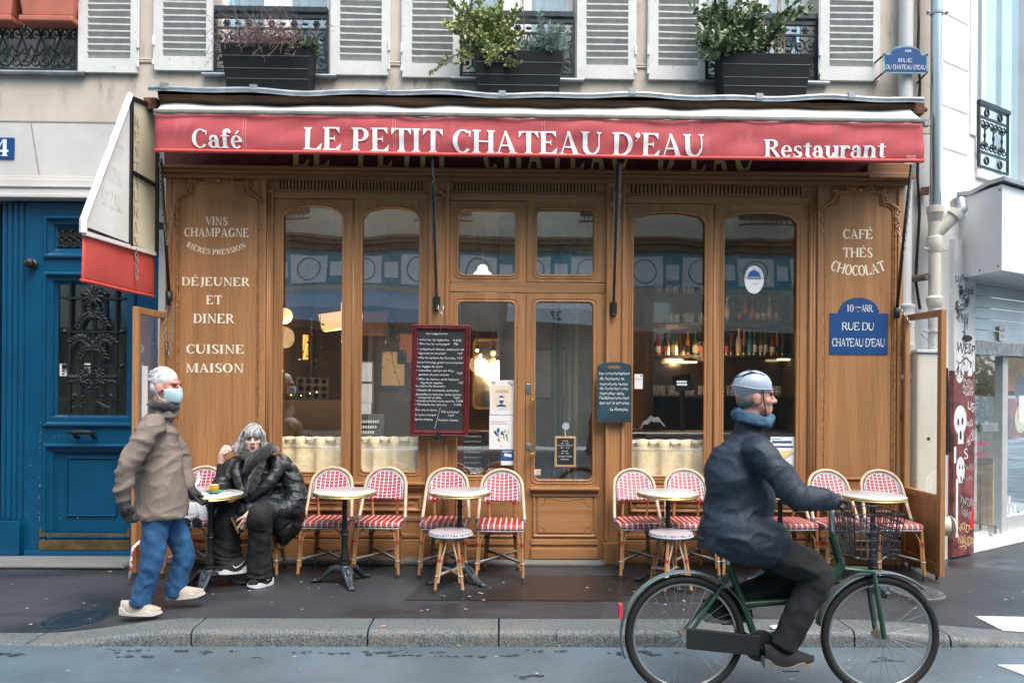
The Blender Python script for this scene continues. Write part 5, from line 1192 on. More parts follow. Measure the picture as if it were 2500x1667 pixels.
m = MB(); cl = pt_(1070,1062,YB-.05); m.obox(cl, (.012,0,-.03), (.012,0,.006), (0,.012,0)); m.box(cl.x-.035,cl.x+.03,YB-.02,YB+.03,cl.z-.04,cl.z-.022); m.build('clip', BLACK, mb)
# paddle slate
YS_ = YF-.105
x0, x1, z0, z1 = RC(1458, 884, 1542, 1031, YS_)
ps = thing('slate_sign', 'blue black paddle shaped chalkboard about drinks from outside, right of the door', 'chalkboard', (x0, YS_, z0))
xc_, zc_ = (x0+x1)/2, (z0+z1)/2; hw = (x1-x0)/2
def hole(): 
    r = .0125; L = .048; zc2 = z1-.045; return [(xc_+L*sg+r*math.cos(a), zc2+r*math.sin(a)*1.0) for sg, aa in ((1, np.linspace(-math.pi/2, math.pi/2, 7)), (-1, np.linspace(math.pi/2, 3*math.pi/2, 7))) for a in aa]
out_ = [(x0,z0),(x1,z0),(x1,z1-.045)] + [(xc_+hw*math.cos(t), z1-.045+.045*math.sin(t)) for t in np.linspace(.25, math.pi-.25, 12)] + [(x0,z1-.045)]
zc2 = z1-.045; hl = hole()
m = MB(); zl_ = z1-.085
m.prism([(x0,z0),(x1,z0),(x1,zl_),(x0,zl_)], YS_, YS_+.018)
tops = [(x0,zl_),(x1,zl_),(x1,z1-.045)]+[(xc_+hw*math.cos(t), z1-.045+.045*math.sin(t)) for t in np.linspace(.2, math.pi-.2, 14)]+[(x0,z1-.045)]
# ring between hole and outline
def ringpts(poly, n, c):
    res = []
    for i in range(n):
        a = 2*math.pi*i/n-math.pi*.999; d = (math.cos(a), math.sin(a)); best = None
        for p, q_ in zip(poly, poly[1:]+poly[:1]):
            ex, ez = q_[0]-p[0], q_[1]-p[1]; den = d[0]*ez-d[1]*ex
            if abs(den) < 1e-12: continue
            t_ = ((p[0]-c[0])*ez-(p[1]-c[1])*ex)/den; s2 = ((p[0]-c[0])*d[1]-(p[1]-c[1])*d[0])/den
            if t_ > 0 and -1e-6 <= s2 <= 1+1e-6 and (best is None or t_ < best): best = t_
        res.append((c[0]+d[0]*best, c[1]+d[1]*best))
    return res
c_ = (xc_, zc2); A_, B_ = ringpts(tops, 48, c_), ringpts(hl, 48, c_)
vs = [(p[0],YS_,p[1]) for p in A_]+[(p[0],YS_,p[1]) for p in B_]+[(p[0],YS_+.018,p[1]) for p in B_]+[(p[0],YS_+.018,p[1]) for p in A_]; n_ = 48; fs = []
for i in range(n_): j = (i+1)%n_; fs += [(i,j,n_+j,n_+i),(n_+i,n_+j,2*n_+j,2*n_+i),(2*n_+i,2*n_+j,3*n_+j,3*n_+i)]
m.add(vs, fs); bo = m.build('board', SLATEB, ps)
m = MB()
for (s, px, pb, py, al) in (('Les consommations',1463,1537,914,'l'),('de boissons et',1464,1524,927,'l'),('nourritures venant',1464,1533,940,'l'),("de l'extérieur sont",1464,1533,951,'l'),('interdites dans',1464,1523,963,'l'),("l'établissement ainsi",1463,1535,974,'l'),('que sur la terrasse.',1463,1537,986,'l'),('La direction',1489,1532,1002,'l')):
    o = at(px, py, YS_); put_sans(m, s, o, X, Z, .026, wd=(pb-px)/FPX*YS_, align='l', shear=.18, lift=.0012, jig=.004)
m.build('chalk_writing', CHALK, bo)
# opening hours slate hung by a suction cup
YG = YF+.02
x0, x1, z0, z1 = RC(1354, 1065, 1406, 1140, YG); sl = thing('opening_hours_slate', 'small wooden framed slate of opening hours on the café door glass', 'slate', (x0, YG, z0))
m = MB(); m.mould(x0, x1, z0, z1, [(0,YG+.008),(0,YG),(.004,YG-.003),(.018,YG-.003),(.020,YG+.002)]); m.build('frame', PALEWOOD, sl)
m = MB(); m.box(x0+.015,x1-.015,YG+.002,YG+.007,z0+.015,z1-.015); bo = m.build('slate', SLATE, sl)
m = MB()
for (s, pa, pb, py) in (('Lundi',1374,1386,1077),('8 - 18h',1371,1389,1083),('Mardi à vendredi',1362,1398,1088),('8 - 1h',1369,1390,1094),('Samedi',1371,1386,1102),('9 - 1h',1370,1388,1108),('fermeture hebdo',1363,1396,1115),('dimanche',1369,1388,1122)): o = at(pa, py, YG); put_sans(m, s, (o.x,YG+.002,o.z), X, Z, .012, wd=(pb-pa)/FPX*YG, align='l', shear=.15, lift=.0015)
m.build('chalk_writing', CHALK, bo)
m = MB(); c = at(1381,1040,YG); m.lathe([(.034,.012),(.032,.004),(.012,-.002),(.008,-.012),(0,-.012)], (c.x,YG,c.z), 20, 'y'); m.build('suction_cup', M('clear_rubber', (.38,.46,.50), .25), sl, smooth=50)
m = MB(); m.tube([(c.x,YG-.006,c.z-.01),(c.x-.004,YG-.004,c.z-.05),(c.x,YG,z1)], .004, 6); m.build('string', PAPER, sl)
# posters on the fixed door leaf glass (outer side)
YP = YF+.030
def poster(name, px0, py0, px1, py1, mat, label, cat='poster', Y=YP):
    x0, x1, z0, z1 = RC(px0, py0, px1, py1, Y); m = MB(); m.box(x0, x1, Y-.0015, Y+.0015, z0, z1); o = tag(m.build(name, mat), label, cat); return o, x0, x1, z0, z1
po, x0, x1, z0, z1 = poster('poster', 1196, 928, 1255, 1012, PAPER, 'mask obligatory poster with a blue masked head, upper of the two on the door glass'); w_, h_ = x1-x0, z1-z0; yy = YP-.0022
m = MB(); m.box(x0+.016,x1-.018,yy,YP-.0016,z0+.05,z1-.045); m.build('coloured_field', PAPERC, po)
m = MB(); put_sans(m,'ICI, LE MASQUE',((x0+x1)/2-.0,yy,z0+h_*.68),X,Z,.011,wd=w_*.52,lift=.0006); put_sans(m,'EST OBLIGATOIRE',((x0+x1)/2,yy,z0+h_*.635),X,Z,.011,wd=w_*.54,lift=.0006); put_sans(m,'Respectez',((x0+x1)/2,yy,z0+h_*.16),X,Z,.006,wd=w_*.2,lift=.0006); put_sans(m,'ensemble contre le coronavirus',((x0+x1)/2,yy,z0+h_*.12),X,Z,.006,wd=w_*.66,lift=.0006)
for sx_ in (.12,.78): 
    for q in range(3): m.box(x0+w_*sx_-.01,x0+w_*sx_+.02,yy,yy+.0004,z1-.018-.007*q,z1-.015-.007*q)
cx, cz = (x0+x1)/2-.005, z0+h_*.40; m.build('print', INK, po)
m = MB(); m.tube([(cx+.052*math.cos(t*.25),yy,cz+.052*math.sin(t*.25)) for t in range(25)], .0025, 5, flat=.25); m.lathe([(0,0),(.049,.0002)], (cx,yy+.0002,cz), 24, 'y') if False else None
disc = lambda mm, cx_, cz_, rx_, rz_, y, a0=0, a1=2*math.pi, n=24: mm.add([(cx_,y,cz_)]+[(cx_+rx_*math.cos(a0+(a1-a0)*i/n),y,cz_+rz_*math.sin(a0+(a1-a0)*i/n)) for i in range(n+1)], [(0,i+1,i+2) for i in range(n)])
disc(m,cx,cz+.026,.021,.021,yy-.0002,0,math.pi); disc(m,cx,cz-.005,.019,.022,yy-.0002,math.pi,2*math.pi); m.box(cx-.019,cx+.019,yy-.0003,yy+.0001,cz-.006,cz+.010); disc(m,cx,cz-.052,.045,.022,yy-.0002,0,math.pi); m.box(x1-.035,x1-.012,yy,yy+.0004,z1-.045,z1-.036); m.build('blue_print', BLUEINK, po)
m = MB(); disc(m,cx,cz,.050,.050,yy+.0002); disc(m,cx,cz+.016,.015,.012,yy-.0006); m.build('white_print', PAPER, po)
po, x0, x1, z0, z1 = poster('poster', 1194.5, 1013.5, 1254, 1096, PAPER, 'health pass poster with small cartoon crowd, lower of the two on the door glass'); w_, h_ = x1-x0, z1-z0
m = MB(); put_sans(m,'Avez-vous pensé à',(x0+w_*.06,yy,z0+h_*.80),X,Z,.011,wd=w_*.66,align='l',lift=.0006); put_sans(m,'votre pass sanitaire ?',(x0+w_*.06,yy,z0+h_*.735),X,Z,.011,wd=w_*.76,align='l',lift=.0006); m.build('print', M('dark_red_ink', (.22,.03,.04), .6), po)
rr = random.Random(3)
for nm, mt in (('blue_figures', BLUEINK), ('dark_figures', INK), ('green_figures', GREENINK), ('yellow_figures', YELLOWINK)):
    m = MB()
    for k in range(5):
        fx, fz = x0+w_*rr.uniform(.22,.82), z0+h_*rr.uniform(.26,.55); yk = yy-.0002*rr.random()-.0003*(mt is INK); m.box(fx-.004,fx+.005,yk,yk+.0001,fz-.016,fz+.006); disc(m,fx,fz+.012,.005,.006,yk-.0001,n=10); m.box(fx-.012,fx-.005,yk,yk+.0001,fz-.004,fz+.004)
    if mt is BLUEINK: m.box(x0+w_*.32,x0+w_*.42,yy-.001,yy-.0008,z0+h_*.50,z0+h_*.62)
    m.build(nm, mt, po)
m = MB(); m.box(x0+w_*.48,x0+w_*.52,yy,yy+.0004,z0+h_*.07,z0+h_*.11); m.build('red_print', REDINK, po)
po, x0, x1, z0, z1 = poster('poster', 1223, 1098, 1254, 1135, BLUEINK, 'blue video surveillance notice taped below the two posters on the door'); w_, h_ = x1-x0, z1-z0
m = MB(); m.box(x0+.001,x1-.001,yy-.0002,yy+.0004,z0,z0+h_*.28); m.obox(((x0+x1)/2+.006,yy,z0+h_*.66), (.034,0,-.006), (-.003,0,-.013), (0,.0004,0)); m.bar(((x0+x1)/2,yy,z0+h_*.6),((x0+x1)/2-.026,yy,z0+h_*.38),.0006,.007,(0,1,0))
for q in range(2): m.box(x0+.012,x1-.012,yy,yy+.0004,z1-.010-.008*q,z1-.007-.008*q)
m.build('white_print', PAPER, po)
# licence oval, leaflet and small paper on the right windows
YPo = YF+.031
c = at(1841, 683, YPo); rx_, rz_ = 24/FPX*YPo, 34/FPX*YPo
m = MB(); m.prism([(c.x+rx_*math.cos(t),c.z+rz_*math.sin(t)) for t in np.linspace(0, 2*math.pi, 33)[:-1]], YPo-.0015, YPo); ov = tag(m.build('licence_sticker', WHITEE), 'white and blue oval city licence sticker high on the right window', 'sticker')
yy = YPo-.0022; m = MB(); disc(m, c.x, c.z+.004, rx_*.70, rz_*.66, yy, 0, math.pi); 
for sg in (-1,1): disc(m, c.x+sg*rx_*.86, c.z+.012, .004, .005, yy-.0006, n=8)
m.build('blue_print', BLUEINK, ov)
m = MB(); put_sans(m,'LICENCE',(c.x,yy-.0004,c.z+.012),X,Z,.017,wd=rx_*1.12,lift=.0004); m.build('white_print', WHITEE, ov)
m = MB(); s = 'VILLE DE PARIS'
for k, chh in enumerate(s):
    a = math.pi*(.95-.90*(k+.5)/len(s)); r1, r2 = rx_*.76, rz_*.72; o = Vector((c.x+r1*math.cos(a), yy, c.z+r2*math.sin(a))); tx = Vector((math.sin(a),0,-math.cos(a)*r2/r1)).normalized(); tn = Vector((-tx.z,0,tx.x))
    put_sans(m, chh, o, tx, tn, .017, lift=.0004)
m.build('lettering', BLUEINK, ov)
m = MB(); put_sans(m,'8870',(c.x+.012,yy,c.z-.042),X,Z,.011,wd=.05,lift=.0004); m.build('red_print', REDINK, ov)
po, x0, x1, z0, z1 = poster('leaflet', 1881, 1066, 1940, 1152, PAPER, 'pale blue and yellow leaflet taped low on the right window behind the cyclist', 'leaflet', YPo); w_, h_ = x1-x0, z1-z0; yy = YPo-.0022
m = MB(); m.box(x0+.012,x1-.028,yy,yy+.0004,z1-.058,z1-.036); m.box(x0+.012,x1-.014,yy,yy+.0004,z1-.098,z1-.082); m.box(x0+.012,x0+.09,yy,yy+.0004,z1-.022,z1-.016); m.build('blue_print', BLUEINK, po)
m = MB(); m.prism([(x0+.02,z1-.125),(x1-.02,z1-.125),(x1-.02,z1-.14),((x0+x1)/2+.03,z1-.19),((x0+x1)/2+.005,z1-.19),(x0+.02,z1-.145)], yy, yy+.0004); m.build('yellow_print', YELLOWINK, po)
m = MB(); m.bar((x0+.012,yy-.0003,z1-.145),((x0+x1)/2+.005,yy-.0003,z1-.2),.0004,.012,(0,1,0)); m.bar(((x0+x1)/2+.005,yy-.0005,z1-.2),(x1-.012,yy-.0005,z1-.14),.0004,.012,(0,1,0)); m.build('grey_print', M('grey_ink', (.25,.27,.24), .7), po)
po, x0, x1, z0, z1 = poster('notice', 1549, 913, 1569, 949, PAPER, 'small pale notice taped on the window beside the paddle chalkboard', 'notice', YPo)
m = MB(); put_sans(m,'ATTENTION',((x0+x1)/2,YPo-.002,(z0+z1)/2+.015),X,Z,.011,wd=(x1-x0)*.9,lift=.0006); m.box(x1-.022,x1-.006,YPo-.0022,YPo-.0018,z1-.022,z1-.01); m.build('print', INK, po)
# old enamel street sign on the corner
YE = 7.02; x0, x1, z0, z1 = RC(2155, 131, 2267, 180, YE); cxx = (x0+x1)/2
es = thing('street_sign', 'chipped blue enamel street sign with arched top fixed over the corner drainpipe', 'street sign', (cxx, YE, z0))
def sgn(dx, dz, y0, y1, mm):
    zt_ = at(2211, 112, YE).z; hwid = (x1-x0)/2*.66
    mm.prism([(x0-dx,z0-dz),(x1+dx,z0-dz),(x1+dx,z1+dz),(cxx+hwid,z1+dz)]+[(cxx+hwid*.92*math.cos(t), z1+(zt_-z1+dz)*(.25+.75*math.sin(t))) for t in np.linspace(.15, math.pi-.15, 12)]+[(cxx-hwid,z1+dz),(x0-dx,z1+dz)], y0, y1)
m = MB(); sgn(0,0,YE,YE+.004,m); m.build('plate_edge', TEALEDGE, es)
m = MB(); sgn(-.022,-.016,YE-.003,YE+.002,m); m.build('plate', ENAMEL, es)
m = MB(); put_text(m, MEDIUM, 'RUE', (cxx-.005,YE-.0031,z0+.098), X, Z, .034, wd=.125, sp=.12, lift=.001); put_text(m, NAR, "DU CHATEAU D'EAU", (cxx,YE-.0031,z0+.035), X, Z, .040, wd=(x1-x0)*.87, lift=.001); put_sans(m,'ARR',(cxx+.02,YE-.0031,z1+.01),X,Z,.022,wd=.06,lift=.001); m.build('lettering', WHITEE, es)
m = MB()
for (xx, zz_) in ((x0+.015,z0+.012),(x1-.015,z0+.012),(x0+.015,z1-.012),(x1-.015,z1-.012)): m.lathe([(.012,.0),(.010,-.006),(0,-.007)], (xx,YE-.001,zz_), 10, 'y'); m.bar((xx,YE+.004,zz_),(xx+(-.03 if xx < cxx else .03)*.6,YE+.2,zz_-.02),.012,.012)
m.build('fixing', RUSTY, es)

# ================================================================== PLANTERS AND PLANTS
LEAFC = [M('bright_leaf', (.17,.27,.07), .5, var=.45, vs=9, c2=(.40,.48,.18)), M('laurel_leaf', (.13,.20,.105), .35, var=.5, vs=9, c2=(.28,.36,.20)), M('silver_leaf', (.25,.34,.31), .6, var=.3, vs=20), M('small_leaf', (.11,.17,.075), .6, var=.5, vs=20)]
TWIG = M('reddish_twig', (.18,.105,.10), .7, var=.4, vs=12); STEMM = M('brown_stem', (.16,.10,.055), .8, var=.3, vs=12); DRYM = M('dry_cane', (.42,.27,.13), .7, var=.3, vs=8)
def planter(tl_, tr2, bl_, br2, seams, label, Y=6.86):
    a, b_, c, d = at(*tl_, Y-.02), at(*tr2, Y-.02), at(*bl_, Y), at(*br2, Y); o = thing('flower_box', label, 'planter', (c.x, Y, c.z), group='black resin flower boxes on the cornice')
    D_ = .24; m = MB(); zt_ = (a.z+b_.z)/2; zb2 = min(c.z, d.z)-.06
    vs = [(a.x,Y-.02,zt_),(b_.x,Y-.02,zt_),(d.x,Y+.02,zb2),(c.x,Y+.02,zb2),(a.x,Y+D_,zt_),(b_.x,Y+D_,zt_),(d.x,Y+D_-.02,zb2),(c.x,Y+D_-.02,zb2)]
    i_ = .02; vs += [(a.x+i_,Y,zt_),(b_.x-i_,Y,zt_),(b_.x-i_,Y+D_-i_,zt_),(a.x+i_,Y+D_-i_,zt_)]; vs += [(p[0],p[1],zt_-.05) for p in vs[8:12]]
    m.add(vs, [(3,2,1,0),(0,4,7,3),(1,2,6,5),(7,6,2,3),(5,6,7,4),(0,1,9,8),(1,5,10,9),(5,4,11,10),(4,0,8,11),(8,9,13,12),(9,10,14,13),(10,11,15,14),(11,8,12,15)]); po = m.build('box', PLANTER, o, bevel=.006)
    m = MB(); m.add([(a.x+i_,Y,zt_-.045),(b_.x-i_,Y,zt_-.045),(b_.x-i_,Y+D_-i_,zt_-.045),(a.x+i_,Y+D_-i_,zt_-.045)], [(0,1,2,3)]); m.build('soil', M('soil', (.035,.025,.018), .95, bump=.5), o)
    m = MB()
    for s in seams:
        f = (s-tl_[1])/(bl_[1]-tl_[1]); z = zt_+(c.z-zt_)*f; xl, xr_ = a.x+(c.x-a.x)*f, b_.x+(d.x-b_.x)*f; y = Y-.02+.04*(zt_-z)/(zt_-zb2); m.tube([(xl+.004,y-.001,z),(xr_-.004,y-.001,z)], .0035, 5)
    m.build('seam', M('grey_seam', (.10,.12,.13), .5), o); return a, b_, zt_, Y
P1 = planter((536,106),(757,106),(555,222),(751,223),(136,166,191),'black flower box of dry reddish twigs, leftmost on the cornice')
P2 = planter((1158,121),(1374,123),(1166,232),(1363,236),(151,181,206),'black flower box with bright green shrub and silver lavender, middle of the cornice')
P3 = planter((1762,129),(1985,130),(1768,238),(1966,240),(157,188,209),'black flower box with a bay laurel bush, rightmost on the cornice')
def leafq(m, p, d, L, w_, up=None, fold=.25):
    d = d.normalized(); s = d.cross(up or Vector((random.uniform(-1,1),random.uniform(-1,1),random.uniform(-.2,1)))).normalized(); n_ = s.cross(d)
    m.add([p, p+d*L*.35+s*w_-n_*w_*fold, p+d*L*.75+s*w_*.75-n_*w_*fold, p+d*L-n_*w_*.5, p+d*L*.75-s*w_*.75-n_*w_*fold, p+d*L*.35-s*w_-n_*w_*fold, p+d*L*.4, p+d*L*.75], [(0,1,6),(1,2,7,6),(2,3,7),(3,4,7),(4,5,6,7),(5,0,6)])
def branch(p, d, L, n_=7, bend=.25, grav=-.05):
    pts = [Vector(p)]; d = Vector(d).normalized()
    for i in range(n_): d = (d+Vector((random.uniform(-bend,bend),random.uniform(-bend,bend),random.uniform(-bend,bend)+grav))).normalized(); pts.append(pts[-1]+d*L/n_)
    return pts
def shrub(name, label, lm, stemm, base_, n, Lr, spread, LL, lw, dens, upw=1.0, grav=-.02, r=.006, sub=2, cat='plant'):
    o = thing(name, label, cat, base_); st = MB(); lf = MB()
    for k in range(n):
        d = Vector((random.gauss(0,spread[0]), random.gauss(0,spread[1]), upw)); L = random.uniform(*Lr); p = Vector(base_)+Vector((random.uniform(-.08,.08)*spread[0]*2, random.uniform(-.04,.04), 0)); br = branch(p, d, L, 7, .22, grav); st.tube(br, [r*(1-.1*i) for i in range(8)], 5)
        brs = [br]
        for q in range(sub):
            i = random.randint(2,6); b2 = branch(br[i], (br[i]-br[i-1]).normalized()+Vector((random.gauss(0,.7),random.gauss(0,.6),random.gauss(.2,.4))), L*.42, 5, .3, grav); st.tube(b2, [r*.6*(1-.12*i) for i in range(6)], 4); brs.append(b2)
        for bb in brs:
            for i in range(1, len(bb)):
                t_ = (bb[i]-bb[i-1])
                for q in range(dens):
                    dd = t_.normalized()*random.uniform(.2,1)+Vector((random.gauss(0,.7),random.gauss(0,.7),random.gauss(.1,.6))); leafq(lf, bb[i-1]+t_*random.random(), dd, LL*random.uniform(.6,1.2), lw*random.uniform(.7,1.2))
    if stemm: st.build('stem', stemm, o, smooth=True)
    lf.build('leaves', lm, o, smooth=True); return o
a, b_, zt_, Yp = P1
o = thing('dry_plant', 'bare tangled reddish twigs spilling from the left flower box', 'plant', ((a.x+b_.x)/2, Yp+.1, zt_-.04)); st = MB()
for k in range(150):
    p = Vector((random.uniform(a.x+.06,b_.x-.1), Yp+random.uniform(.02,.2), zt_-.05)); br = branch(p, (random.gauss(0,.7),random.gauss(-.25,.5),1), random.uniform(.16,.52), 7, .4, random.choice((-.0,-.16))); st.tube(br, [.0042-.0004*i for i in range(8)], 4)
    for q in range(3): i = random.randint(2,6); st.tube(branch(br[i], (random.gauss(0,1),random.gauss(0,.7),random.gauss(.2,.7)), random.uniform(.05,.18), 4, .5, -.05), .0022, 3)
for k in range(10):
    p = Vector((random.uniform(a.x+.02,b_.x-.08), Yp-.015, zt_+.01)); st.tube(branch(p, (random.gauss(0,.5),-.35,.1), random.uniform(.1,.24), 6, .3, -.34), .0022, 4)
st.build('twigs', TWIG, o, smooth=True)
shrub('trailing_plant', 'little grey green trailing plant at the right end of the left flower box', LEAFC[3], STEMM, (b_.x-.06, Yp+.04, zt_-.03), 22, (.06,.13), (.45,.4), .020, .008, 4, .5, -.16, .0015)
a, b_, zt_, Yp = P2
shrub('green_shrub', 'bright yellow green leafy shrub at the left of the middle flower box', LEAFC[0], STEMM, (a.x+.12, Yp+.08, zt_-.04), 42, (.24,.58), (.42,.3), .044, .011, 6, 1.1, -.01)
shrub('green_shrub', 'drooping green shoots hanging over the left edge of the middle flower box', LEAFC[0], STEMM, (a.x+.02, Yp+.0, zt_-.02), 9, (.22,.40), (.6,.3), .038, .009, 5, -.05, -.06)
shrub('lavender_plant', 'silvery lavender at the right end of the middle flower box', LEAFC[2], STEMM, (b_.x-.13, Yp+.08, zt_-.04), 30, (.12,.30), (.65,.4), .055, .0035, 11, 1, -.03, .003)
o = thing('dry_cane', 'single thin brown dry stem in the middle flower box', 'plant', (at(1286,120,6.9).x, Yp+.1, zt_-.04)); st = MB(); st.tube(branch((at(1284,120,6.9).x,Yp+.1,zt_-.05), (0,0,1), .85, 8, .05, 0), .005, 5); st.tube(branch((at(1250,110,6.9).x,Yp+.1,zt_-.02), (.9,-.2,.5), .5, 8, .3, .0), .003, 4); st.build('stem', STEMM, o, smooth=True)
a, b_, zt_, Yp = P3
shrub('laurel_bush', 'dense dark green bay laurel bush filling the right flower box', LEAFC[1], STEMM, (a.x+.20, Yp+.08, zt_-.04), 46, (.28,.60), (.36,.30), .060, .017, 5, 1.0, -.02, .006, 3)
shrub('laurel_bush', 'low laurel branches leaning over the left end of the right flower box', LEAFC[1], STEMM, (a.x+.05, Yp+.02, zt_-.01), 14, (.14,.28), (.6,.35), .062, .017, 5, .45, -.07, .004)
o = thing('dry_cane', 'bundle of dry tan canes standing in the right flower box', 'plant', (b_.x-.25, Yp+.1, zt_-.04)); st = MB()
for (px, dx, L) in ((1905,-.12,.62),(1912,.02,.6),(1868,-.1,.4),(1893,.1,.36),(1918,-.02,.45)): st.tube(branch((at(px,128,6.9).x,Yp+.08,zt_-.05), (dx,0,1), L, 8, .08, 0), .006, 5)
st.build('stem', DRYM, o, smooth=True)
for (pa, pb, pc, pd, lab) in ((-115,33,-105,26,'terracotta trough at the very left edge of the balcony, mostly out of frame'),(33,186,44,177,'terracotta plastic trough hanging on the left balcony rail')):
    Y = 7.08; x0, x1 = at(pa, 5, Y).x, at(pb, 5, Y).x; x2, x3 = at(pc, 50, Y).x, at(pd, 50, Y).x; zt2, z2, z3 = 5.35, at(100, 36, Y).z, at(100, 51, Y).z; o = thing('terracotta_trough', lab, 'planter', (x2, Y, z3)); m = MB()
    m.add([(x0-.03,Y,zt2),(x1+.03,Y,zt2),(x3-.02,Y+.03,z2),(x2+.02,Y+.03,z2),(x0-.03,Y+.2,zt2),(x1+.03,Y+.2,zt2),(x3-.02,Y+.17,z2),(x2+.02,Y+.17,z2)], [(3,2,1,0),(4,5,6,7),(0,4,7,3),(1,2,6,5),(3,7,6,2),(0,1,5,4)]); m.build('trough', TERRA, o, bevel=.015)
    m = MB(); m.box(x2, x3, Y+.0, Y+.2, z3, z2-.002); m.build('drip_tray', TERRA, o, bevel=.012)
# ================================================================== PEOPLE
from mathutils.bvhtree import BVHTree
SKIN = M('pale_skin', (.68,.47,.385), .5, var=.06, vs=30, c2=(.70,.46,.38)); SKINR = M('ruddy_skin', (.55,.27,.21), .5, var=.15, vs=25)
def fabric(name, c, rough=.8, var=.2, crease=.6, cs=14, fine=300, sheen=.0, coat=0):
    m, nt, p, co = base(name); n = noise_(nt, co, cs, 5, .55, (1,1,.75), 1.2); f = noise_(nt, co, fine, 2, .5)
    cc = mix_(nt, ramp_(nt, n, .25, .75), tuple(x*(1-var) for x in c), tuple(x*(1+var) for x in c)); nt.links.new(cc, p.inputs['Base Color']); p.inputs['Roughness'].default_value = rough
    p.inputs['Sheen Weight'].default_value = sheen; p.inputs['Coat Weight'].default_value = coat
    bump_(nt, p, math_(nt, 'ADD', n, math_(nt, 'MULTIPLY', f, .08)), crease, .02); return m
PUFF = fabric('black_puffer_nylon', (.010,.015,.021), .45, .25, .35, 12); KNIT = fabric('charcoal_knit', (.016,.017,.019), .95, .4, .5, 120, 500, .3); BLACKC = fabric('black_cloth', (.010,.011,.013), .85, .3, .4, 12)
TAUPE = fabric('taupe_jacket', (.20,.165,.14), .75, .12, .6, 4.5); JEANS = fabric('blue_jeans', (.018,.085,.20), .85, .3, .6, 6); NAVY = fabric('navy_jacket', (.010,.022,.040), .6, .3, .8, 4.5); LIP = M('red_lips', (.50,.02,.03), .4, var=.05); EYE = M('dark_eye', (.02,.018,.018), .2); EYEW = M('eye_white', (.62,.60,.58), .3)
HAIRG = M('silver_hair', (.24,.27,.285), .42, var=.5, vs=70, c2=(.60,.63,.65), stretch=(1,1,.2)); HAIRW = M('white_hair', (.62,.64,.66), .6, var=.2, vs=30); SOLE = M('white_rubber', (.70,.74,.77), .5, var=.06); GLOVE = fabric('black_glove', (.015,.017,.02), .6, .3, .5, 30)
def remesh(mb, name, mat, parent, voxel, it, fac=.5):
    me = bpy.data.meshes.new('tmp'); me.from_pydata([tuple(p) for p in mb.v], [], mb.f); o = bpy.data.objects.new('tmp', me); col.objects.link(o)
    r = o.modifiers.new('r', 'REMESH'); r.mode = 'VOXEL'; r.voxel_size = voxel; r.use_smooth_shade = True
    s = o.modifiers.new('s', 'SMOOTH'); s.factor = fac; s.iterations = it
    dg = bpy.context.evaluated_depsgraph_get(); dg.update(); res = bpy.data.meshes.new_from_object(o.evaluated_get(dg)); bpy.data.objects.remove(o); bpy.data.meshes.remove(me)
    res.materials.clear(); res.materials.append(mat); res.name = name; q = bpy.data.objects.new(name, res); col.objects.link(q)
    q.parent = parent; q.location = -parent.location if parent.get('_w') and parent.type == 'EMPTY' else (0,0,0); return q
from mathutils import noise as _nz
def wrinkle(o, amp, f, st=(1,1,1.7), seed=0):              # cloth folds pressed into the surface
    me = o.data; me.update(); V_ = [v.co.copy() for v in me.vertices]; N_ = [v.normal.copy() for v in me.vertices]
    for v, c, n in zip(me.vertices, V_, N_):
        p = Vector((c.x*st[0]+seed, c.y*st[1], c.z*st[2])); w_ = Vector((_nz.noise(p*2.3), _nz.noise(p*2.3+Vector((7,3,1))), _nz.noise(p*2.3+Vector((1,9,4)))))*.22
        a = 1-abs(2*_nz.noise((p+w_)*f)); b = 1-abs(2*_nz.noise((p+w_*.6)*f*2.1+Vector((5,5,5)))); v.co = c+n*amp*(a*a*.9+b*b*.35-.5)
    me.update()
def limb(m, pts, rs, n=14, flat=1.0):
    pts = [Vector(p) for p in pts]; m.tube(pts, list(rs), n, flat=flat)
    m.ball(pts[0], rs[0]*.99, n, 8); m.ball(pts[-1], rs[-1]*.99, n, 8)
    for p, r in list(zip(pts, rs))[1:-1]: m.ball(p, r*.99, n, 8)
def cat(pts, rs, k=8):
    P = [Vector(p) for p in pts]; P = [P[0]*2-P[1]] + P + [P[-1]*2-P[-2]]; o, r = [], []
    for i in range(1, len(P)-2):
        for j in range(k):
            t = j/k; a, b, c, d = P[i-1:i+3]; o.append(.5*((2*b)+(c-a)*t+(2*a-5*b+4*c-d)*t*t+(3*b-a-3*c+d)*t**3)); r.append(rs[i-1]*(1-t)+rs[i]*t)
    o.append(P[-2]); r.append(rs[-1]); return o, r
def puffy(m, pts, rs, n_puff, amp=.1, k=10, flat=1.0):
    P, R = cat(pts, rs, k); L = len(P); amp *= .62; R = [r*.95*(1-amp+1.6*amp*abs(math.sin(math.pi*n_puff*i/(L-1)+.25*math.sin(i*1.7)))**.6) for i, r in enumerate(R)]
    m.tube(P, R, 18, flat=flat); m.ball(P[0], R[0]*.98, 14, 8); m.ball(P[-1], R[-1]*.98, 14, 8)
def finger(m, pts, r=.0085): limb(m, pts, [r*1.05]+[r]*(len(pts)-2)+[r*.85], 8)
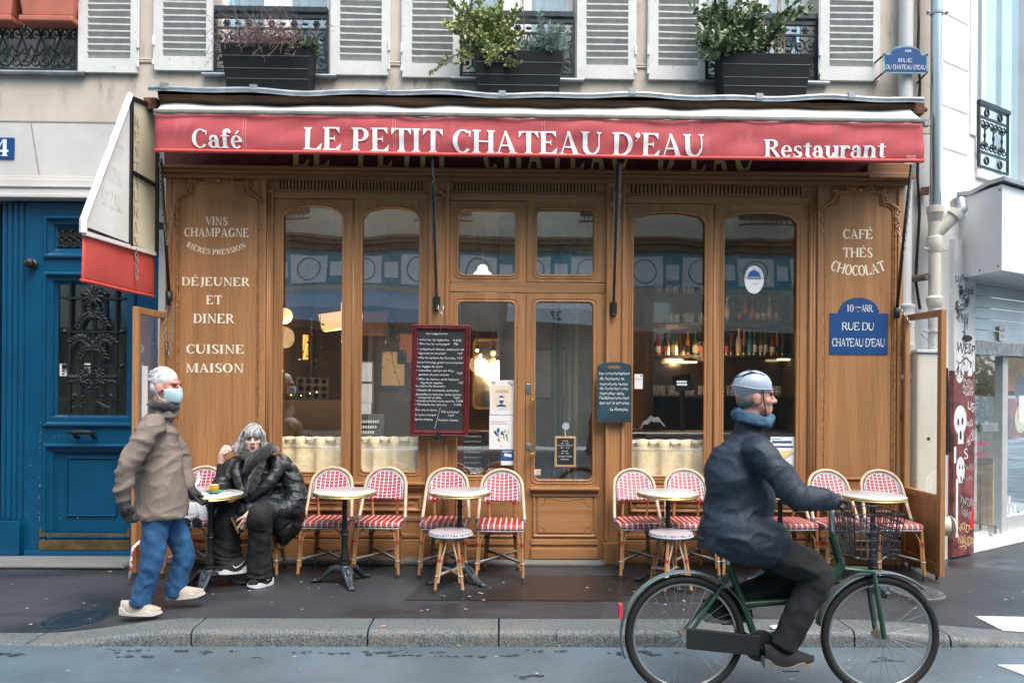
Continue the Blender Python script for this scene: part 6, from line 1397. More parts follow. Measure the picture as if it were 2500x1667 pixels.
def trouser(name, mat, parent, pts, rs, folds=7, amp=.05, flat=1.0):
    P, R = cat(pts, rs, 14); m = MB(); n = 48; L = len(P); prev = Vector((1,0,0)); vs = []
    for i, p in enumerate(P):
        t = (P[min(i+1,L-1)]-P[max(i-1,0)]).normalized(); a = (Vector((1,0,0))-t*t.x).normalized(); b = t.cross(a)
        for q in range(n):
            an = 2*math.pi*q/n; rr_ = R[i]*(1+amp*(i/L)*math.sin(folds*an+1.3)+.025*math.sin(3*an+i*.9)); vs.append(p+a*math.cos(an)*rr_+b*math.sin(an)*rr_*flat)
    m.add(vs, [(i*n+q, i*n+(q+1) % n, (i+1)*n+(q+1) % n, (i+1)*n+q) for i in range(L-1) for q in range(n)] + [tuple(range(n-1,-1,-1))]); o = m.build(name, mat, parent, smooth=True, solid=.004); wrinkle(o, .010, 5.5, (1,1,1.2), pts[0][0]); return o
def shoe(parent, heel, toe, up, upper, tick=True, w_=.045, sole=SOLE, side=-1, h_=.075):
    heel, toe, up = Vector(heel), Vector(toe), Vector(up).normalized(); d = (toe-heel); L = d.length; d.normalize(); s = d.cross(up).normalized(); up = s.cross(d)
    wd = lambda t: w_*(.62+.75*math.sin(math.pi*min(1,t*.94+.10))**.8*(.75+.35*t))*(1 if t < .82 else math.sqrt(max(.02,1-((t-.82)/.185)**2)))*(1 if t > .06 else .75)
    ht = lambda t: .028+h_*(1 if t < .3 else max(.22, 1-(t-.3)*1.25))*(1 if t < .9 else .75)
    m = MB(); m.grid(lambda u, v: heel+d*L*v+s*wd(v)*1.0*math.cos(math.pi*u)+up*(.02+ht(v)*math.sin(math.pi*u)**.75), 14, 18); o = m.build('shoe', upper, parent, smooth=True)
    m = MB(); n = 18
    for i in range(n+1):
        t = i/n; zt_ = .030+.012*math.cos(t*9)*(t < .75)+.012*(t < .15); zb_ = .0+.012*max(0,(t-.85)/.15)
        for (k, z) in ((-1.12,zb_+.004),(-1.16,zt_),(1.16,zt_),(1.12,zb_+.004)): m.v.append(tuple(heel+d*L*(t*1.04-.02)+s*wd(t)*k+up*z))
    m.f = [(4*i+j, 4*i+(j+1) % 4, 4*i+4+(j+1) % 4, 4*i+4+j) for i in range(n) for j in range(4)] + [(3,2,1,0),(4*n,4*n+1,4*n+2,4*n+3)]; m.m = [0]*len(m.f); m.build('sole', sole, o, smooth=35)
    if tick:
        m = MB(); P = lambda t, z: heel+d*L*t+s*(wd(t)*side*(.98-.30*max(0,(z-.04))/.05)+.004*side)+up*z
        for i in range(8):
            t0, t1 = i/8, (i+1)/8; f = lambda t: (P(.36-.30*t, .052+.045*t**1.6), .010*(1-t)+.001); (a, ra), (b, rb) = f(t0), f(t1); m.tube([a, b], [ra, rb], 6, flat=.35)
        a = P(.36,.052); m.tube([a, P(.41,.062), P(.43,.076)], [.010,.007,.002], 6, flat=.35); m.build('tick_mark', SOLE, o)
    return o
def head(m, H, f, r, s=1.0):
    u = Vector((0,0,1)); rot = Matrix((r, -f, u)).transposed(); A = lambda a, b, c: H + r*a*s + f*b*s + u*c*s; e = lambda c, rr_: m.ball(c, tuple(x*s for x in rr_), 18, 12, rot)
    e(A(0,-.008,.022), (.073,.092,.098)); e(A(0,.028,-.045), (.058,.060,.066)); e(A(0,.066,-.098), (.024,.022,.020)); e(A(0,.045,-.07), (.045,.045,.042))
    for q in (-1, 1): e(A(q*.036,.052,-.022), (.027,.030,.026)); e(A(q*.013,.094,-.028), (.009,.010,.008)); e(A(q*.074,-.008,-.012), (.010,.022,.032)); limb(m, [A(q*.012,.086,.027), A(q*.045,.072,.026)], [.011*s,.010*s], 8)
    limb(m, [A(0,.082,.014), A(0,.098,-.012), A(0,.106,-.024)], [.010*s,.011*s,.0135*s], 10); limb(m, [A(-.018,.080,-.058), A(0,.088,-.056), A(.018,.080,-.058)], [.006*s,.009*s,.006*s], 8); limb(m, [A(-.015,.080,-.068), A(0,.087,-.069), A(.015,.080,-.068)], [.006*s,.009*s,.006*s], 8)
    return A
# ------------------------------------------------------------------ the seated woman
P3 = at; wo = thing('person', 'person with silver bob seated in a black puffer coat, touching their hair', 'person', (at(640,1300,6.6).x, 6.6, 0))
H = P3(618,1071,6.55); th = rad(14); fw = Vector((math.sin(th), -math.cos(th), 0)); rt = Vector((math.cos(th), math.sin(th), 0))
b = MB(); A = head(b, H, fw, rt); nk = H+Vector((.005,.03,-.2)); limb(b, [H+Vector((0,.02,-.07)), nk], [.05,.055])
hipL, hipR = P3(612,1258,6.72), P3(668,1258,6.72); ch_ = P3(632,1165,6.70); limb(b, [nk, ch_, P3(640,1250,6.74)], [.07,.125,.13]); sL, sR = P3(576,1138,6.66), P3(688,1138,6.68); limb(b, [sL, ch_, sR], [.05,.08,.05])
eL, wL = P3(537,1203,6.45), P3(539,1131,6.43); limb(b, [sL, eL], [.045,.038]); limb(b, [eL, wL], [.036,.024]); eR, wR = P3(716,1228,6.52), P3(611,1251,6.25); limb(b, [sR, eR], [.045,.038]); limb(b, [eR, wR], [.036,.024])
kL, aL, kR, aR = P3(552,1268,6.30), P3(582,1368,6.36), P3(636,1262,6.22), P3(640,1402,6.30)
for (h_, k_, a_2) in ((hipL,kL,aL),(hipR,kR,aR)): limb(b, [h_, k_], [.075,.055]); limb(b, [k_, a_2], [.05,.033])
Y1 = 6.425; q = lambda px, py, dy=0: P3(px, py, Y1+dy)
limb(b, [wL, q(542,1112), q(546,1099)], [.024,.030,.026], 12, ); limb(b, [q(542,1108,-.01), q(550,1102,-.015)], [.022,.02], 10)
for k, (a0, a1, a2, a3) in enumerate((((543,1096),(548,1088),(557,1089),(564,1093)),((546,1096),(552,1089),(560,1091),(565,1095)),((549,1098),(555,1092),(562,1094),(565,1098)),((551,1100),(556,1096),(561,1098),(563,1101)))): dy = .012-.014*k; finger(b, [q(*a0,dy), q(*a1,dy), q(*a2,dy), q(*a3,dy)], .0088)
finger(b, [q(548,1108,-.03), q(555,1104,-.035), q(562,1099,-.02)], .0095)
Y2 = 6.20; q = lambda px, py, dy=0: P3(px, py, Y2+dy)
limb(b, [wR, q(602,1262), q(596,1270)], [.025,.031,.028], 12)
for k, pts in enumerate((((594,1270),(586,1280),(580,1289),(577,1293)),((597,1274),(592,1284),(587,1291),(584,1293)),((600,1275),(597,1285),(593,1291),(590,1293)),((603,1274),(602,1283),(598,1289),(595,1291)))): dy = -.022+.014*k; finger(b, [q(*p, dy) for p in pts], .0088)
finger(b, [q(598,1260,-.02), q(588,1264,-.03), q(581,1269,-.03), q(577,1273,-.02)], .010)
body = remesh(b, 'body', SKIN, wo, .0042, 4)
for sg in (-1, 1):
    m = MB(); c = A(sg*.032,.078,.010); m.ball(c, (.015,.010,.0085), 12, 8); ey = m.build('eye', EYEW, wo, smooth=True); m = MB(); m.ball(c+fw*.006+rt*.003, (.0075,.006,.0075), 10, 8); m.build('iris', EYE, ey, smooth=True)
    m = MB(); m.tube([A(sg*(.032-.017),.081,.012), A(sg*.032-.0,.0905,.0175), A(sg*(.032+.018),.078,.014)], [.003,.0052,.003], 6); m.tube([A(sg*(.032-.015),.082,.004), A(sg*.032,.088,.0005), A(sg*(.032+.016),.078,.004)], [.0015,.002,.0015], 5); m.build('eyelid', EYE, ey, smooth=True)
m = MB(); m.tube([A(-.022,.086,-.061), A(-.008,.0965,-.0565), A(0,.0975,-.058), A(.008,.0965,-.0565), A(.022,.086,-.061)], [.0015,.0042,.004,.0042,.0015], 8, flat=.8); m.tube([A(-.020,.086,-.065), A(0,.0975,-.069), A(.020,.086,-.065)], [.0015,.0056,.0015], 8); m.build('lips', LIP, wo, smooth=True)
m = MB(); c = A(-.080,.012,-.052); rr = random.Random(2)
for k in range(16): m.ball(c+Vector((rr.uniform(-.010,.010),-.006-rr.uniform(0,.008),rr.uniform(-.020,.020))), .0062, 7, 5)
m.build('earring', M('pearl_silver', (.66,.68,.66), .25, metal=.5, var=.2, vs=60), wo, smooth=True)
h = MB(); rot = Matrix((rt, -fw, Vector((0,0,1)))).transposed(); h.ball(A(0,-.026,.032), (.083,.092,.098), 20, 14, rot); h.ball(A(0,-.055,-.05), (.070,.055,.09), 16, 10, rot); rr = random.Random(4)
def strand(pts, r=.0015):
    P, R = cat(pts, [r, r*1.1, r, r*.5][:len(pts)] if len(pts) <= 4 else [r]*len(pts), 4); j0 = Vector((rr.gauss(0,.003),rr.gauss(0,.003),0)); h.tube([p+j0*(i/len(P)) for i, p in enumerate(P)], R, 3)
for k in range(240): a = rr.uniform(-1,1); strand([A(a*.02,-.02+rr.uniform(-.02,.02),.126), A(a*.050,.062,.100-.02*a*a), A(a*.064,.094-.022*a*a,.055), A(a*.068,.098-.030*a*a,.020+rr.uniform(-.008,.008)-.012*abs(a))])
hp_ = P3(565,1094,6.41)
for k in range(420):
    f_ = rr.uniform(-.075,.045); top = A(-.012+rr.uniform(-.01,.01),-.02+f_*.4,.128); mid = A(-.082-rr.uniform(0,.012),f_*.8,.045)
    if k < 170: j = rr.random(); e_ = hp_+Vector((rr.gauss(.0,.006),rr.gauss(0,.006),rr.gauss(0,.008))); strand([top, mid, mid.lerp(e_,.5)+Vector((.01+.03*j*0,0,-.005-.02*j)), e_+Vector((.03*j,0,-.04*j))])
    else: e_ = P3(rr.uniform(572,606), rr.uniform(1094,1110), 6.50+rr.uniform(-.03,.06)); strand([top, mid, mid.lerp(e_,.6)+Vector((-.004,0,0)), e_])
for k in range(420):
    f_ = rr.uniform(-.075,.05); top = A(.012+rr.uniform(-.01,.01),-.02+f_*.4,.128); mid = A(.078+rr.uniform(0,.014),f_*.8,.045); j = rr.random(); e_ = P3(645+38*j, 1094+7*j+rr.gauss(0,3.5), 6.46+rr.uniform(-.02,.08)); strand([top, mid, A(.088+.02*j,f_*.7+.01,-.03), e_+Vector((0,0,.004))])
for k in range(60): f_ = rr.uniform(.0,.05); strand([A(.02,-.01,.127), A(.070,.045+f_*.2,.07), A(.078,.055,-.0), A(.066+rr.uniform(0,.02),.055,-.075-rr.uniform(0,.02))])
h.build('hair', HAIRG, wo, smooth=True)
# coat
c = MB(); Q = P3
c.tube(*cat([Q(628,1122,6.66), Q(630,1150,6.65), Q(634,1185,6.63), Q(642,1220,6.62), Q(650,1255,6.64), Q(652,1290,6.66)], [.12,.175,.205,.215,.22,.19], 8), 22, flat=.72)
for (y, w_, px) in ((1150,.20,630),(1178,.22,633),(1206,.235,640),(1234,.245,648)): c.tube([Q(px,y,6.64)+Vector((w_*math.cos(t),.150*math.sin(t),.010*math.sin(3*t))) for t in np.linspace(0, 2*math.pi, 29)[:-1]], .028, 10, closed=True)
puffy(c, [Q(684,1128,6.66), Q(708,1160,6.62), Q(722,1205,6.56), Q(714,1238,6.48), Q(672,1246,6.36), Q(628,1250,6.27)], [.085,.092,.094,.092,.08,.06], 9, .13)
puffy(c, [Q(578,1130,6.66), Q(556,1160,6.58), Q(540,1196,6.48), Q(538,1214,6.44)], [.078,.086,.088,.07], 4, .13); puffy(c, [Q(540,1210,6.45), Q(540,1190,6.43), Q(541,1176,6.43)], [.085,.076,.072], 2, .12)
puffy(c, [hipR+Z*.03, Q(668,1252,6.46), Q(642,1252,6.27)], [.145,.125,.098], 5, .10); puffy(c, [hipL+Z*.03, Q(578,1256,6.46), Q(548,1258,6.31), Q(538,1272,6.27)], [.13,.115,.085,.05], 5, .10)
puffy(c, [Q(700,1200,6.62), Q(712,1250,6.58), Q(706,1290,6.55), Q(690,1322,6.52)], [.10,.115,.10,.035], 4, .12); puffy(c, [Q(672,1255,6.40), Q(690,1290,6.46), Q(694,1318,6.5)], [.10,.09,.05], 3, .12); puffy(c, [Q(520,1228,6.42), Q(530,1258,6.38), Q(525,1276,6.33)], [.07,.06,.025], 2, .1); puffy(c, [Q(560,1250,6.36), Q(590,1252,6.36), Q(620,1248,6.36)], [.075,.075,.07], 3, .1)
# turned back lapels
puffy(c, [Q(596,1118,6.56), Q(578,1148,6.50), Q(590,1190,6.46), Q(606,1222,6.42)], [.035,.052,.050,.03], 3, .12); puffy(c, [Q(672,1122,6.56), Q(676,1150,6.50), Q(650,1185,6.44), Q(612,1218,6.42)], [.045,.060,.055,.03], 4, .12); puffy(c, [Q(684,1130,6.58), Q(702,1138,6.56), Q(714,1146,6.58)], [.06,.045,.018], 2, .1)
coat = remesh(c, 'coat', PUFF, wo, .0065, 3); wrinkle(coat, .010, 6.5)
def onto(o, pts, lift=.003):
    bv = BVHTree.FromPolygons([v.co[:] for v in o.data.vertices], [p.vertices[:] for p in o.data.polygons]); res = []
    for (px, py) in pts:
        d = ray(px, py).normalized(); hit = bv.ray_cast(CAM, d)
        if hit[0]: res.append(hit[0]-d*lift)
    return res
z = MB()
for pts in (((556,1126),(563,1134),(571,1147),(578,1160),(586,1175),(594,1190),(601,1202),(606,1213)),((604,1206),(613,1199),(622,1193),(632,1184))):
    pp = onto(coat, pts)
    if len(pp) > 1: z.tube(pp, .0028, 5)
z.build('zip', M('brass_zip', (.50,.40,.22), .3, metal=.8), coat)
k_ = MB(); limb(k_, [Q(539,1200,6.43), Q(539,1170,6.43), Q(539,1136,6.43)], [.050,.046,.031]); limb(k_, [Q(600,1128,6.60), Q(632,1128,6.58), Q(672,1124,6.62)], [.06,.075,.05]); limb(k_, [Q(634,1135,6.58), Q(632,1170,6.53)], [.10,.08]); remesh(k_, 'jumper', BLACKC, wo, .006, 3)
s = MB(); s.tube(*cat([Q(596,1098,6.52), Q(601,1112,6.47), Q(616,1117,6.43), Q(638,1108,6.43), Q(655,1098,6.48), Q(662,1094,6.56), Q(640,1096,6.66), Q(606,1096,6.62), Q(596,1098,6.54)], [.035,.042,.046,.048,.046,.042,.04,.04,.036], 8), 16); s.tube(*cat([Q(650,1104,6.44), Q(632,1116,6.41), Q(612,1130,6.40), Q(600,1150,6.42)], [.04,.046,.05,.03], 8), 16); s.tube(*cat([Q(642,1116,6.44), Q(634,1140,6.43), Q(620,1168,6.40), Q(612,1196,6.39), Q(608,1206,6.40)], [.045,.062,.062,.050,.02], 8), 16, flat=.62)
wrinkle(remesh(s, 'scarf', KNIT, wo, .005, 3), .008, 11, (1,1,1), 2)
tr1 = trouser('trouser_leg', BLACKC, wo, [hipL, kL+Z*.02, Q(553,1310,6.30), Q(549,1345,6.33), Q(548,1366,6.34)], [.10,.085,.105,.13,.142], 5, .07, .85); tr2 = trouser('trouser_leg', BLACKC, wo, [hipR, kR+Z*.03, Q(636,1290,6.22), Q(634,1340,6.25), Q(633,1400,6.27), Q(633,1408,6.27)], [.10,.095,.090,.085,.092,.094], 6, .08, .9)
hl, to_ = P3(601,1390,6.30), P3(524,1398,6.22); shoe(wo, hl+Vector((0,0,-.02)), to_+Vector((0,0,-.012)), (-.12,0,1), BLACKC, True, .046, SOLE, side=-1)
g0, g1 = gnd(661,1424), gnd(606,1437); shoe(wo, g0, g0+(g1-g0).normalized()*.25 if (g1-g0).length > .25 else g1, (0,0,1), BLACKC, True, .048, SOLE, side=-1)
m = MB(); q = lambda px, py, dy=0: P3(px, py, Y2+dy); ph = q(582,1279,.012); m.obox(ph, (.010,-.004,.016), (.004,.034,0), (.026,0,-.058)); PHN = thing('phone', 'black smartphone with a gold edge held in the lap hand', 'phone', ph); m.build('case', INK, PHN, bevel=.004)
m = MB(); m.obox(ph+Vector((-.011,-.006,-.004)), (.004,-.001,.006), (.004,.036,0), (.027,0,-.060)); m.build('edge', POLISHED, PHN, bevel=.002)
m = MB()
for (px, py, dy) in ((577,1292,-.026),): m.ball(q(px,py,dy), (.008,.006,.007), 8, 6)
m.build('nail', LIP, wo, smooth=True)
# ------------------------------------------------------------------ the walking passer-by
YW2 = 5.6; Q = lambda px, py, dy=0: at(px, py, YW2+dy)
wk = thing('person', 'person in taupe jacket, jeans and pale blue mask walking right past the blue door', 'person', (Q(385,1480).x, YW2, 0))
fw = Vector((1,-.10,0)).normalized(); rt = Vector((-.10,-1,0)).normalized(); H = Q(404,944); b = MB(); A = head(b, H, fw, rt, 1.06); limb(b, [H+Vector((-.02,0,-.08)), Q(388,1020)], [.058,.062])
limb(b, [Q(385,1040), Q(385,1120), Q(392,1215)], [.10,.11,.10]); hips = [Q(388,1245,-.09), Q(400,1245,.09)]; kn, an = [Q(372,1365,-.10), Q(448,1350,.10)], [Q(342,1466,-.10), Q(428,1448,.10)]
for i in range(2): limb(b, [hips[i], kn[i]], [.06,.048]); limb(b, [kn[i], an[i]], [.046,.034])
sh = [Q(372,1040,-.18), Q(385,1040,.16)]; el = [Q(314,1135,-.24), Q(440,1130,.22)]; wr = [Q(300,1222,-.25), Q(461,1192,.20)]
for i in range(2): limb(b, [sh[i], el[i]], [.05,.04]); limb(b, [el[i], wr[i]], [.038,.028])
for i, sg in ((0,-1),(1,1)):
    w_ = wr[i]; d = (w_-el[i]).normalized(); f_ = Vector((.5,0,-.6)).normalized() if i else Vector((.25,0,-1)).normalized(); limb(b, [w_, w_+f_*.06], [.028,.036])
    for k in range(4): o = Vector((-.030+.020*k,.0,0)) if i == 0 else Vector((0,-.03+.02*k,0)); p0 = w_+f_*.075+o*.9; finger(b, [p0, p0+f_*.035+Vector((.010,0,-.005)), p0+f_*.055+Vector((.026,0,-.01)), p0+f_*.055+Vector((.040,0,.006))], .0095)
    finger(b, [w_+f_*.02+Vector((.025,0,0)), w_+f_*.05+Vector((.045,0,0)), w_+f_*.075+Vector((.05,0,0))], .0105)
remesh(b, 'body', SKINR, wk, .006, 4)
for i in range(2):
    g_ = MB(); w_ = wr[i]; f_ = Vector((.5,0,-.6)).normalized() if i else Vector((.25,0,-1)).normalized(); limb(g_, [w_-f_*.01, w_+f_*.06], [.034,.042])
    for k in range(4): o = Vector((-.030+.020*k,.0,0)) if i == 0 else Vector((0,-.03+.02*k,0)); p0 = w_+f_*.075+o*.9; finger(g_, [p0-f_*.02, p0+f_*.035+Vector((.010,0,-.005)), p0+f_*.055+Vector((.026,0,-.01)), p0+f_*.055+Vector((.042,0,.008))], .0125)
    finger(g_, [w_+f_*.02+Vector((.025,0,0)), w_+f_*.05+Vector((.045,0,0)), w_+f_*.077+Vector((.05,0,0))], .0135); remesh(g_, 'glove', GLOVE, wk, .005, 2)
j = MB(); P, R = cat([Q(392,1012), Q(384,1040), Q(380,1090), Q(386,1150), Q(394,1210), Q(395,1262)], [.075,.125,.155,.16,.165,.172], 8); j.tube(P, R, 22, flat=1.05); limb(j, [Q(372,1042,-.17), Q(382,1042,.16)], [.085,.085]); limb(j, [Q(400,1004), Q(402,990)], [.095,.085])
puffy(j, [Q(368,1040,-.19), Q(338,1090,-.24), Q(312,1135,-.27), Q(302,1180,-.27), Q(300,1222,-.25)], [.080,.074,.068,.062,.052], 9, .05); puffy(j, [Q(390,1045,.18), Q(425,1090,.21), Q(440,1130,.22), Q(458,1185,.20)], [.085,.085,.08,.065], 5, .07)
jk = remesh(j, 'jacket', TAUPE, wk, .008, 4); wrinkle(jk, .016, 4.2, (1,1,1.5))
z = MB(); 
for pts in (((340,1060),(352,1090),(352,1130),(346,1170)),): 
    pp = onto(jk, pts, .001)
    if len(pp) > 1: z.tube(pp, .004, 5)
z.build('armhole_seam', M('dark_seam', (.12,.10,.09), .8), jk)
trouser('trouser_leg', JEANS, wk, [Q(388,1225,-.06), Q(380,1290,-.075), kn[0], Q(355,1425,-.10), Q(341,1474,-.10)], [.095,.088,.072,.066,.070], 4, .06); trouser('trouser_leg', JEANS, wk, [Q(402,1225,.06), Q(424,1290,.075), kn[1], Q(438,1405,.10), Q(427,1452,.10)], [.095,.088,.072,.066,.070], 4, .06)
CSOLE = M('cream_sole', (.62,.60,.54), .6); CUP = M('beige_suede', (.40,.37,.31), .8, var=.2); p = gnd(322,1490); ys = kn[0].y
shoe(wk, (p.x-.03, ys, .0), (p.x+.25, ys-.03, .0), (0,0,1), CUP, False, .036, CSOLE, h_=.05); shoe(wk, (an[1].x-.05, YW2+.10, .045), (an[1].x+.215, YW2+.08, .075), (-.10,0,1), CUP, False, .036, CSOLE, h_=.05)
hh = MB(); rot = Matrix((rt, -fw, Vector((0,0,1)))).transposed(); hh.ball(A(0,-.010,.046), (.082,.094,.086), 20, 14, rot); hh.ball(A(0,-.048,-.004), (.072,.052,.062), 16, 12, rot)
rr = random.Random(9)
for k in range(260): a, b_ = rr.uniform(0,2*math.pi), rr.uniform(.0,1.5); n_ = Vector((math.cos(a)*math.sin(b_)*.081, math.sin(a)*math.sin(b_)*.093, math.cos(b_)*.092)); p0 = A(n_.x,-.018+n_.y,.040+n_.z); d_ = Vector((rr.gauss(-.02,.01),rr.gauss(0,.01),-.012)); hh.tube([p0, p0+d_*.5+n_.normalized()*.004*0, p0+d_], [.003,.003,.001], 4)
hh.build('hair', HAIRW, wk, smooth=True)
mk = MB(); mk.grid(lambda u, v: A(.072*math.sin((u-.5)*2.7)*(1-.28*v*v), .008+.090*math.cos((u-.5)*2.7)*(1.0+.25*math.sin(math.pi*(.15+.55*v))*max(0,math.cos((u-.5)*2.6))**2)-.016*v*v, -.010-.098*v-.012*abs(u-.5)*(1-2*v)), 24, 8); mo = mk.build('face_mask', M('pale_blue_mask', (.50,.68,.74), .8, var=.1, vs=12, stretch=(1,1,6)), wk, smooth=True, solid=.003)
mk = MB(); 
for sg in (-1,1): mk.tube([A(sg*.066,.03,-.02), A(sg*.078,-.01,.005), A(sg*.079,-.03,-.02), A(sg*.072,.0,-.075), A(sg*.06,.03,-.09)], .002, 5)
mk.build('ear_loop', PAPER, mo)
for sg in (-1,1): m = MB(); c_ = A(sg*.032,.080,.012); m.ball(c_, (.012,.012,.008), 10, 6); m.build('eye', EYE, wk, smooth=True)
m = MB(); m.tube(*cat([A(-.07,.02,-.13), A(0,.065,-.135), A(.07,.02,-.13), A(.05,-.06,-.11), A(-.05,-.06,-.11), A(-.07,.02,-.13)], [.032]*6, 12), 20); wrinkle(m.build('dark_scarf', KNIT, wk, smooth=True), .012, 9)
# ------------------------------------------------------------------ the cyclist and bicycle, on the road
YC = 4.35; Q = lambda px, py, dy=0: at(px, py, YC+dy); XH = Q(1806,1310).x; GR = ROADZ
bk = thing('bicycle', 'dark green city bicycle on the road in front of the right windows', 'bicycle', (XH+.25, YC, GR))
WR = .33; rx, fx, zc_ = XH-.30, XH+.78, GR+WR; V = lambda x, z, dy=0: Vector((x, YC+dy, z)); FR = M('dark_green_frame', (.02,.06,.035), .35, var=.2); TYRE = M('tyre_rubber', (.012,.013,.014), .7)
for cx in (rx, fx):
    m = MB(); m.tube([V(cx+(WR-.022)*math.cos(q), zc_+(WR-.022)*math.sin(q)) for q in np.linspace(0, 2*math.pi, 49)[:-1]], .022, 8, closed=True); wl = m.build('wheel', TYRE, bk, smooth=True)
    m = MB(); m.tube([V(cx+(WR-.047)*math.cos(q), zc_+(WR-.047)*math.sin(q)) for q in np.linspace(0, 2*math.pi, 49)[:-1]], .010, 6, closed=True); m.build('rim', STEEL, wl, smooth=True)
    m = MB(); [m.tube([V(cx+.02*math.cos(q+.5), zc_+.02*math.sin(q+.5), .02*(-1)**k), V(cx+(WR-.05)*math.cos(q), zc_+(WR-.05)*math.sin(q))], .0013, 3) for k, q in enumerate(np.linspace(0, 2*math.pi, 29)[:-1])]; m.cyl(V(cx,zc_,-.05), V(cx,zc_,.05), .028, n=12); m.build('spokes', STEEL, wl)
bb = V(XH+.10, GR+.29); st_ = V(XH-.06, GR+.72); hd0, hd1 = V(XH+.56, GR+.72), V(XH+.51, GR+.88)
m = MB(); [m.tube(p_, r_, 10) for p_, r_ in (([bb, st_],.02),([bb, V(XH+.30,GR+.36), hd0],.03),([V(XH+.02,GR+.50), V(XH+.3,GR+.52), hd0+V(0,0,-YC*1)*0],.02),([hd0, hd1],.022))]
for sg in (-1,1): m.tube([V(rx,zc_,.05*sg), bb+Vector((0,.03*sg,0))], .012, 8); m.tube([V(rx,zc_,.05*sg), st_+Vector((0,.015*sg,-.06))], .010, 8); m.tube([V(fx,zc_,.05*sg), V(fx-.06,zc_+.36,.05*sg), hd0+Vector((.01,.0,-.02))], .014, 8)
m.build('frame', FR, bk, smooth=50)
for (cx, a0, a1) in ((rx,20,200),(fx,45,170)):
    m = MB(); m.grid(lambda u, v: V(cx+(WR+.02+.006*math.sin(math.pi*v))*math.cos(rad(a0+(a1-a0)*u)), zc_+(WR+.02+.006*math.sin(math.pi*v))*math.sin(rad(a0+(a1-a0)*u)), -.035+.07*v), 26, 4); m.build('mudguard', M('grey_mudguard_%d' % a0, (.10,.15,.17), .4), bk, smooth=True, solid=.003)
m = MB(); m.cyl(st_, st_+Vector((-.03,0,.12)), .014, n=10); m.build('seat_post', STEEL, bk); sd = MB(); c_ = st_+Vector((-.03,0,.145)); sd.ball(c_+Vector((-.05,0,0)), (.11,.085,.03), 16, 10); sd.ball(c_+Vector((.08,0,.0)), (.12,.03,.025), 14, 8); sd.build('saddle', INK, bk, smooth=True)
HB = V(XH+.50, GR+1.08); m = MB(); m.tube([hd1, HB], .016, 10); m.tube([HB+Vector((-.08,-.28,-.0)), HB+Vector((0,-.20,.0)), HB+Vector((.02,-.06,0)), HB+Vector((.02,.06,0)), HB+Vector((0,.20,0)), HB+Vector((-.08,.28,0))], .012, 8); m.build('handlebar', STEEL, bk, smooth=True); m = MB(); [m.cyl(HB+Vector((-.02,.25*sg,0)), HB+Vector((-.12,.29*sg,0)), .016, n=10) for sg in (-1,1)]; m.build('grip', INK, bk)
bs = MB(); x0, x1, z0, z1 = HB.x+.06, HB.x+.34, GR+.78, GR+1.02
for k in range(6): z_ = z0+(z1-z0)*k/5; e_ = .03*(1-k/5); bs.tube([V(x0+e_,z_,-.15+e_), V(x1-e_,z_,-.15+e_), V(x1-e_,z_,.15-e_), V(x0+e_,z_,.15-e_)], .004, 5, closed=True)
for k in range(9): t = k/8; [bs.tube([V(x0+.03+(x1-x0-.06)*t,z0,(-.12)*sg), V(x0+(x1-x0)*t,z1,-.15*sg)], .003, 4) for sg in (-1,1)]; [bs.tube([V(xx+e_,z0,-.12+.24*t), V(xx,z1,-.15+.3*t)], .003, 4) for xx, e_ in ((x0,.03),(x1,-.03))]
bs.build('basket', IRON, bk)
ca = rad(-35); cr = [bb+Vector((.17*math.cos(ca),-.09,.17*math.sin(ca))), bb+Vector((-.17*math.cos(ca),.09,-.17*math.sin(ca)))]; m = MB()
for k, p_ in enumerate(cr): m.bar(bb+Vector((0,-.07 if k == 0 else .07,0)), p_+Vector((0,.02 if k == 0 else -.02,0)), .014, .022, (0,1,0)); m.box(p_.x-.045,p_.x+.045,p_.y-.05,p_.y+.04,p_.z-.012,p_.z+.012)
m.build('pedals', IRON, bk); m = MB(); m.lathe([(.085,-.004),(.09,0),(.085,.004)], (bb.x,YC-.045,bb.z), 24, 'y'); m.obox(((bb.x+rx)/2,YC-.05,(bb.z+zc_)/2+.0), ((bb.x-rx)/2,0,(bb.z-zc_)/2), (0,.012,0), (0,0,.055)); m.build('chain_guard', M('black_plastic', (.015,.016,.018), .45), bk, bevel=.004); m = MB(); m.box(rx-WR-.035,rx-WR-.015,YC-.03,YC+.03,zc_+.10,zc_+.17); m.build('rear_light', REDINK, bk)
cy = thing('person', 'person in dark navy jacket and pale helmet riding the bicycle to the right', 'person', (XH, YC, GR)); fw = Vector((1,-.05,0)).normalized(); rt = Vector((-.05,-1,0)).normalized()
H = Q(1842,968); b = MB(); A = head(b, H, fw, rt, 1.05); hipc = V(XH-.02, GR+.93); shc = Q(1826,1078); limb(b, [H+Vector((-.015,0,-.08)), shc], [.055,.06]); limb(b, [shc+Vector((0,0,-.04)), (shc+hipc)/2, hipc], [.10,.13,.14])
sh, ha = [shc+Vector((.01,.18*sg,-.04)) for sg in (-1,1)], [HB+Vector((-.07,.27*sg,.025)) for sg in (-1,1)]; el = [(sh[i]+ha[i])/2+Vector((-.03,.06*(-1,1)[i],-.10)) for i in range(2)]; hp = [hipc+Vector((0,.09*sg,-.02)) for sg in (-1,1)]; ft = [p_+Vector((-.03,0,.07)) for p_ in cr]; kn = []
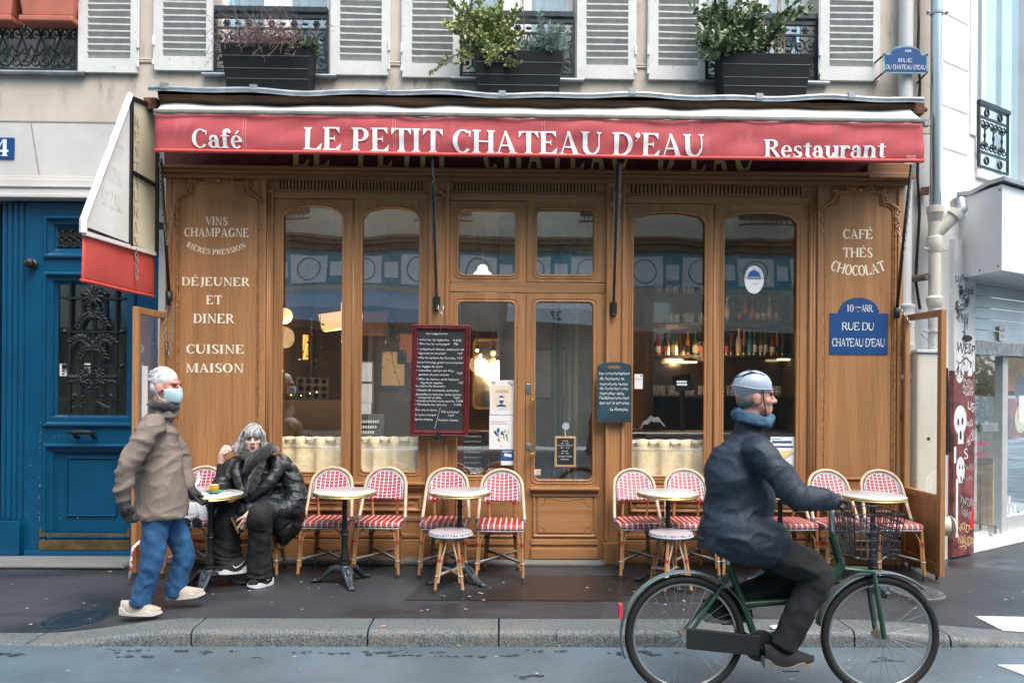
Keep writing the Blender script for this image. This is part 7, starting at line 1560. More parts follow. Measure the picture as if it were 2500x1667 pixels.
for i in range(2):
    a_, c_ = hp[i], ft[i]; d = c_-a_; L = d.length; l1, l2 = .46, .46; hh_ = math.sqrt(max(.001, l1*l1-(L/2)**2)); n_ = Vector((-d.z,0,d.x)).normalized(); n_ = n_ if n_.x > 0 else -n_; kn.append((a_+c_)/2+n_*hh_)
    limb(b, [sh[i], el[i]], [.05,.042]); limb(b, [el[i], ha[i]], [.04,.03]); limb(b, [hp[i], kn[i]], [.085,.06]); limb(b, [kn[i], ft[i]], [.055,.038])
    for k in range(4): p_ = ha[i]+Vector((.018,-.030+.02*k,.0)); finger(b, [p_+Vector((-.03,0,.010)), p_+Vector((.012,0,.006)), p_+Vector((.012,0,-.022)), p_+Vector((-.012,0,-.030))], .009)
    finger(b, [ha[i]+Vector((-.02,.03*(-1,1)[1-i],.0)), ha[i]+Vector((0,.038*(-1,1)[1-i],-.018)), ha[i]+Vector((.012,.03*(-1,1)[1-i],-.034))], .0105)
remesh(b, 'body', SKINR, cy, .006, 4)
j = MB(); P, R = cat([shc+Vector((0,0,.03)), shc+Vector((-.01,0,-.07)), (shc+hipc)/2+Vector((-.02,0,.04)), (shc*.35+hipc*.65), hipc+Vector((.0,0,0)), hipc+Vector((-.01,0,-.13))], [.085,.150,.165,.165,.175,.185], 8); j.tube(P, R, 22, flat=1.12); limb(j, [sh[0]+Vector((0,.02,.0)), sh[1]-Vector((0,.02,0))], [.085,.085]); limb(j, [shc, shc+Vector((.01,0,.07))], [.09,.08])
for i in range(2): puffy(j, [sh[i], sh[i].lerp(el[i],.6), el[i], el[i].lerp(ha[i],.55), ha[i].lerp(el[i],.10)], [.085,.078,.072,.064,.048], 7, .06)
[limb(j, [hipc+Vector((0,.06*sg,-.03)), hp[(sg+1)//2].lerp(kn[(sg+1)//2],.30)+Vector((0,0,.02))], [.165,.14]) for sg in (-1,1)]; wrinkle(remesh(j, 'jacket', NAVY, cy, .008, 4), .014, 4.6, (1,1,1.3), 3)
for i in range(2):
    t_ = trouser('trouser_leg', BLACKC, cy, [hp[i]-(kn[i]-hp[i])*.12, hp[i].lerp(kn[i],.55), kn[i], kn[i].lerp(ft[i],.5), ft[i]+Vector((0,0,.03))], [.095,.095,.085,.072,.066], 4, .05); shoe(cy, ft[i]+Vector((-.10,0,-.075)), ft[i]+Vector((.17,0,-.07)), (0,0,1), BLACKC, False, .048, M('grey_sole_%d' % i, (.2,.2,.2), .6))
    g_ = MB()
    for k in range(4): p_ = ha[i]+Vector((.018,-.030+.02*k,.0)); finger(g_, [p_+Vector((-.05,0,.012)), p_+Vector((.012,0,.008)), p_+Vector((.014,0,-.022)), p_+Vector((-.012,0,-.032))], .0125)
    finger(g_, [ha[i]+Vector((-.02,.03*(-1,1)[1-i],.0)), ha[i]+Vector((0,.040*(-1,1)[1-i],-.018)), ha[i]+Vector((.012,.03*(-1,1)[1-i],-.036))], .013); limb(g_, [ha[i]+Vector((-.02,0,.012)), ha[i]+(el[i]-ha[i]).normalized()*.09], [.034,.034]); remesh(g_, 'glove', GLOVE, cy, .005, 2)
hh = MB(); rot = Matrix((rt, -fw, Vector((0,0,1)))).transposed(); hh.ball(A(0,-.012,.055), (.088,.106,.088), 22, 14, rot); hh.tube([A(.088*math.cos(t),-.012+.106*math.sin(t),.040-.02*math.sin(t)*(math.sin(t) < 0)) for t in np.linspace(0, 2*math.pi, 33)[:-1]], .0035, 8, closed=True); hl_ = hh.build('helmet', M('pale_grey_helmet', (.36,.44,.54), .35, var=.1), cy, smooth=True)
hh = MB(); [hh.tube([A(q_*.9,-.10,.10), A(q_,-.03,.1435-abs(q_)*.30), A(q_*.9,.04,.128-abs(q_)*.3)], [.004,.008,.004], 6, flat=.5) for q_ in (-.05,-.017,.017,.05)]; hh.build('vent', INK, hl_, smooth=True); hh = MB(); [hh.tube([A(q_*.080,.02,.03), A(q_*.074,.03,-.03), A(q_*.045,.05,-.10)], .004, 5) for q_ in (-1,1)]; hh.build('strap', INK, hl_)
hh = MB(); hh.ball(A(0,-.040,-.012), (.073,.058,.058), 16, 12, rot); hh.build('hair', M('grey_hair', (.16,.15,.14), .7), cy, smooth=True)
m = MB(); m.tube(*cat([A(-.07,.02,-.13), A(0,.07,-.125), A(.07,.02,-.13), A(.05,-.07,-.10), A(-.05,-.07,-.10), A(-.07,.02,-.13)], [.032,.036,.032,.034,.034,.032], 12), 20); wrinkle(m.build('scarf', fabric('blue_scarf', (.045,.11,.18), .9), cy, smooth=True), .016, 9)
for sg in (-1,1): m = MB(); c_ = A(sg*.032,.080,.012); m.ball(c_, (.012,.012,.008), 10, 6); m.build('eye', EYE, cy, smooth=True)
# ================================================================== DRAINPIPES AND BITS ON THE RIGHT OF THE SHOP
def pipe_thing(name, label, x, y, cat='drainpipe'): return thing(name, label, cat, (x, y, 0))
xp = (at(2196,300,7.1).x+at(2230,300,7.1).x)/2; o = pipe_thing('drainpipe', 'pale cast drainpipe running down just right of the awning', xp, 7.12)
m = MB(); m.cyl((xp,7.12,2.25),(xp,7.12,6.4),.060,n=20); m.cyl((xp+.03,7.12,0),(xp+.03,7.12,2.2),.062,n=20); m.build('pipe', PIPEG, o, smooth=40)
m = MB()
for z in (at(2210,745,7.1).z, at(2210,835,7.1).z-.02): m.lathe([(.062,z-.10),(.078,z-.09),(.078,z-.03),(.085,z-.02),(.085,z+.0),(.06,z+.01)], (xp+.012,7.12,0), 20)
z = at(2222,920,7.1).z; m.box(xp-.05,xp+.11,7.045,7.06,z-.02,z+.02); m.build('collar', PIPEG, o, smooth=40)
cb = MB(); pts = [at(2243,-30,7.17),at(2243,60,7.17),at(2241,130,7.17),at(2246,200,7.17),at(2242,330,7.17),at(2240,430,7.17),at(2245,520,7.17),at(2238,640,7.17),at(2236,690,7.17),at(2246,755,7.17)]
cb.tube(pts, .013, 8); tag(cb.build('cable', BLACK, smooth=True), 'thick black cable pinned down the wall between the two drainpipes', 'cable')
xz = (at(2272,250,7.05).x+at(2298,250,7.05).x)/2; zj = at(2285,505,7.05).z
o = pipe_thing('drainpipe', 'shiny zinc drainpipe ending in cream plastic fittings at the building corner', xz, 7.05)
m = MB(); m.cyl((xz,7.05,zj-.02),(xz,7.05,6.4),.047,n=20); m.build('zinc_pipe', M('bright_zinc', (.42,.47,.50), .28, metal=.9, var=.15, vs=6, stretch=(1,1,.1)), o, smooth=40)
m = MB(); z = at(2285,33,7.05).z; m.lathe([(.047,z-.012),(.056,z-.012),(.056,z+.012),(.047,z+.012)], (xz,7.05,0), 20); m.box(xz-.09,xz+.09,7.045,7.055,z-.012,z+.012); m.ball((xz-.085,7.03,z),.014,8,6); m.ball((xz+.085,7.03,z),.014,8,6); m.build('clip', ZINC, o, smooth=40)
m = MB(); zc = lambda py: at(2285,py,7.05).z
m.lathe([(.05,zj-.14),(.060,zj-.13),(.066,zj-.06),(.071,zj-.055),(.071,zj-.0),(.060,zj+.005)], (xz,7.05,0), 24)
m.cyl((xz,7.05,zc(590)),(xz,7.05,zj-.1),.056,n=24)
b0 = Vector((xz,7.05,zc(572))); b1 = Vector((xz+.155,7.0,zc(528))); m.tube([b0, b0.lerp(b1,.6), b1], [.055,.056,.058], 20); d = (b1-b0).normalized(); m.tube([b1-d*.03, b1-d*.02, b1+d*.03, b1+d*.035], [.058,.074,.074,.06], 20)
m.lathe([(.056,zc(578)),(.066,zc(580)),(.070,zc(590)),(.070,zc(604)),(.056,zc(616))], (xz,7.05,0), 24)
m.cyl((xz,7.05,1.25),(xz,7.05,zc(600)),.052,n=24)
for py in (608,808): z = zc(py); m.lathe([(.052,z-.012),(.062,z-.010),(.062,z+.010),(.052,z+.012)], (xz,7.05,0), 24); m.box(xz-.085,xz+.085,7.03,7.07,z-.008,z+.008); m.ball((xz-.085,7.05,z),(.014,.014,.016),8,6); m.ball((xz+.085,7.05,z),(.014,.014,.016),8,6)
m.lathe([(.052,zc(752)-.0),(.062,zc(748)),(.070,zc(735)),(.072,zc(728)),(.060,zc(724)),(.052,zc(722))], (xz,7.05,0), 24)
m.cyl((xz+.04,7.0,0),(xz+.04,7.0,.52),.036,n=18); e0 = Vector((xz+.05,7.0,.36)); m.tube([e0+Vector((-.05,0,-.02)), e0, e0+Vector((.06,-.02,.0))], [.07,.085,.085], 18); m.tube([e0+Vector((.06,-.02,0)), e0+Vector((.062,-.02,0)), e0+Vector((.08,-.02,0))], [.10,.10,.085], 18)
m.build('plastic_fitting', PIPEC, o, smooth=40)
m = MB(); m.tube([b1+d*.03, b1+d*.07, b1+d*.07+Vector((.0,.02,.07)), b1+d*.07+Vector((.06,.2,.10))], .05, 14); m.build('zinc_elbow', ZINC, o, smooth=50)
x0, x1, z0, z1 = RC(2232, 862, 2300, 1385, 7.0); o = thing('pipe_casing', 'tall cream metal casing round the pipes behind the glass screen', 'casing', (x0, 7.0, 0)); m = MB(); m.prism([(x0,0),(x1-.03,0),(x1-.03,z1),(x0,z1)], 6.96, 7.2); m.build('casing', PIPEC, o, bevel=.02)
m = MB(); m.box(x0-.01,x1-.018,6.945,7.2,z1,z1+.03); m.build('cap', PIPEG, o, bevel=.006); m = MB(); m.lathe([(.016,0),(.016,-.012),(.008,-.014)], ((x0+x1)/2-.02,6.96,at(2255,1070,7).z), 12, 'y'); m.build('lock', STEEL, o)
m = MB(); a, b_ = at(2243,478,7.2), at(2260,465,6.98); m.bar(at(2256,468,7.2), at(2259,466,7.08), .06, .07); tag(m.build('metal_stub', M('rusty_tube', (.16,.08,.06), .7, var=.4, vs=30)), 'short rusty square tube sticking out of the wall beside the zinc pipe', 'stub')
m = MB(); q_ = at(2262,676,7.0); m.tube([(q_.x-.09,7.2,q_.z+.0),(q_.x-.02,7.05,q_.z),(q_.x+.0,6.99,q_.z)], .032, 14, cap=False); m.tube([(q_.x-.02,7.05,q_.z),(q_.x,6.992,q_.z)], .027, 14); tag(m.build('vent_pipe', M('brown_pipe', (.11,.085,.08), .5, var=.2)), 'short brown round pipe end poking from the wall by the cream pipe', 'pipe')
# ------------------------------------------------------------------ wood framed glass screens
def screen(name, label, xs_, ya, yb, z0, z1, zr, st_, zdrop=0, mir=None, opaque=None):
    o = thing(name, label, 'screen', (xs_, (ya+yb)/2, 0)); m = MB(); t_ = .022
    m.box(xs_-t_, xs_+t_, ya, ya+st_, z0, z1); m.box(xs_-t_, xs_+t_, yb-st_*.8, yb, z0, z1)
    m.box(xs_-t_+.002, xs_+t_-.002, ya+st_, yb-st_*.8, z1-.055, z1); m.box(xs_-t_+.002, xs_+t_-.002, ya+st_, yb-st_*.8, zr, zr+.06); m.box(xs_-t_+.002, xs_+t_-.002, ya+st_, yb-st_*.8, z0, z0+.10)
    fo = m.build('frame', WOOD, o, bevel=.004); m = MB(); m.box(xs_-.008, xs_+.008, ya+st_-.01, yb-st_*.8+.01, z0+.08, zr+.02); m.build('panel', WOOD, o)
    m = MB(); m.box(xs_-.003, xs_+.003, ya+st_-.01, yb-st_*.8+.01, zr+.04, z1-.03); m.build('pane', CLEAR, o)
    m = MB()
    for z in (z0+.5, (z0+z1)/2+.2, z1-.3): m.cyl((xs_-t_*math.copysign(1.2,xs_),yb+.004,z-.05),(xs_-t_*math.copysign(1.2,xs_),yb+.004,z+.05),.011,n=10)
    m.build('hinge', RUSTY, o, smooth=40)
    return o
xR_ = at(2210, 1000, 7.05).x; yN_ = 1944*(xR_+.0)/ (2316-1250)
scr = screen('glass_screen', 'tall wood framed glass windbreak screen at the right end of the terrace', xR_, 6.44, 7.06, .04, at(2318,755,6.45).z, at(2316,1228,6.45).z, .058)
m = MB()
for (y, s) in ((6.93,'RUE DU'),(6.93,"CHATEAU D'EAU")): pass
for y in (6.52, 6.95): m.cyl((xR_,y,0),(xR_,y,.05),.012,n=8)
m.build('foot', RUSTY, scr)
xl_ = at(398, 1000, 7.05).x
scl = screen('glass_screen', 'narrow wood framed windbreak screen at the left end beside the blue door', xl_, 6.5, 7.06, .04, at(335,748,6.5).z, at(335,1240,6.5).z, .05)
m = MB(); zf = at(360,1050,6.7); m.box(xl_+.005,xl_+.009,6.62,6.72,at(352,1080,6.6).z,at(352,893,6.6).z); m.build('menu_sheet', PAPER, scl)
m = MB(); y, x = 6.47, at(322,1440,6.4).x
m.tube([(x+.06,6.62,.30),(x+.02,6.5,.30),(x,6.42,.26),(x-.005,6.40,.15),(x-.01,6.38,.0)], .014, 8); RW = M('red_white_paint', (.42,.06,.05), .5, wear=(.7,.68,.66), wear_t=(.5,.52), ws=18); tag(m.build('wall_hook_rail', RW, smooth=True), 'chipped red and white bent iron rod on the ground beside the left screen', 'rod')

# ================================================================== CORNER BUILDING, turned back from the street
AO = rad(33); OB0 = Vector((at(2292, 700, YW).x, YW, 0)); dO = Vector((math.cos(AO), math.sin(AO), 0)); nO = Vector((math.sin(AO), -math.cos(AO), 0))
cb_ = thing('corner_building', 'bright white rendered corner building with a framing shop, turned away from the street', 'building', OB0)
def LP(u, w_, z): return OB0 + dO*u + nO*w_ + Z*z
def LU(px, py, w_=0.0):
    d = ray(px, py); t_ = (OB0 + nO*w_ - CAM).dot(nO)/d.dot(nO); p = CAM + d*t_; return (p-OB0).dot(dO), p.z
class OM(MB):
    def ob(s, u0, u1, w0, w1, z0, z1): return s.obox(LP((u0+u1)/2,(w0+w1)/2,(z0+z1)/2), dO*(u1-u0)/2, nO*(w1-w0)/2, Z*(z1-z0)/2)
uwin, _ = LU(2386, 200); uwr, _ = LU(2490, 100); _, zsill = LU(2425, 425); _, zbase = LU(2384, 690); ud0, _ = LU(2330, 1000)
UE = 4.2
m = OM(); m.ob(-.06, uwin, -.3, 0, zbase, 6.6); m.ob(uwin, uwr+.5, -.3, -.001, zbase, zsill); m.ob(uwr+.5, UE, -.3, 0, zbase, 6.6); m.ob(-.06, ud0, -.3, -.002, 0, zbase-.001); m.build('wall', WALLW, cb_)
m = OM(); g0, _ = LU(2322, 700); m.ob(.0, ud0-.005, -.004, .004, 0.0, at(2315,600,7.2).z); m.build('patchy_render', WALLR, cb_)
GRV = M('groove_grey', (.45,.46,.47), .9)
for py in (33, 150, 258, 362): _, z = LU(2307, py); m = OM(); m.ob(.045, uwin-.18, -.004, .0025, z-.009, z+.009); m.build('groove', GRV, cb_)
m = OM(); m.ob(uwin-.15, uwin-.03, -.003, .018, zsill+.3, 6.6); m.ob(uwin-.03, uwr+.3, -.003, .03, zsill-.09, zsill-.005); m.build('window_surround', WALLW, cb_, bevel=.008)
m = OM(); m.ob(uwin+.02, uwin+.09, -.26, -.2, zsill, 6.6); m.ob(uwin+.22, uwin+.28, -.26, -.2, zsill, 6.6); m.ob(uwin+.5, uwin+.58, -.26, -.2, zsill, 6.6); wo = m.build('window', WHITEP, cb_)
m = OM(); m.ob(uwin, uwr+.5, -.235, -.23, zsill, 6.6); m.build('pane', GLASS2, wo); m = OM(); m.ob(uwin, uwr+.5, -.42, -.40, zsill, 6.6); m.build('blind', M('grey_blind', (.30,.33,.34), .9), wo)
m = OM(); ur0, zr0 = LU(2388, 236, .03); ur1, zr1 = LU(2462, 262, .03)
zt_, zb_3 = at(2390,236,7.4).z, zsill+.02; RL = ur1-ur0
def rp(u, z): return LP(ur0+u*RL, .03, z)
m.bar(rp(0,zt_), rp(1,zt_), .05, .04); 
for z in (zt_-.13, zb_3+.14, zb_3): m.bar(rp(0,z), rp(1,z), .018, .022)
for u in (.02,.98): m.bar(rp(u,zb_3), rp(u,zt_), .02, .02, (1,0,0))
def ring(cu, cz, r, rr=.009): m.tube([rp(cu,cz)+dO*r*math.cos(q)+Z*r*math.sin(q) for q in np.linspace(0, 2*math.pi, 15)[:-1]], rr, 5, closed=True)
for u in (.28,.72): ring(u, zt_-.075, .034, .012); ring(u, zb_3+.07, .034, .012)
H_ = zt_-.13-zb_3-.14
for u in (.22,.5,.78):
    for k in (0.22,.78):
        zc_ = zb_3+.14+H_*k
        for sg in (-1,1):
            cc = rp(u, zc_); m.tube([cc+dO*(sg*.035+.05*(1-.7*i/12)*math.cos(i*.6)*sg)+Z*(.05*(1-.7*i/12)*math.sin(i*.6)*(1 if k > .5 else -1)) for i in range(13)], .008, 5)
        m.ball(rp(u,zc_), .02, 8, 6)
    m.bar(rp(u,zb_3+.14+H_*.3), rp(u,zb_3+.14+H_*.7), .012, .012, (1,0,0)); m.ball(rp(u,zb_3+.14+H_*.5), (.014,.014,.03), 8, 6)
m.build('balcony_railing', RAIL, cb_, smooth=45)
# sign box, flashing
A_, B_ = at(2343, 600, 7.42), at(2446, 600, 6.88); zb4, zt4 = at(2443,660,6.88).z, at(2446,449,6.88).z
sb = thing('sign_box', 'big blank white shop sign box jutting out over the roller shutter', 'sign', (A_.x, A_.y, zb4))
e = dO*2.6; f = [A_.xy.to_3d(), B_.xy.to_3d(), B_.xy.to_3d()+e, A_.xy.to_3d()+e]
m = MB(); m.add([p+Z*zb4 for p in f]+[p+Z*zt4 for p in f], [(0,3,2,1),(4,5,6,7),(0,1,5,4),(1,2,6,5),(2,3,7,6),(3,0,4,7)]); m.build('box', M('white_panel', (.74,.76,.77), .4, var=.05, vs=3), sb, bevel=.004)
m = MB()
for (u_, v_) in ((.08,.08),(.92,.06),(.95,.94),(.5,.05),(.1,.9)): p = f[0].lerp(f[1],u_)+Z*(zb4+(zt4-zb4)*v_); m.ball(p+Vector((-.004,-.002,0)), .008, 6, 5)
m.build('screw', IRON, sb)
m = MB(); nB = (f[1]-f[0]).normalized()
pts = [f[0]+Z*(zt4+.02)-nB*.06-dO*.06, f[0].lerp(f[1],.3)+Z*(zt4-.01)-dO*.04, f[0].lerp(f[1],.75)+Z*(zt4+.025)-dO*.03, f[1]+Z*(zt4+.015)+nB*.05-dO*.04]
m.add([p for p in pts]+[p+dO*2.6 for p in pts]+[p+Z*.035 for p in pts]+[p+dO*2.6+Z*.035 for p in pts], [(0,4,5,1),(1,5,6,2),(2,6,7,3),(8,9,13,12),(9,10,14,13),(10,11,15,14),(0,1,9,8),(1,2,10,9),(2,3,11,10),(3,7,15,11)]); m.build('flashing', ZINC, sb)
# graffiti side panel
ug0, zg1 = LU(2331, 640, .05); ug1, _ = LU(2382, 640, .05); _, zgm = LU(2355, 905, .05)
gp = thing('graffiti_panel', 'narrow door panel, white above and maroon below, covered in graffiti skulls and tags', 'panel', LP(ug0,.05,0))
m = OM(); m.ob(ug0, ug1, .0, .05, zgm+.0, LU(2355,640,.05)[1]+.2); m.build('upper_panel', M('dirty_white_panel', (.66,.67,.68), .6, var=.1, vs=6), gp)
m = OM(); m.ob(ug0, ug1, .001, .051, .02, zgm-.001); mp_ = m.build('lower_panel', M('maroon_panel', (.10,.022,.022), .5, var=.5, vs=5, c2=(.28,.08,.075)), gp)
GW = ug1-ug0
def gq(u, py, lift=.0012): return LP(ug0+GW*u, .051+lift, LU(2331+51*u, py, .05)[1])
def gstroke(mm, pts, w_, lift=.0015):
    for a, b_ in zip(pts[:-1], pts[1:]):
        a, b_ = gq(*a, lift), gq(*b_, lift); mm.bar(a, b_, .0012, w_, nO.cross((b_-a).normalized())) if (b_-a).length > 1e-4 else None
def gtext(mm, s, u0, u1, py, hpx, lift=.0018, tilt=0): 
    a, b_ = gq(u0, py, 0), gq(u1, py-tilt, 0); uxx = (b_-a).normalized(); put_sans(mm, s, a, uxx, Z, hpx/262, wd=(b_-a).length, align='l', lift=lift, shear=.22*math.sin(py), jig=.012)
mm = MB(); gtext(mm,'LUXE',.05,.62,690,16,tilt=6); gtext(mm,'BLANE',.25,.92,722,18,tilt=3); gtext(mm,'OKO',.02,.3,760,12); gtext(mm,'WESP',.08,.95,862,26,tilt=-4); gtext(mm,'TRN',.4,.7,745,18); gtext(mm,'NV',.35,.7,790,26)
rr = random.Random(11)
for k in range(16): u, py, f1, f2 = rr.uniform(.12,.85), rr.uniform(690,900), rr.uniform(.9,2.6), rr.uniform(1.2,3); gstroke(mm, [(u+.09*math.sin(q*f1+k), py+2.6*q+6*math.sin(q*f2)) for q in range(10)], rr.uniform(.003,.007))
gstroke(mm, [(.1+.12*q, 880+8*math.sin(q*1.3)) for q in range(7)], .012); gstroke(mm, [(.9,880),(.86,930),(.98,935)], .008)
mm.build('black_tag', INK, gp)
def blob(mm, pts, lift): mm.add([gq(u, py, lift) for (u, py) in pts], [tuple(range(len(pts)))])
mm = MB(); ov = lambda cu, cp, ru, rp_, n=18, sq=1: [(cu+ru*math.cos(-t), cp+rp_*math.sin(-t)*(1 if math.sin(-t) < 0 else sq)) for t in np.linspace(0, 2*math.pi, n+1)[:-1]]
for (cu, cp, ru, rp_) in ((.25,895,.22,40),(.80,888,.16,30),(.30,1025,.30,36),(.33,1144,.20,30)): blob(mm, ov(cu,cp,ru,rp_), .0012)
for (u0, u1, pa, pb) in ((.20,.46,1050,1083),(.24,.42,1165,1178),(.12,.22,1168,1310),(.02,.12,1090,1130),(.64,.78,908,918)): blob(mm, [(u0,pb),(u1,pb),(u1,pa),(u0,pa)], .001)
gtext(mm,'HCSL',.6,.98,1095,24,tilt=26); gtext(mm,'S',.50,.68,1122,26); gtext(mm,'MORT',.45,.95,935,10,tilt=-4); gtext(mm,'ROUE',.4,.9,950,10); gtext(mm,'WEST',.42,.95,965,10); gtext(mm,'US',.65,.95,1002,22); gtext(mm,'#KD',.55,.9,1040,14)
mm.build('white_graffiti', M('white_spray', (.72,.73,.74), .6), gp)
mm = MB()
for (cu, cp, ru, rp_) in ((.20,1030,.045,9),(.40,1028,.045,9),(.32,1062,.05,12),(.28,1140,.025,6),(.42,1140,.025,6),(.35,1168,.03,8),(.18,900,.03,12),(.78,890,.03,9),(.60,826,.24,8)): blob(mm, ov(cu,cp,ru,rp_), .0022)
mm.build('black_detail', INK, gp)
mm = MB(); gtext(mm,'TKID',.45,.92,1145,11); gtext(mm,'1200',.5,.9,1172,9); gtext(mm,'XNORE',.3,.98,1228,20,tilt=-10); gtext(mm,'CRAIY',.4,.9,1255,20,tilt=-14); mm.build('grey_tag', M('grey_spray', (.42,.40,.42), .6), gp)
mm = MB(); gtext(mm,'T-KID-',.05,.85,1290,20,tilt=-8); gtext(mm,'NALIDE',.25,.98,1325,22,tilt=-6); gstroke(mm, [(.3,1334),(.55,1330),(.62,1333),(.55,1340)], .008); mm.build('yellow_tag', M('yellow_spray', (.72,.55,.26), .6), gp)
mm = MB(); blob(mm, [(.72,1290),(.985,1290),(.985,1220),(.82,1250)], .0008); mm.build('red_patch', M('red_spray', (.60,.02,.02), .5), gp)
m = MB(); m.bar(at(2310,898,6.98), at(2317,1105,6.98), .025, .02, (0,1,0)); m.bar(at(2304,895,7.0), at(2312,1110,7.0), .012, .02, (0,1,0)); tag(m.build('black_bar', BLACK), 'thin black bars leaning on the wall between the pipes and the graffiti panel', 'bar')
# roller shutter and shop window
us0 = ug1+.002; zs0, zs1 = LU(2400, 858, -.02)[1], LU(2400, 660, -.02)[1]+.3
m = OM(); n_ = 9
for k in range(n_):
    z = zs0+.10+(zs1-zs0-.1)*k/n_; h_ = (zs1-zs0-.1)/n_; m.obox(LP((us0+UE)/2,-.03,z+h_/2), dO*(UE-us0)/2, nO*.008-Z*.0, Z*(h_/2-.003)-nO*.006)
rs = thing('roller_shutter', 'half lowered grey metal roller shutter under the white sign box', 'shutter', LP(us0,0,zs0)); m.build('slats', M('grey_shutter', (.46,.52,.56), .4, metal=.4, var=.1, vs=4), rs)
m = OM(); m.ob(us0, UE, -.045, .0, zs0-.0, zs0+.095); m.ob(us0, UE, -.05, .012, zs0-.03, zs0-.001); m.build('bottom_bar', M('dull_bar', (.34,.36,.38), .5, metal=.4, var=.3, vs=14), rs)
u_, z_ = LU(2446, 812, .0); m = OM(); m.ob(u_-.062, u_+.062, .003, .006, z_-.08, z_+.07); nt_ = tag(m.build('paper_notice', PAPER), 'handwritten OUVERT paper with arrows taped on the roller shutter', 'notice')
mm = MB(); put_sans(mm, 'OUVERT', LP(u_,.007,z_+.01), dO, Z, .022, wd=.095, lift=.001, shear=.1)
for k in (-.03,0,.03): mm.bar(LP(u_+k,.0075,z_-.02), LP(u_+k,.0075,z_-.05), .001, .004, nO.cross(Z)); mm.bar(LP(u_+k-.008,.0075,z_-.042), LP(u_+k,.0075,z_-.052), .001, .004, nO.cross(Z))
mm.build('writing', M('purple_ink', (.10,.03,.16), .7), nt_)
up0, _ = LU(2437, 1100, -.1); up1, _ = LU(2450, 1100, -.1); zst = .10
m = OM(); m.ob(up0, up1, -.14, -.06, zst, zs0-.03); m.ob(us0-.0, us0+.03, -.14, -.06, zst, zs0-.03); m.ob(up1+.001, UE, -.14, -.06, zst, zst+.17); m.ob(us0+.031, up0-.001, -.14, -.08, zst, zst+.05); wf = m.build('shop_window', M('white_metal_frame', (.55,.58,.58), .4, metal=.3, var=.06), cb_, bevel=.004)
m = OM(); m.ob(us0+.03, up0, -.105, -.100, zst+.05, zs0-.03); m.ob(up1, UE, -.105, -.100, zst+.17, zs0-.03); m.build('pane', CLEAR, wf)
m = OM(); ua, za = LU(2398, 1045, -.09); ub, _ = LU(2432, 1045, -.09); m.ob(ua-.03, ub+.02, -.098, -.075, za-.04, za+.045); m.build('door_plate', STEEL, wf, bevel=.004)
m = OM(); ua2, za2 = LU(2418, 1300, -.08); m.ob(ua2-.02, ua2+.03, -.10, -.03, zst+.02, zst+.12); m.build('floor_spring', STEEL, wf, bevel=.006)
mm = MB(); ua, za = LU(2356, 1090, -.098); ub, _ = LU(2413, 1090, -.098); put_sans(mm, 'encadrement', LP(ua,-.0985,za), dO, Z, .050, wd=ub-ua, align='l', lift=.001); ua, za = LU(2366, 1115, -.098); ub, _ = LU(2408, 1115, -.098); put_sans(mm, 'sur mesure', LP(ua,-.0985,za), dO, Z, .050, wd=ub-ua, align='l', lift=.001); mm.build('lettering', PINK, wf)
m = OM(); m.ob(us0-.3, UE, -.2, .02, 0.0, zst-.001); m.build('stone_base', WALLW, cb_, bevel=.01)
SHOPW = M('shop_interior', (.55,.53,.48), .9, var=.15, vs=3); SHOPF = M('shop_floor', (.40,.38,.35), .4)
m = OM(); m.ob(us0+.72, UE, -1.6, -1.5, 0, 3.2); m.add([LP(us0-.02,-.2,0),LP(us0+.75,-1.55,0),LP(us0+.75,-1.55,3.2),LP(us0-.02,-.2,3.2)], [(0,1,2,3)]); m.ob(us0+.3, UE, -1.5, -.15, 3.0, 3.1); m.build('shop_room', SHOPW, cb_); m = OM(); m.ob(us0+.3, UE, -1.5, -.201, 0.0, .06); m.build('shop_floor', SHOPF, cb_)
m = OM(); u_, z_ = LU(2395, 870, -.5); m.ob(u_+.18, u_+.45, -.62, -.45, .062, z_-.2); o = tag(m.build('display_cabinet', PALEWOOD), 'tan display cabinet inside the framing shop behind the door glass', 'cabinet')
pb = thing('potted_plant', 'dark leafy plant behind the framing shop door glass', 'plant', LP(LU(2398,1010,-.45)[0],-.45,.06)); lf = MB(); st = MB(); pc = LP(LU(2394,1010,-.40)[0]+.05,-.42,0)
for k in range(260): p = pc+Vector((random.gauss(0,.06),random.gauss(0,.05),random.uniform(1.15,1.95))); leafq(lf, p, Vector((random.gauss(0,1),random.gauss(0,1),random.gauss(0,1))), .07, .02)
st.cyl(pc+Z*.06, pc+Z*1.6, .012, .006, 8); st.build('stem', STEMM, pb); lf.build('leaves', LEAFC[1], pb)
# framed pictures: a plain portrait and an abstract clock, generic stand-ins
def pic(label, pa, pb_, pt, pbm, back): 
    u0, z1_ = LU(pa, pt, -.25); u1, _ = LU(pb_, pt, -.25); z0_ = LU(pa, pbm, -.25)[1]; o = thing('framed_picture', label, 'picture', LP(u0,-.25,z0_)); m = OM(); m.ob(u0, u1, -.26, -.25, z0_, z1_); m.build('canvas', back, o); return o, u0, u1, z0_, z1_
def ell(mm, u, z, ru, rz_, w_, n=20): mm.add([LP(u+ru*math.cos(t), w_, z+rz_*math.sin(t)) for t in np.linspace(0, 2*math.pi, n+1)[:-1]], [tuple(range(n))])
o, u0, u1, z0_, z1_ = pic('colourful portrait of a bearded figure in a teal jacket hung in the shop window', 2447, 2540, 857, 953, M('ochre_canvas', (.55,.40,.20), .6, c2=(.62,.22,.20), vs=14)); uc = (u0+u1)/2
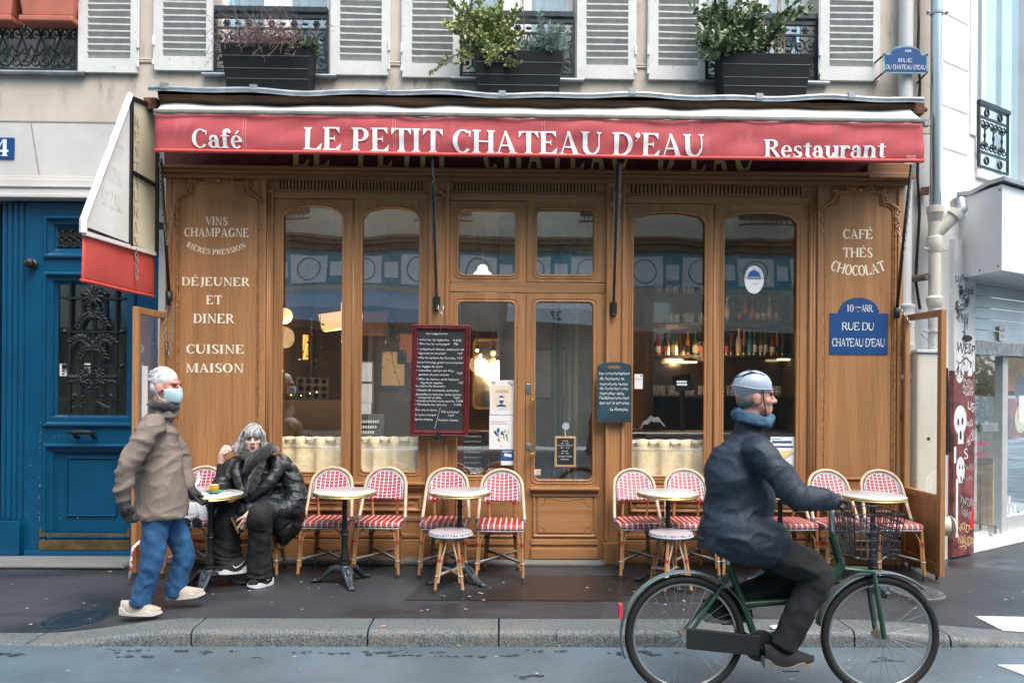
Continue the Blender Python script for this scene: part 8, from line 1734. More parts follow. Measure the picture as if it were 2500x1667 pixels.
mm = MB(); ell(mm, uc, z0_+.02, .17, .17, -.2485); mm.build('jacket', M('teal_paint', (.14,.33,.36), .6, c2=(.30,.20,.38), vs=22), o); mm = MB(); ell(mm, uc, z0_+.25, .072, .09, -.2475); mm.build('face', M('orange_paint', (.60,.34,.12), .6, c2=(.66,.48,.28), vs=30), o)
o, u0, u1, z0_, z1_ = pic('black picture with a bright abstract clock face in the shop window', 2447, 2540, 972, 1072, M('dark_canvas', (.06,.05,.05), .6, c2=(.45,.08,.06), vs=9)); uc = (u0+u1)/2-.03
mm = MB(); ell(mm, uc, (z0_+z1_)/2-.01, .13, .155, -.2485); mm.build('dial', M('multicolour_dial', (.62,.66,.68), .5, c2=(.70,.55,.15), vs=16, wear=(.1,.25,.45), wear_t=(.6,.62), ws=14), o); mm = MB(); put_sans(mm,'LOVE',LP(uc,-.2475,(z0_+z1_)/2),dO,Z,.04,wd=.11,lift=.001); put_sans(mm,'6',LP(uc+.02,-.2475,z0_+.07),dO,Z,.035,lift=.001); mm.build('writing', INK, o)
u_, z_ = LU(2490, 998, -.098); m = OM(); m.ob(u_-.025, u_+.12, -.0985, -.097, z_-.14, z_+.14); tag(m.build('paper_notice', PAPER), 'long white paper notice stuck on the shop window in front of the pictures', 'notice')
SC = [PAPER, BLUEINK, M('teal_vinyl',(.05,.35,.40),.5), INK, PINK]
stick = [(2446,1156,6,26,0),(2447,1189,8,28,4),(2447,1215,8,18,2),(2456,1217,6,18,0),(2463,1218,7,20,0),(2447,1240,8,16,1),(2457,1243,6,16,0),(2466,1250,9,26,0),(2475,1240,8,18,0),(2484,1255,9,16,2),(2490,1262,9,20,0),(2447,1270,8,22,3),(2458,1270,15,16,3),(2479,1273,6,12,0)]
for k, (px, py, w_, h_, c_) in enumerate(stick):
    u_, z_ = LU(px, py, -.098); k2 = 7.6/FPX; m = OM()
    if c_ == 4 or k % 3 == 1: ell(m, u_+w_*k2/2, z_, w_*k2*.75, h_*k2/2, -.0975)
    else: m.ob(u_, u_+w_*k2*1.3, -.0985, -.097, z_-h_*k2/2, z_+h_*k2/2)
    o = m.build('shop_sticker', SC[c_]); o['category'] = 'sticker'; o['group'] = 'small stickers low on the framing shop window'
    o['label'] = 'round bright pink sticker on the left edge of the framing shop window' if c_ == 4 else 'small sticker in the cluster low on the framing shop window'
# ================================================================== INSIDE THE CAFE
IX0, IX1, IY1, IZ = XA+.15, XB-.12, 12.2, 3.6
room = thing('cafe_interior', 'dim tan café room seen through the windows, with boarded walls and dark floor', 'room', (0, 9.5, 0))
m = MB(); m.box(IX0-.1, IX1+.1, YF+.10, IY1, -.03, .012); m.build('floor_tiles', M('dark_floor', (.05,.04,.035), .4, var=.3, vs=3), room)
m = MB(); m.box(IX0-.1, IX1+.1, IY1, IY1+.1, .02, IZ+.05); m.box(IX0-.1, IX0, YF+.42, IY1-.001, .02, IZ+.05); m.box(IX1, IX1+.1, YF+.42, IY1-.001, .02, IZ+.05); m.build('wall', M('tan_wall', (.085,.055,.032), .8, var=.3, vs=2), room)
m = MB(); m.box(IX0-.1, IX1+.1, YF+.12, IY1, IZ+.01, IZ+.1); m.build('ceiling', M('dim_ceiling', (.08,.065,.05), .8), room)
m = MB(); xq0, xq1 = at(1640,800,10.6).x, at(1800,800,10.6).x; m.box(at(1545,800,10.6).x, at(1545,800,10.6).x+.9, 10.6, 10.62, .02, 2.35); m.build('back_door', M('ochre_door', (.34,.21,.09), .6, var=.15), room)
# half curtains on rods behind the four windows
for k, (pa, pb, pt, lab) in enumerate(((684,842,1063,'linen half curtain in the leftmost window, behind the seated person'),(877,1030,1063,'linen half curtain in the second window, left of the menu board post'),(1538,1727,1070,'linen half curtain in the window just right of the door'),(1760,1952,1072,'linen half curtain in the rightmost window behind the cyclist'))):
    Yc = YF+.115; x0, x1 = at(pa, 1100, Yc).x, at(pb, 1100, Yc).x; zr = at((pa+pb)/2, pt+11, Yc).z; o = thing('cafe_curtain', lab, 'curtain', (x0, Yc, zr), group='linen half curtains behind the windows'); nw = 3.2 if k < 2 else 3.6
    f = lambda u: .5-.5*math.cos(2*math.pi*nw*u+k*1.3)
    def cpz(u, v, f=f, x0=x0, x1=x1, zr=zr): 
        sag = .006*math.sin(u*31)+.008*f(u); return (x0+(x1-x0)*u+.012*math.sin(2*math.pi*3.2*u*2)*v, Yc-.022+.046*f(u)*(1+.25*v*math.sin(u*17))+.008*math.sin(u*40+v*2)*v, (zr+.034-sag*.5)*(1-v)+(zr-.55)*v)
    m = MB(); m.grid(cpz, 90, 10); m.build('cloth', LINEN, o, smooth=True, solid=.002)
    m = MB()
    for q in (0,.004): m.grid(lambda u, v: (lambda p: (p[0], p[1]-.004, p[2]))(cpz(u, .168+.008*v+q)), 90, 1)
    m.build('hem_stitch', M('hem_seam_thread', (.40,.34,.22), .9), o, smooth=True)  # darker stitch lines running across the cloth
    m = MB(); m.cyl((x0-.02,Yc,zr),(x1+.02,Yc,zr),.0065,n=10); m.build('rod', STEEL, o, smooth=40)
    n_ = int(nw*2)
    for i in range(n_+1):
        u = (i+.5-k*1.3/math.pi)/(2*nw)
        if not .02 < u < .98: continue
        p = Vector(cpz(u, .06)); m = MB(); m.tube([(p.x+.017*math.cos(q)*.75, p.y-.006+.017*math.cos(q)*.6*(1 if i % 2 else -1), zr+.019*math.sin(q)) for q in np.linspace(0, 2*math.pi, 15)[:-1]], .005, 6, closed=True); m.build('eyelet', STEEL, o, smooth=True)
# lamps, all lit
GLOW = M('warm_globe', (1,.66,.30), .4, var=.02, emit=.42); GLOW2 = M('bright_bulb', (1,.72,.40), .4, var=.02, emit=2.5); SHADE = M('warm_paper_shade', (1,.60,.28), .5, var=.03, emit=.36)
def bulb(c, w_):
    l = bpy.data.lights.new('bulb', 'POINT'); l.energy = w_; l.color = (1,.62,.30); l.shadow_soft_size = .12; o = bpy.data.objects.new('bulb', l); col.objects.link(o); o.location = c; return o
def globe(px, py, Y, r, lab, mt=GLOW):
    c = at(px, py, Y); o = thing('pendant_lamp', lab, 'lamp', (c.x, Y, c.z)); m = MB(); m.ball(c, r, 24, 16); m.build('globe', mt, o, smooth=True); bl = bulb((0,0,-r-.16), 14 if r > .05 else 4); bl.parent = o; m = MB(); m.cyl(c+Z*r*.95, c+Z*(r+.05), .03, .02, 12); m.cyl(c+Z*(r+.05), (c.x, Y, IZ+.005), .006, n=6); m.build('flex', BLACK, o, smooth=40)
globe(694,771,9.2,.092,'large lit round globe lamp in the leftmost window'); globe(858,771,9.2,.13,'lit globe lamp half hidden behind the mullion of the left windows')
globe(1204,862,10.2,.035,'small lit orange bulb inside the left door leaf, lowest but one'); globe(1239,848,10.0,.042,'small lit orange bulb nearest the middle rail of the doors'); globe(1216,886,9.8,.032,'small bright bulb lowest in the left door leaf',GLOW2); globe(1165,855,10.6,.02,'tiny bright bulb at the left of the door glass',GLOW2)
c = at(815,785,8.9); o = thing('lantern_lamp', 'lit angular paper lantern lamp in the leftmost window', 'lamp', c); m = MB(); m.obox(c, (.13,0,.02), (0,.1,0), (-.02,0,.09)); m.obox(c+Vector((.13,.02,.06)), (.04,0,.0), (0,.08,0), (0,0,.15)); m.build('shade', SHADE, o); m = MB(); m.cyl(c+Z*.1, (c.x,c.y,IZ+.005), .006, n=6); m.build('flex', BLACK, o)
c = at(1178,668,9.0); o = thing('pendant_lamp', 'bell shaped lit glass lamp on a chain behind the left transom light', 'lamp', c); m = MB(); m.lathe([(.11,-.03),(.10,.0),(.06,.04),(.05,.08),(.02,.1)], c, 20); m.build('shade', M('lit_cream_glass', (1,.82,.62), .3, var=.02, emit=.8), o, smooth=True); m = MB(); m.cyl(c+Z*.1, (c.x+.03,c.y,IZ+.005), .005, n=6); m.build('chain', CHAIN, o)
for (px, py) in ((1667,886),(1932,880)):
    c = at(px, py, 9.55); bulb(c+Vector((.1,-.55,.12)), 4.5); m = MB(); m.box(c.x-.16, c.x+.16, 9.5, 9.6, c.z, c.z+.02); o = tag(m.build('strip_light', M('strip_glow', (1,.75,.42), .5, var=.02, emit=.9)), 'warm strip light under the bar shelf, %s' % ('left one by the till' if px < 1800 else 'right one above the glasses'), 'lamp')  # extra point light ahead of each strip, added to brighten the bottles
for k, (px, py) in enumerate(((1577,733),(1719,732),(1936,748),(690,905),(711,964),(735,965),(757,960),(773,957),(1646,830))):
    c = at(px, py, 9.9); m = MB(); m.ball(c, .012 if k < 3 else .007, 8, 6); o = m.build('fairy_light', GLOW2); tag(o, 'tiny warm light point glowing inside the café', 'light', 'tiny lights inside the café')
c = at(745,855,10.4); m = MB(); m.box(c.x-.03,c.x+.03,10.4,10.44,c.z-.12,c.z+.2); tag(m.build('wall_lamp', M('amber_glow', (1,.42,.10), .5, var=.02, emit=.4)), 'amber wall lamp glowing deep inside behind the leftmost window', 'lamp')
wsx = at(640,900,11.5).x
for k, (px, py, w_, h_, mt, lab) in enumerate(((720,850,.5,.9,PALEWOOD,'tall pale poster panel on the back wall behind the leftmost window'),(905,790,.5,.36,MAHOG,'dark red framed picture high on the back wall behind the second window'),(960,900,.34,.5,LINEN,'cream hanging cloth on the back wall behind the second window'),(1000,850,.3,.42,TERRA,'terracotta coloured print on the back wall behind the second window'))):
    c = at(px, py, 11.9); o = thing('wall_picture', lab, 'picture', c); m = MB(); m.box(c.x-w_/2, c.x+w_/2, 11.9, 11.93, c.z-h_/2, c.z+h_/2); m.build('print', mt, o); m = MB(); m.rectframe(c.x-w_/2-.03, c.x+w_/2+.03, c.z-h_/2-.03, c.z+h_/2+.03, .03, 11.88, 11.94); m.build('frame', INK, o)
for (px, Y, lab) in ((770,8.5,'trailing green plant hanging inside between the left windows'),(945,8.3,'trailing green plant hanging inside behind the second window')):
    c = at(px, 760, Y); o = thing('hanging_plant', lab, 'plant', c); st = MB(); lf = MB()
    for q in range(3):
        br = branch(c+Vector((random.gauss(0,.03),random.gauss(0,.03),.0)), (random.gauss(0,.3),random.gauss(0,.3),-1), random.uniform(.5,1.0), 9, .18, -.12); st.tube(br, .003, 4); [leafq(lf, p_+Vector((random.gauss(0,.01),0,0)), Vector((random.gauss(0,1),random.gauss(0,1),-.6)), .04, .014) for p_ in br[1:] for _ in range(1)]
    st.cyl(c, (c.x,c.y,IZ), .003, n=5); st.build('stem', STEMM, o); lf.build('leaves', LEAFC[1], o, smooth=True)
# bar, shelves, bottles
bar = thing('bar_counter', 'dark bar counter with rounded brass edge behind the right windows', 'bar counter', (2.5, 8.2, 0)); x0, x1 = at(1530,1050,8.1).x, IX1-.05; zb5 = at(1700,1052,8.1).z
m = MB(); m.box(x0, x1, 8.15, 8.7, .02, zb5-.06); m.build('front', M('dark_bar_wood', (.04,.022,.014), .4, var=.3), bar); m = MB(); m.box(x0, x1, 8.1, 8.72, zb5-.059, zb5-.02); m.tube([(x0,8.1,zb5-.035),(x1,8.1,zb5-.035)], .035, 12); m.build('top', M('bar_metal', (.14,.12,.10), .3, metal=.8, var=.3), bar, smooth=40)
c = at(1595,1040,8.3); m = MB(); m.grid(lambda u, v: (c.x-.13+.26*u, 8.25+.2*v, zb5+.01+.13*math.sin(math.pi*u)**.6*math.sin(math.pi*min(1,v+.2))+.01*math.sin(u*20)), 20, 8); tag(m.build('folded_cloth', M('white_cloth', (.6,.6,.62), .9, wear=(.12,.12,.2), wear_t=(.6,.62), ws=5), smooth=True), 'crumpled white striped cloth on the bar behind the right window', 'cloth')
shf = thing('bar_shelf', 'dark back bar shelving holding bottles behind the right windows', 'shelf', (2.6, 9.6, 0)); xs0_, xs1_ = at(1590,800,9.5).x, IX1-.02
levels = [at(1750,868,9.5).z, at(1750,790,9.5).z, at(1750,965,9.5).z, at(1750,722,9.5).z]
m = MB()
for z in levels: m.box(xs0_, xs1_, 9.35, 9.75, z-.025, z)
m.box(xs0_-.03, xs0_, 9.35, 9.75, .02, 2.7); m.box(xs0_-.03, xs1_, 9.76, 9.78, .02, 2.75); m.build('shelf_board', M('dark_shelf', (.045,.028,.018), .5), shf)
m = MB(); m.box(xs0_+.05, xs1_, 9.752, 9.757, levels[2]+.02, 2.7); m.build('mirror_back', M('smoky_mirror', (.30,.27,.24), .12, metal=.9), shf)
BOT = [M('bottle_'+n_, c_, .08, var=.1, spec=.8) for n_, c_ in (('green',(.05,.11,.04)),('brown',(.13,.05,.015)),('clear',(.38,.38,.34)),('amber',(.42,.17,.025)),('blue',(.03,.20,.28)),('red',(.34,.03,.03)),('dark',(.02,.02,.02)))]
LAB = [PAPER, M('cream_label', (.55,.48,.34), .7), M('teal_label', (.04,.30,.36), .6), M('red_label', (.45,.05,.05), .6), M('black_label', (.02,.02,.02), .6)]
rr = random.Random(5); protos = []
for k in range(9):
    o = thing('bottle', 'liquor bottle standing on the back bar shelves', 'bottle', world=False, group='bottles on the back bar'); r, h = rr.uniform(.027,.038), rr.uniform(.24,.33); m = MB()
    m.lathe([(0,0),(r,0),(r,h*.55),(r*.85,h*.64),(.013,h*.76),(.012,h*.93),(.015,h*.94),(.015,h),(0,h)], (0,0,0), 14); m.build('glass_body', BOT[k % 7], o, smooth=45); m = MB(); m.lathe([(r*1.01,h*.14),(r*1.015,h*.15),(r*1.015,h*.42),(r*1.01,h*.43)], (0,0,0), 14); m.build('paper_label', LAB[(k*3) % 5], o, smooth=45); protos.append(o)
k = 0
for li, (z, xa, xb, step) in enumerate(((levels[0],at(1730,800,9.5).x,xs1_-.06,.068),(levels[1],at(1745,800,9.5).x,xs1_-.06,.072),(levels[3],at(1790,700,9.5).x,xs1_-.1,.10),(levels[0],xs0_+.08,at(1720,800,9.5).x,.09))):
    x = xa
    while x < xb:
        for y in ((9.45,9.62) if li < 2 else (9.55,)):
            xx = x+rr.uniform(-.012,.012)
            if k < 9: protos[k].location = (xx, y, z)
            else: dup(protos[rr.randrange(9)], (xx, y, z), rr.uniform(0,6))
            k += 1
        x += step
WG = glass('bar_glass', (.9,.92,.92), 3.5); wp = None; x = xs0_+.06
wg = MB(); wg.lathe([(0,0),(.028,0),(.034,.09),(.036,.12),(.033,.12),(.030,.09),(.024,.006),(0,.006)], (0,0,0), 12)
k = 0
for z, xa, xb, st_ in ((levels[2],xs0_+.06,xs1_-.05,.088),(levels[1],xs0_+.06,at(1730,800,9.5).x,.09),(levels[3],xs0_+.1,at(1760,800,9.5).x,.1)):
    x = xa
    while x < xb:
        if wp is None: wp = tag(wg.build('drinking_glass', WG, smooth=50), 'clear tumbler standing in the rows on the back bar', 'glass', 'drinking glasses on the back bar'); wp.location = (x, 9.5, z)
        else: o = wp.copy(); col.objects.link(o); o.location = (x+rr.uniform(-.01,.01), 9.45+.12*(k % 2), z)
        k += 1; x += st_
c = at(1668,935,8.5); m = MB(); m.obox(c, (.10,0,.015), (0,.04,.03), (-.012,.03,.055)); till = thing('till_screen', 'tilted black till screen glowing with rows of small lights on the bar', 'screen', c); m.build('case', INK, till); m = MB()
for k in range(18): m.obox(c+Vector((-.075+.012*(k % 9)+.004*(k//9), -.045, .015-.03*(k//9))), (.003,0,0), (0,.001,0), (0,0,.010))
m.build('display', M('screen_glow', (.9,.95,.9), .5, emit=.5), till); m = MB(); m.cyl((c.x,c.y+.03,zb5-.02), (c.x,c.y+.03,c.z), .025, n=10); m.build('stand', INK, till)
# back of the left room: mirrors, frames, table, a customer at the counter
for (px, py, w_, h_, lab) in ((1193,960,.42,1.0,'tall bright mirror with rounded top at the back, behind the left door leaf'),(1262,960,.30,1.0,'second bright mirror at the back, mostly hidden by the door rail')):
    c = at(px, 829, 11.6); o = thing('mirror', lab, 'mirror', (c.x, 11.6, 1)); m = MB(); pts = contour(c.x-w_/2, c.x+w_/2, c.z-h_, c.z, 0, .06); m.prism(pts, 11.6, 11.62); m.build('mirror_glass', M('bright_mirror', (.85,.88,.88), .08, metal=1), o)
    m = MB(); m.tube([(p[0],11.6,p[1]) for p in pts], .02, 6, closed=True); m.build('frame', M('gilt_frame', (.35,.24,.10), .4), o)
m = MB(); a = at(1340,850,9.6); m.rectframe(a.x-.20, a.x+.22, a.z-.62, a.z+.0, .025, 9.6, 9.63); fp = thing('framed_picture', 'black framed pale picture on the wall behind the right door glass', 'picture', (a.x,9.6,a.z)); m.build('frame', INK, fp); m = MB(); m.box(a.x-.18,a.x+.20,9.61,9.625,a.z-.6,a.z-.02); m.build('print', M('pale_print', (.34,.30,.27), .8), fp); m = MB(); m.box(a.x-.6, a.x+.9, 9.64, 9.7, .02, IZ); tag(m.build('partition', M('brown_partition', (.12,.09,.06), .8, var=.3)), 'brown partition wall behind the right door glass', 'partition')
for (pa, pb, Y, lab) in ((1345,1374,7.6,'heavy dark brown door curtain behind the right door glass'),(1378,1412,7.62,'olive door curtain hanging in folds behind the right door glass')):
    x0, x1 = at(pa,900,Y).x, at(pb,900,Y).x; m = MB(); m.grid(lambda u, v: (x0+(x1-x0)*u, Y+.03*math.sin(u*14), .03+v*2.9), 30, 4); tag(m.build('door_curtain', M('velvet_'+str(pa), (.05,.035,.02) if pa == 1345 else (.16,.13,.06), .9, var=.3, vs=6, stretch=(1,1,.2)), smooth=True, solid=.006), lab, 'curtain')
for (px, lab) in ((745,'dark wooden table inside behind the leftmost window'),(960,'dark wooden table inside behind the second window')):
    c = at(px, 1040, 8.9); o = thing('cafe_table', lab, 'table', (c.x, 8.9, 0)); m = MB(); m.box(c.x-.42, c.x+.42, 8.6, 9.2, .73, .77); m.build('top', M('table_'+str(px), (.10,.085,.07), .3), o, bevel=.006); m = MB(); m.cyl((c.x,8.9,.012),(c.x,8.9,.73),.03,n=10); m.build('leg', BLACK, o)
c = at(762,950,9.9); o = thing('spice_rack', 'small dark rack of round tins and drawers behind the leftmost window', 'rack', (c.x,9.9,c.z-.12)); m = MB(); m.box(c.x-.2,c.x+.2,9.9,10.0,c.z-.13,c.z+.14); m.build('case', INK, o)
m = MB()
for i in range(4):
    for j in range(3): m.lathe([(.034,0),(.034,-.012),(0,-.012)], (c.x-.14+.095*i,9.9,c.z-.08+.09*j), 12, 'y')
m.build('tin_lids', M('tin_lid', (.25,.23,.2), .4), o); m = MB(); m.box(c.x-.55,c.x+.5,9.88,10.05,.02,c.z-.135); tag(m.build('sideboard', M('dark_sideboard', (.06,.05,.04), .6)), 'dark sideboard carrying the rack of tins inside the left window', 'sideboard')
for (px, py, w_, h_, lab) in ((895,908,.10,.18,'clipboard notice pinned inside the second window, top one'),(895,960,.10,.18,'clipboard notice pinned inside the second window, middle one'),(894,1000,.09,.14,'clipboard notice pinned inside the second window, lowest one')):
    c = at(px, py, 7.6); o = thing('clipboard', lab, 'clipboard', (c.x,7.6,c.z)); m = MB(); m.box(c.x-w_*.62,c.x+w_*.62,7.605,7.615,c.z-h_*.58,c.z+h_*.58); m.build('board', WOODD, o); m = MB(); m.box(c.x-w_/2,c.x+w_/2,7.60,7.604,c.z-h_/2,c.z+h_/2); m.build('sheet', PAPER, o)
c = at(902,1045,7.5); m = MB(); m.obox(c, (.13,.02,0), (0,.01,0), (0,.05,.13)); o = thing('letter_board', 'black letter board leaning inside the second window', 'sign', c); m.build('board', INK, o); m = MB()
for j in range(3): 
    for i in range(9-j): m.box(c.x-.10+.022*i,c.x-.086+.022*i,7.475-.0+.012*(1-j),7.478+.012*(1-j),c.z+.05-.05*j,c.z+.075-.05*j)
m.build('letters', PAPER, o)
c = at(1156,1100,7.55); o = thing('menu_slate', 'chalk slate in a wooden frame on the floor behind the left door leaf', 'slate', (c.x,7.5,.3)); m = MB(); zb6 = at(1160,1160,7.5).z; m.mould(c.x-.125,c.x+.14,zb6-.02,zb6+.42,[(0,7.53),(0,7.5),(.025,7.5),(.028,7.52)]); m.build('frame', MAHOG, o); m = MB(); m.box(c.x-.1,c.x+.115,7.515,7.53,zb6,zb6+.40); m.build('slate', SLATE, o); m = MB()
for k_, s in enumerate(("Pass sanitaire","à tout moment","et masques","à l'intérieur","Plan d'entrée en","faites simplement","Merci")): put_sans(m, s, (c.x-.09,7.513,zb6+.36-.05*k_), X, Z, .02, wd=.16, align='l', lift=.001, shear=.15)
m.build('chalk_writing', CHALK, o)
c = at(1184,1120,7.6); o = thing('soap_dispenser', 'hand gel bottle with a green pump behind the left door leaf', 'bottle', (c.x,7.55,c.z)); m = MB(); m.cyl((c.x,7.55,c.z-.1),(c.x,7.55,c.z+.0),.035,n=14); m.build('bottle_body', M('clear_gel', (.5,.55,.55), .2), o, smooth=40); m = MB(); m.cyl((c.x,7.55,c.z),(c.x,7.55,c.z+.06),.012,n=8); m.box(c.x-.04,c.x+.012,7.54,7.56,c.z+.055,c.z+.075); m.build('pump', M('green_pump', (.12,.35,.10), .4), o); m = MB(); m.box(c.x-.45,c.x+.12,7.46,7.75,.02,c.z-.101); tag(m.build('entrance_stand', M('dark_stand', (.04,.035,.03), .6)), 'dark stand carrying the hand gel and slate just inside the door', 'stand')

# ================================================================== OPPOSITE SIDE OF THE STREET (seen only mirrored in the glass)
ob = thing('opposite_building', 'stone building with teal and white tile band across the street, mirrored in the windows', 'building', (0,-6,0)); YO = -5.6
m = MB(); m.box(-45,45,YO-.4,YO,4.88,10.2); m.box(-45,45,YO-.4,YO-.02,0,4.0); m.build('wall', stone('opposite_stone', (.62,.57,.48), amt=.3), ob)
m = MB(); m.box(-16,16,YO,YO+.28,5.05,5.15); m.box(-16,16,YO,YO+.16,4.9,5.05); m.box(-16,16,YO,YO+.35,5.15,5.22); m.build('cornice', M('opposite_cornice', (.20,.15,.11), .7, var=.2), ob)
m = MB(); m.box(-45,45,YO-.35,YO-.012,3.99,4.879); m.build('tile_band', M('teal_tile', (.12,.38,.46), .35, var=.2), ob)
m = MB(); 
for k in range(22): x = -15+1.4*k; m.box(x,x+.92,YO-.011,YO+.002,4.05,4.78); m.box(x+1.0,x+1.32,YO-.011,YO+.002,4.2,4.6)
to = m.build('white_tile', M('white_tile', (.84,.85,.83), .4, var=.1), ob); m = MB()
for k in range(22): m.tube([(-15+1.4*k+.46+.3*math.cos(q),YO+.004,4.42+.3*math.sin(q)) for q in np.linspace(0, 2*math.pi, 25)[:-1]], .014, 5, closed=True)
m.build('tile_roundel', M('teal_line', (.08,.22,.27), .5), ob)
wo = []
for k in range(8):
    x = -14+4.0*k; m = MB(); m.box(x,x+1.3,YO,YO+.012,5.75,8.2); w_ = m.build('window', M('dark_window', (.03,.03,.035), .1), ob) if k == 0 else m.build('window', MATS['dark_window'], ob)
    m = MB(); [m.bar((x+.1+.12*i,YO+.2,5.6),(x+.1+.12*i,YO+.2,6.4),.02,.02,(0,1,0)) for i in range(10)]; m.bar((x-.05,YO+.2,6.4),(x+1.35,YO+.2,6.4),.04,.04); m.bar((x-.05,YO+.2,5.6),(x+1.35,YO+.2,5.6),.04,.03); m.build('railing', BLACK, ob)
for (xa, xb, lab) in ((-9.5,-.9,'long blue grey awning across the street, mirrored in the left windows'),(.2,3.0,'short white awning numbered 27 across the street, mirrored in the door')):
    o = thing('awning', lab, 'awning', ((xa+xb)/2,YO,3.5)); m = MB(); m.add([(xa,YO+.05,3.85),(xb,YO+.05,3.85),(xb,YO+1.1,3.35),(xa,YO+1.1,3.35)], [(0,1,2,3)]); m.add([(xa,YO+1.1,3.35),(xb,YO+1.1,3.35),(xb,YO+1.12,3.02),(xa,YO+1.12,3.02)], [(0,1,2,3)]); m.build('canopy', M('blue_canvas', (.25,.42,.55), .7) if xa < -1 else M('pale_canvas', (.62,.66,.68), .7), o, solid=.01)
    if xa > 0: m = MB(); put_sans(m, '27', (1.35,YO+1.13,3.09), -X, Z, .2, lift=.01); m.build('number', INK, o)
m = MB(); m.box(-15,-3.2,YO-.02,YO+.03,.4,2.9); m.box(-1.0,.0,YO-.02,YO+.03,.05,2.9); m.box(2.6,14,YO-.02,YO+.03,.4,2.9); m.build('shop_glazing', M('dark_shop_glass', (.05,.05,.05), .08), ob)
m = MB(); m.box(-14.5,-13.9,YO+.03,YO+.08,0,3); [m.box(x,x+.12,YO+.03,YO+.1,0,3.0) for x in (-12,-9,-6,-3.2,-1.1,0,2.5,5.4,8,11)]; m.box(-15,-3.2,YO+.0,YO+.08,0,.4); m.box(2.6,14,YO+.0,YO+.08,0,.4); m.build('shop_frame', M('cream_shop_paint', (.50,.46,.40), .5), ob)

# ================================================================== STREET DETAILS
def flat(name, pts, mt, lift=.004, zf=None): 
    m = MB(); m.add([(p.x,p.y,(sz(p.x,p.y) if zf is None else zf)+lift) for p in pts], [tuple(range(len(pts)))]); return m.build(name, mt)
def manhole(cx, cy, r, label, mt, tile):
    z = sz(cx, cy); o = thing('manhole_cover', label, 'manhole cover', (cx, cy, z)); m = MB(); m.lathe([(r*.92,.003),(r*.94,.0055),(r,.0055),(r*1.02,.002)], (cx,cy,z), 36); m.lathe([(0,.003),(r*.9,.003)], (cx,cy,z), 36); m.v = [(a, b_, c_-z+sz(a, b_)) for (a, b_, c_) in m.v]; m.build('rim', mt, o, smooth=30)
    m = MB(); n_ = int(r/tile)
    for i in range(-n_, n_+1):
        for j in range(-n_, n_+1):
            x, y = i*tile*1.0+(tile/2 if j % 2 else 0), j*tile*.85
            if math.hypot(x, y) < r*.84: m.obox((cx+x,cy+y,z+.0035), (tile*.34,tile*.16*(1 if (i+j)%2 else -1),0), (-tile*.05,tile*.13,0), (0,0,.0012))
    m.v = [(a, b_, c_-z+sz(a, b_)) for (a, b_, c_) in m.v]; m.build('tread', MATS.get('worn_tread') or M('worn_tread', (.11,.13,.15), .35, metal=.5, var=.3, vs=20), o)
MHB = M('bluish_cast_iron', (.030,.052,.072), .35, metal=.5, var=.4, vs=20); MHG = M('worn_cast_iron', (.16,.17,.175), .38, metal=.4, var=.4, vs=25)
p = gnd(185,1489,-.02); manhole(p.x, p.y, .215, 'blue black round manhole cover in the pavement in front of the blue door', MHB, .042)
p = gnd(2238,1436); manhole(p.x, p.y, .20, 'worn grey round manhole cover beside the rightmost bistro table', MHG, .032)
# tactile paving and crossing stripe
pts = [gnd(2380,1491,-.02),gnd(2560,1494,-.03),gnd(2600,1536,-.04),gnd(2448,1533,-.05)]
WP = M('white_road_paint', (.74,.75,.74), .5, var=.06, wear=(.35,.37,.39), wear_t=(.66,.72), ws=8); tp = flat('tactile_paving', pts, WP); struct(tp)
m = MB(); a, b_, c, d = [Vector((p.x,p.y,0)) for p in pts]
for i in range(22):
    for j in range(7):
        u, v = (i+.5+(j % 2)*.5)/22, (j+.5)/7; q = a.lerp(b_,u).lerp(d.lerp(c,u),v); m.lathe([(.013,0),(.011,.005),(.005,.007),(0,.007)], (q.x,q.y,sz(q.x,q.y)+.0045), 8)
o = m.build('tactile_studs', M('stud_grey', (.55,.57,.57), .45)); struct(o)
struct(flat('crossing_stripe', [gnd(2434,1623,ROADZ),gnd(2700,1623,ROADZ),gnd(2700,1672,ROADZ),gnd(2500,1648,ROADZ)], WP, .004, ROADZ))
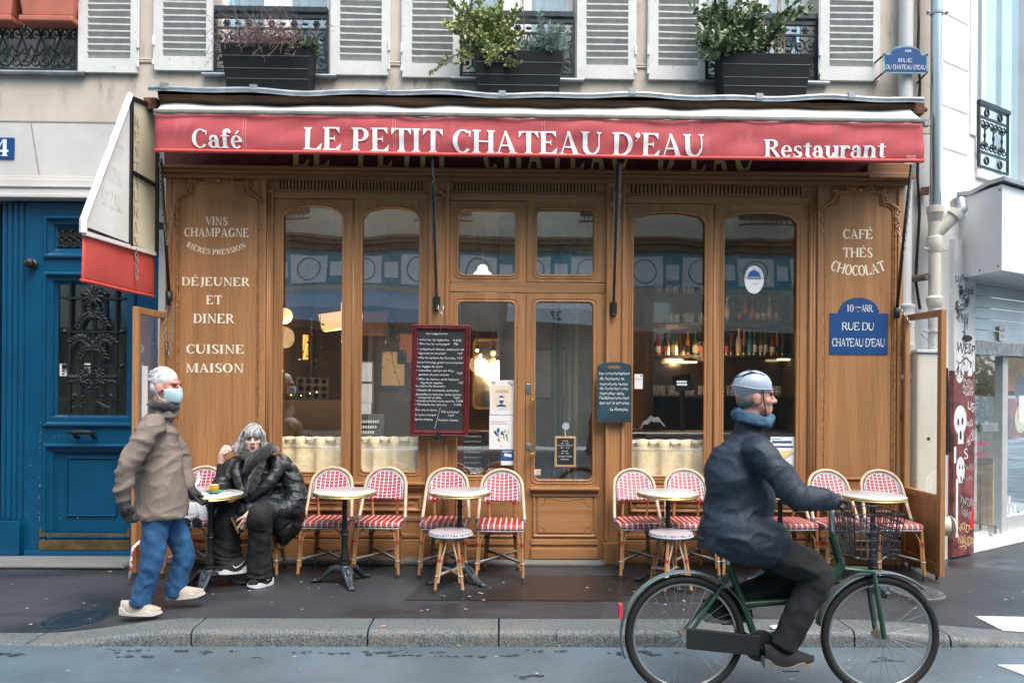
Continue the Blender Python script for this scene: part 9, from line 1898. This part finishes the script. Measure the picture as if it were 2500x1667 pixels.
# dropped butts, ticket and leaves
BUTT = M('cigarette_filter', (.60,.36,.20), .8); rr = random.Random(8)
for k, (px, py, z) in enumerate(((269,1397,0),(648,1571,ROADZ),(867,1576,ROADZ),(936,1531,0),(1117,1578,ROADZ),(1362,1578,ROADZ),(1060,1573,ROADZ))):
    p = gnd(px, py, z); an = rr.uniform(-.5,.5); m = MB(); m.cyl((p.x-.016*math.cos(an),p.y-.016*math.sin(an),p.z+.009),(p.x+.016*math.cos(an),p.y+.016*math.sin(an),p.z+.009),.0045,n=8); tag(m.build('cigarette_butt', BUTT), 'dropped cigarette butt lying along the kerb and pavement', 'cigarette butt', 'cigarette butts on the ground')
for (px, py, z, mt, lab, w_) in ((1891,1533,0,M('pale_ticket',(.66,.70,.85),.6),'pale blue paper ticket lying on the kerb in front of the cyclist',.028),(943,1572,ROADZ,PAPER,'crumpled white scrap of paper in the gutter',.017),(910,1573,ROADZ,M('green_scrap',(.10,.36,.28),.6),'small green scrap in the gutter beside the white one',.014)):
    p = gnd(px, py, z); m = MB(); m.obox((p.x,p.y,p.z+.010), (w_,.01,0), (-.004,w_*.7,0), (0,.002,.004)); tag(m.build('paper_scrap', mt), lab, 'litter')
m = MB()
GUM = M('pale_gum_spots', (.42,.43,.43), .8)
for k in range(190):
    x, y = rr.uniform(-4.5,4.5), rr.uniform(5.5,6.5) if k % 2 else rr.uniform(3.6,5.0); z = (sz(x,y) if y > 5.2 else ROADZ)+.0045; r = rr.uniform(.004,.011); m.add([(x+r*1.2*math.cos(q),y+r*math.sin(q),z) for q in np.linspace(0, 2*math.pi, 9)[:-1]], [tuple(range(8))])
o = m.build('gum_spots', GUM); o['kind'] = 'stuff'
m = MB(); WETM = M('wet_footprint', (.045,.06,.075), .18, var=.2)
for (px, py, w_, h_) in ((290,1587,20,5),(346,1588,24,3),(440,1587,26,4),(505,1592,24,4),(576,1590,14,3),(750,1594,22,3),(816,1594,28,4),(905,1594,32,4),(965,1592,20,4),(1075,1593,16,3),(1140,1603,30,2.5),(1310,1590,20,4),(1380,1590,24,3),(1500,1595,30,3),(1570,1596,44,5),(1000,1600,36,2),(40,1598,36,3),(1080,1602,20,2),(330,1603,40,2),(1286,1650,32,4),(1290,1400,40,6),(620,1606,14,2),(2170,1612,30,4),(1240,1600,22,2)):
    for q in range(9):
        c = gnd(px+rr.gauss(0,.7)*w_, py+rr.gauss(0,.5)*h_, ROADZ); s = 1.6*w_/400*rr.uniform(.05,.26); n_ = 11; z = ROADZ+.0042+.0002*q
        if py < 1560: continue
        m.add([(c.x+s*rr.uniform(.5,1.3)*math.cos(2*math.pi*i/n_), c.y+s*.5*rr.uniform(.4,1.2)*math.sin(2*math.pi*i/n_), z) for i in range(n_)], [tuple(range(n_))])
o = m.build('puddle_marks', WETM); o['kind'] = 'stuff'
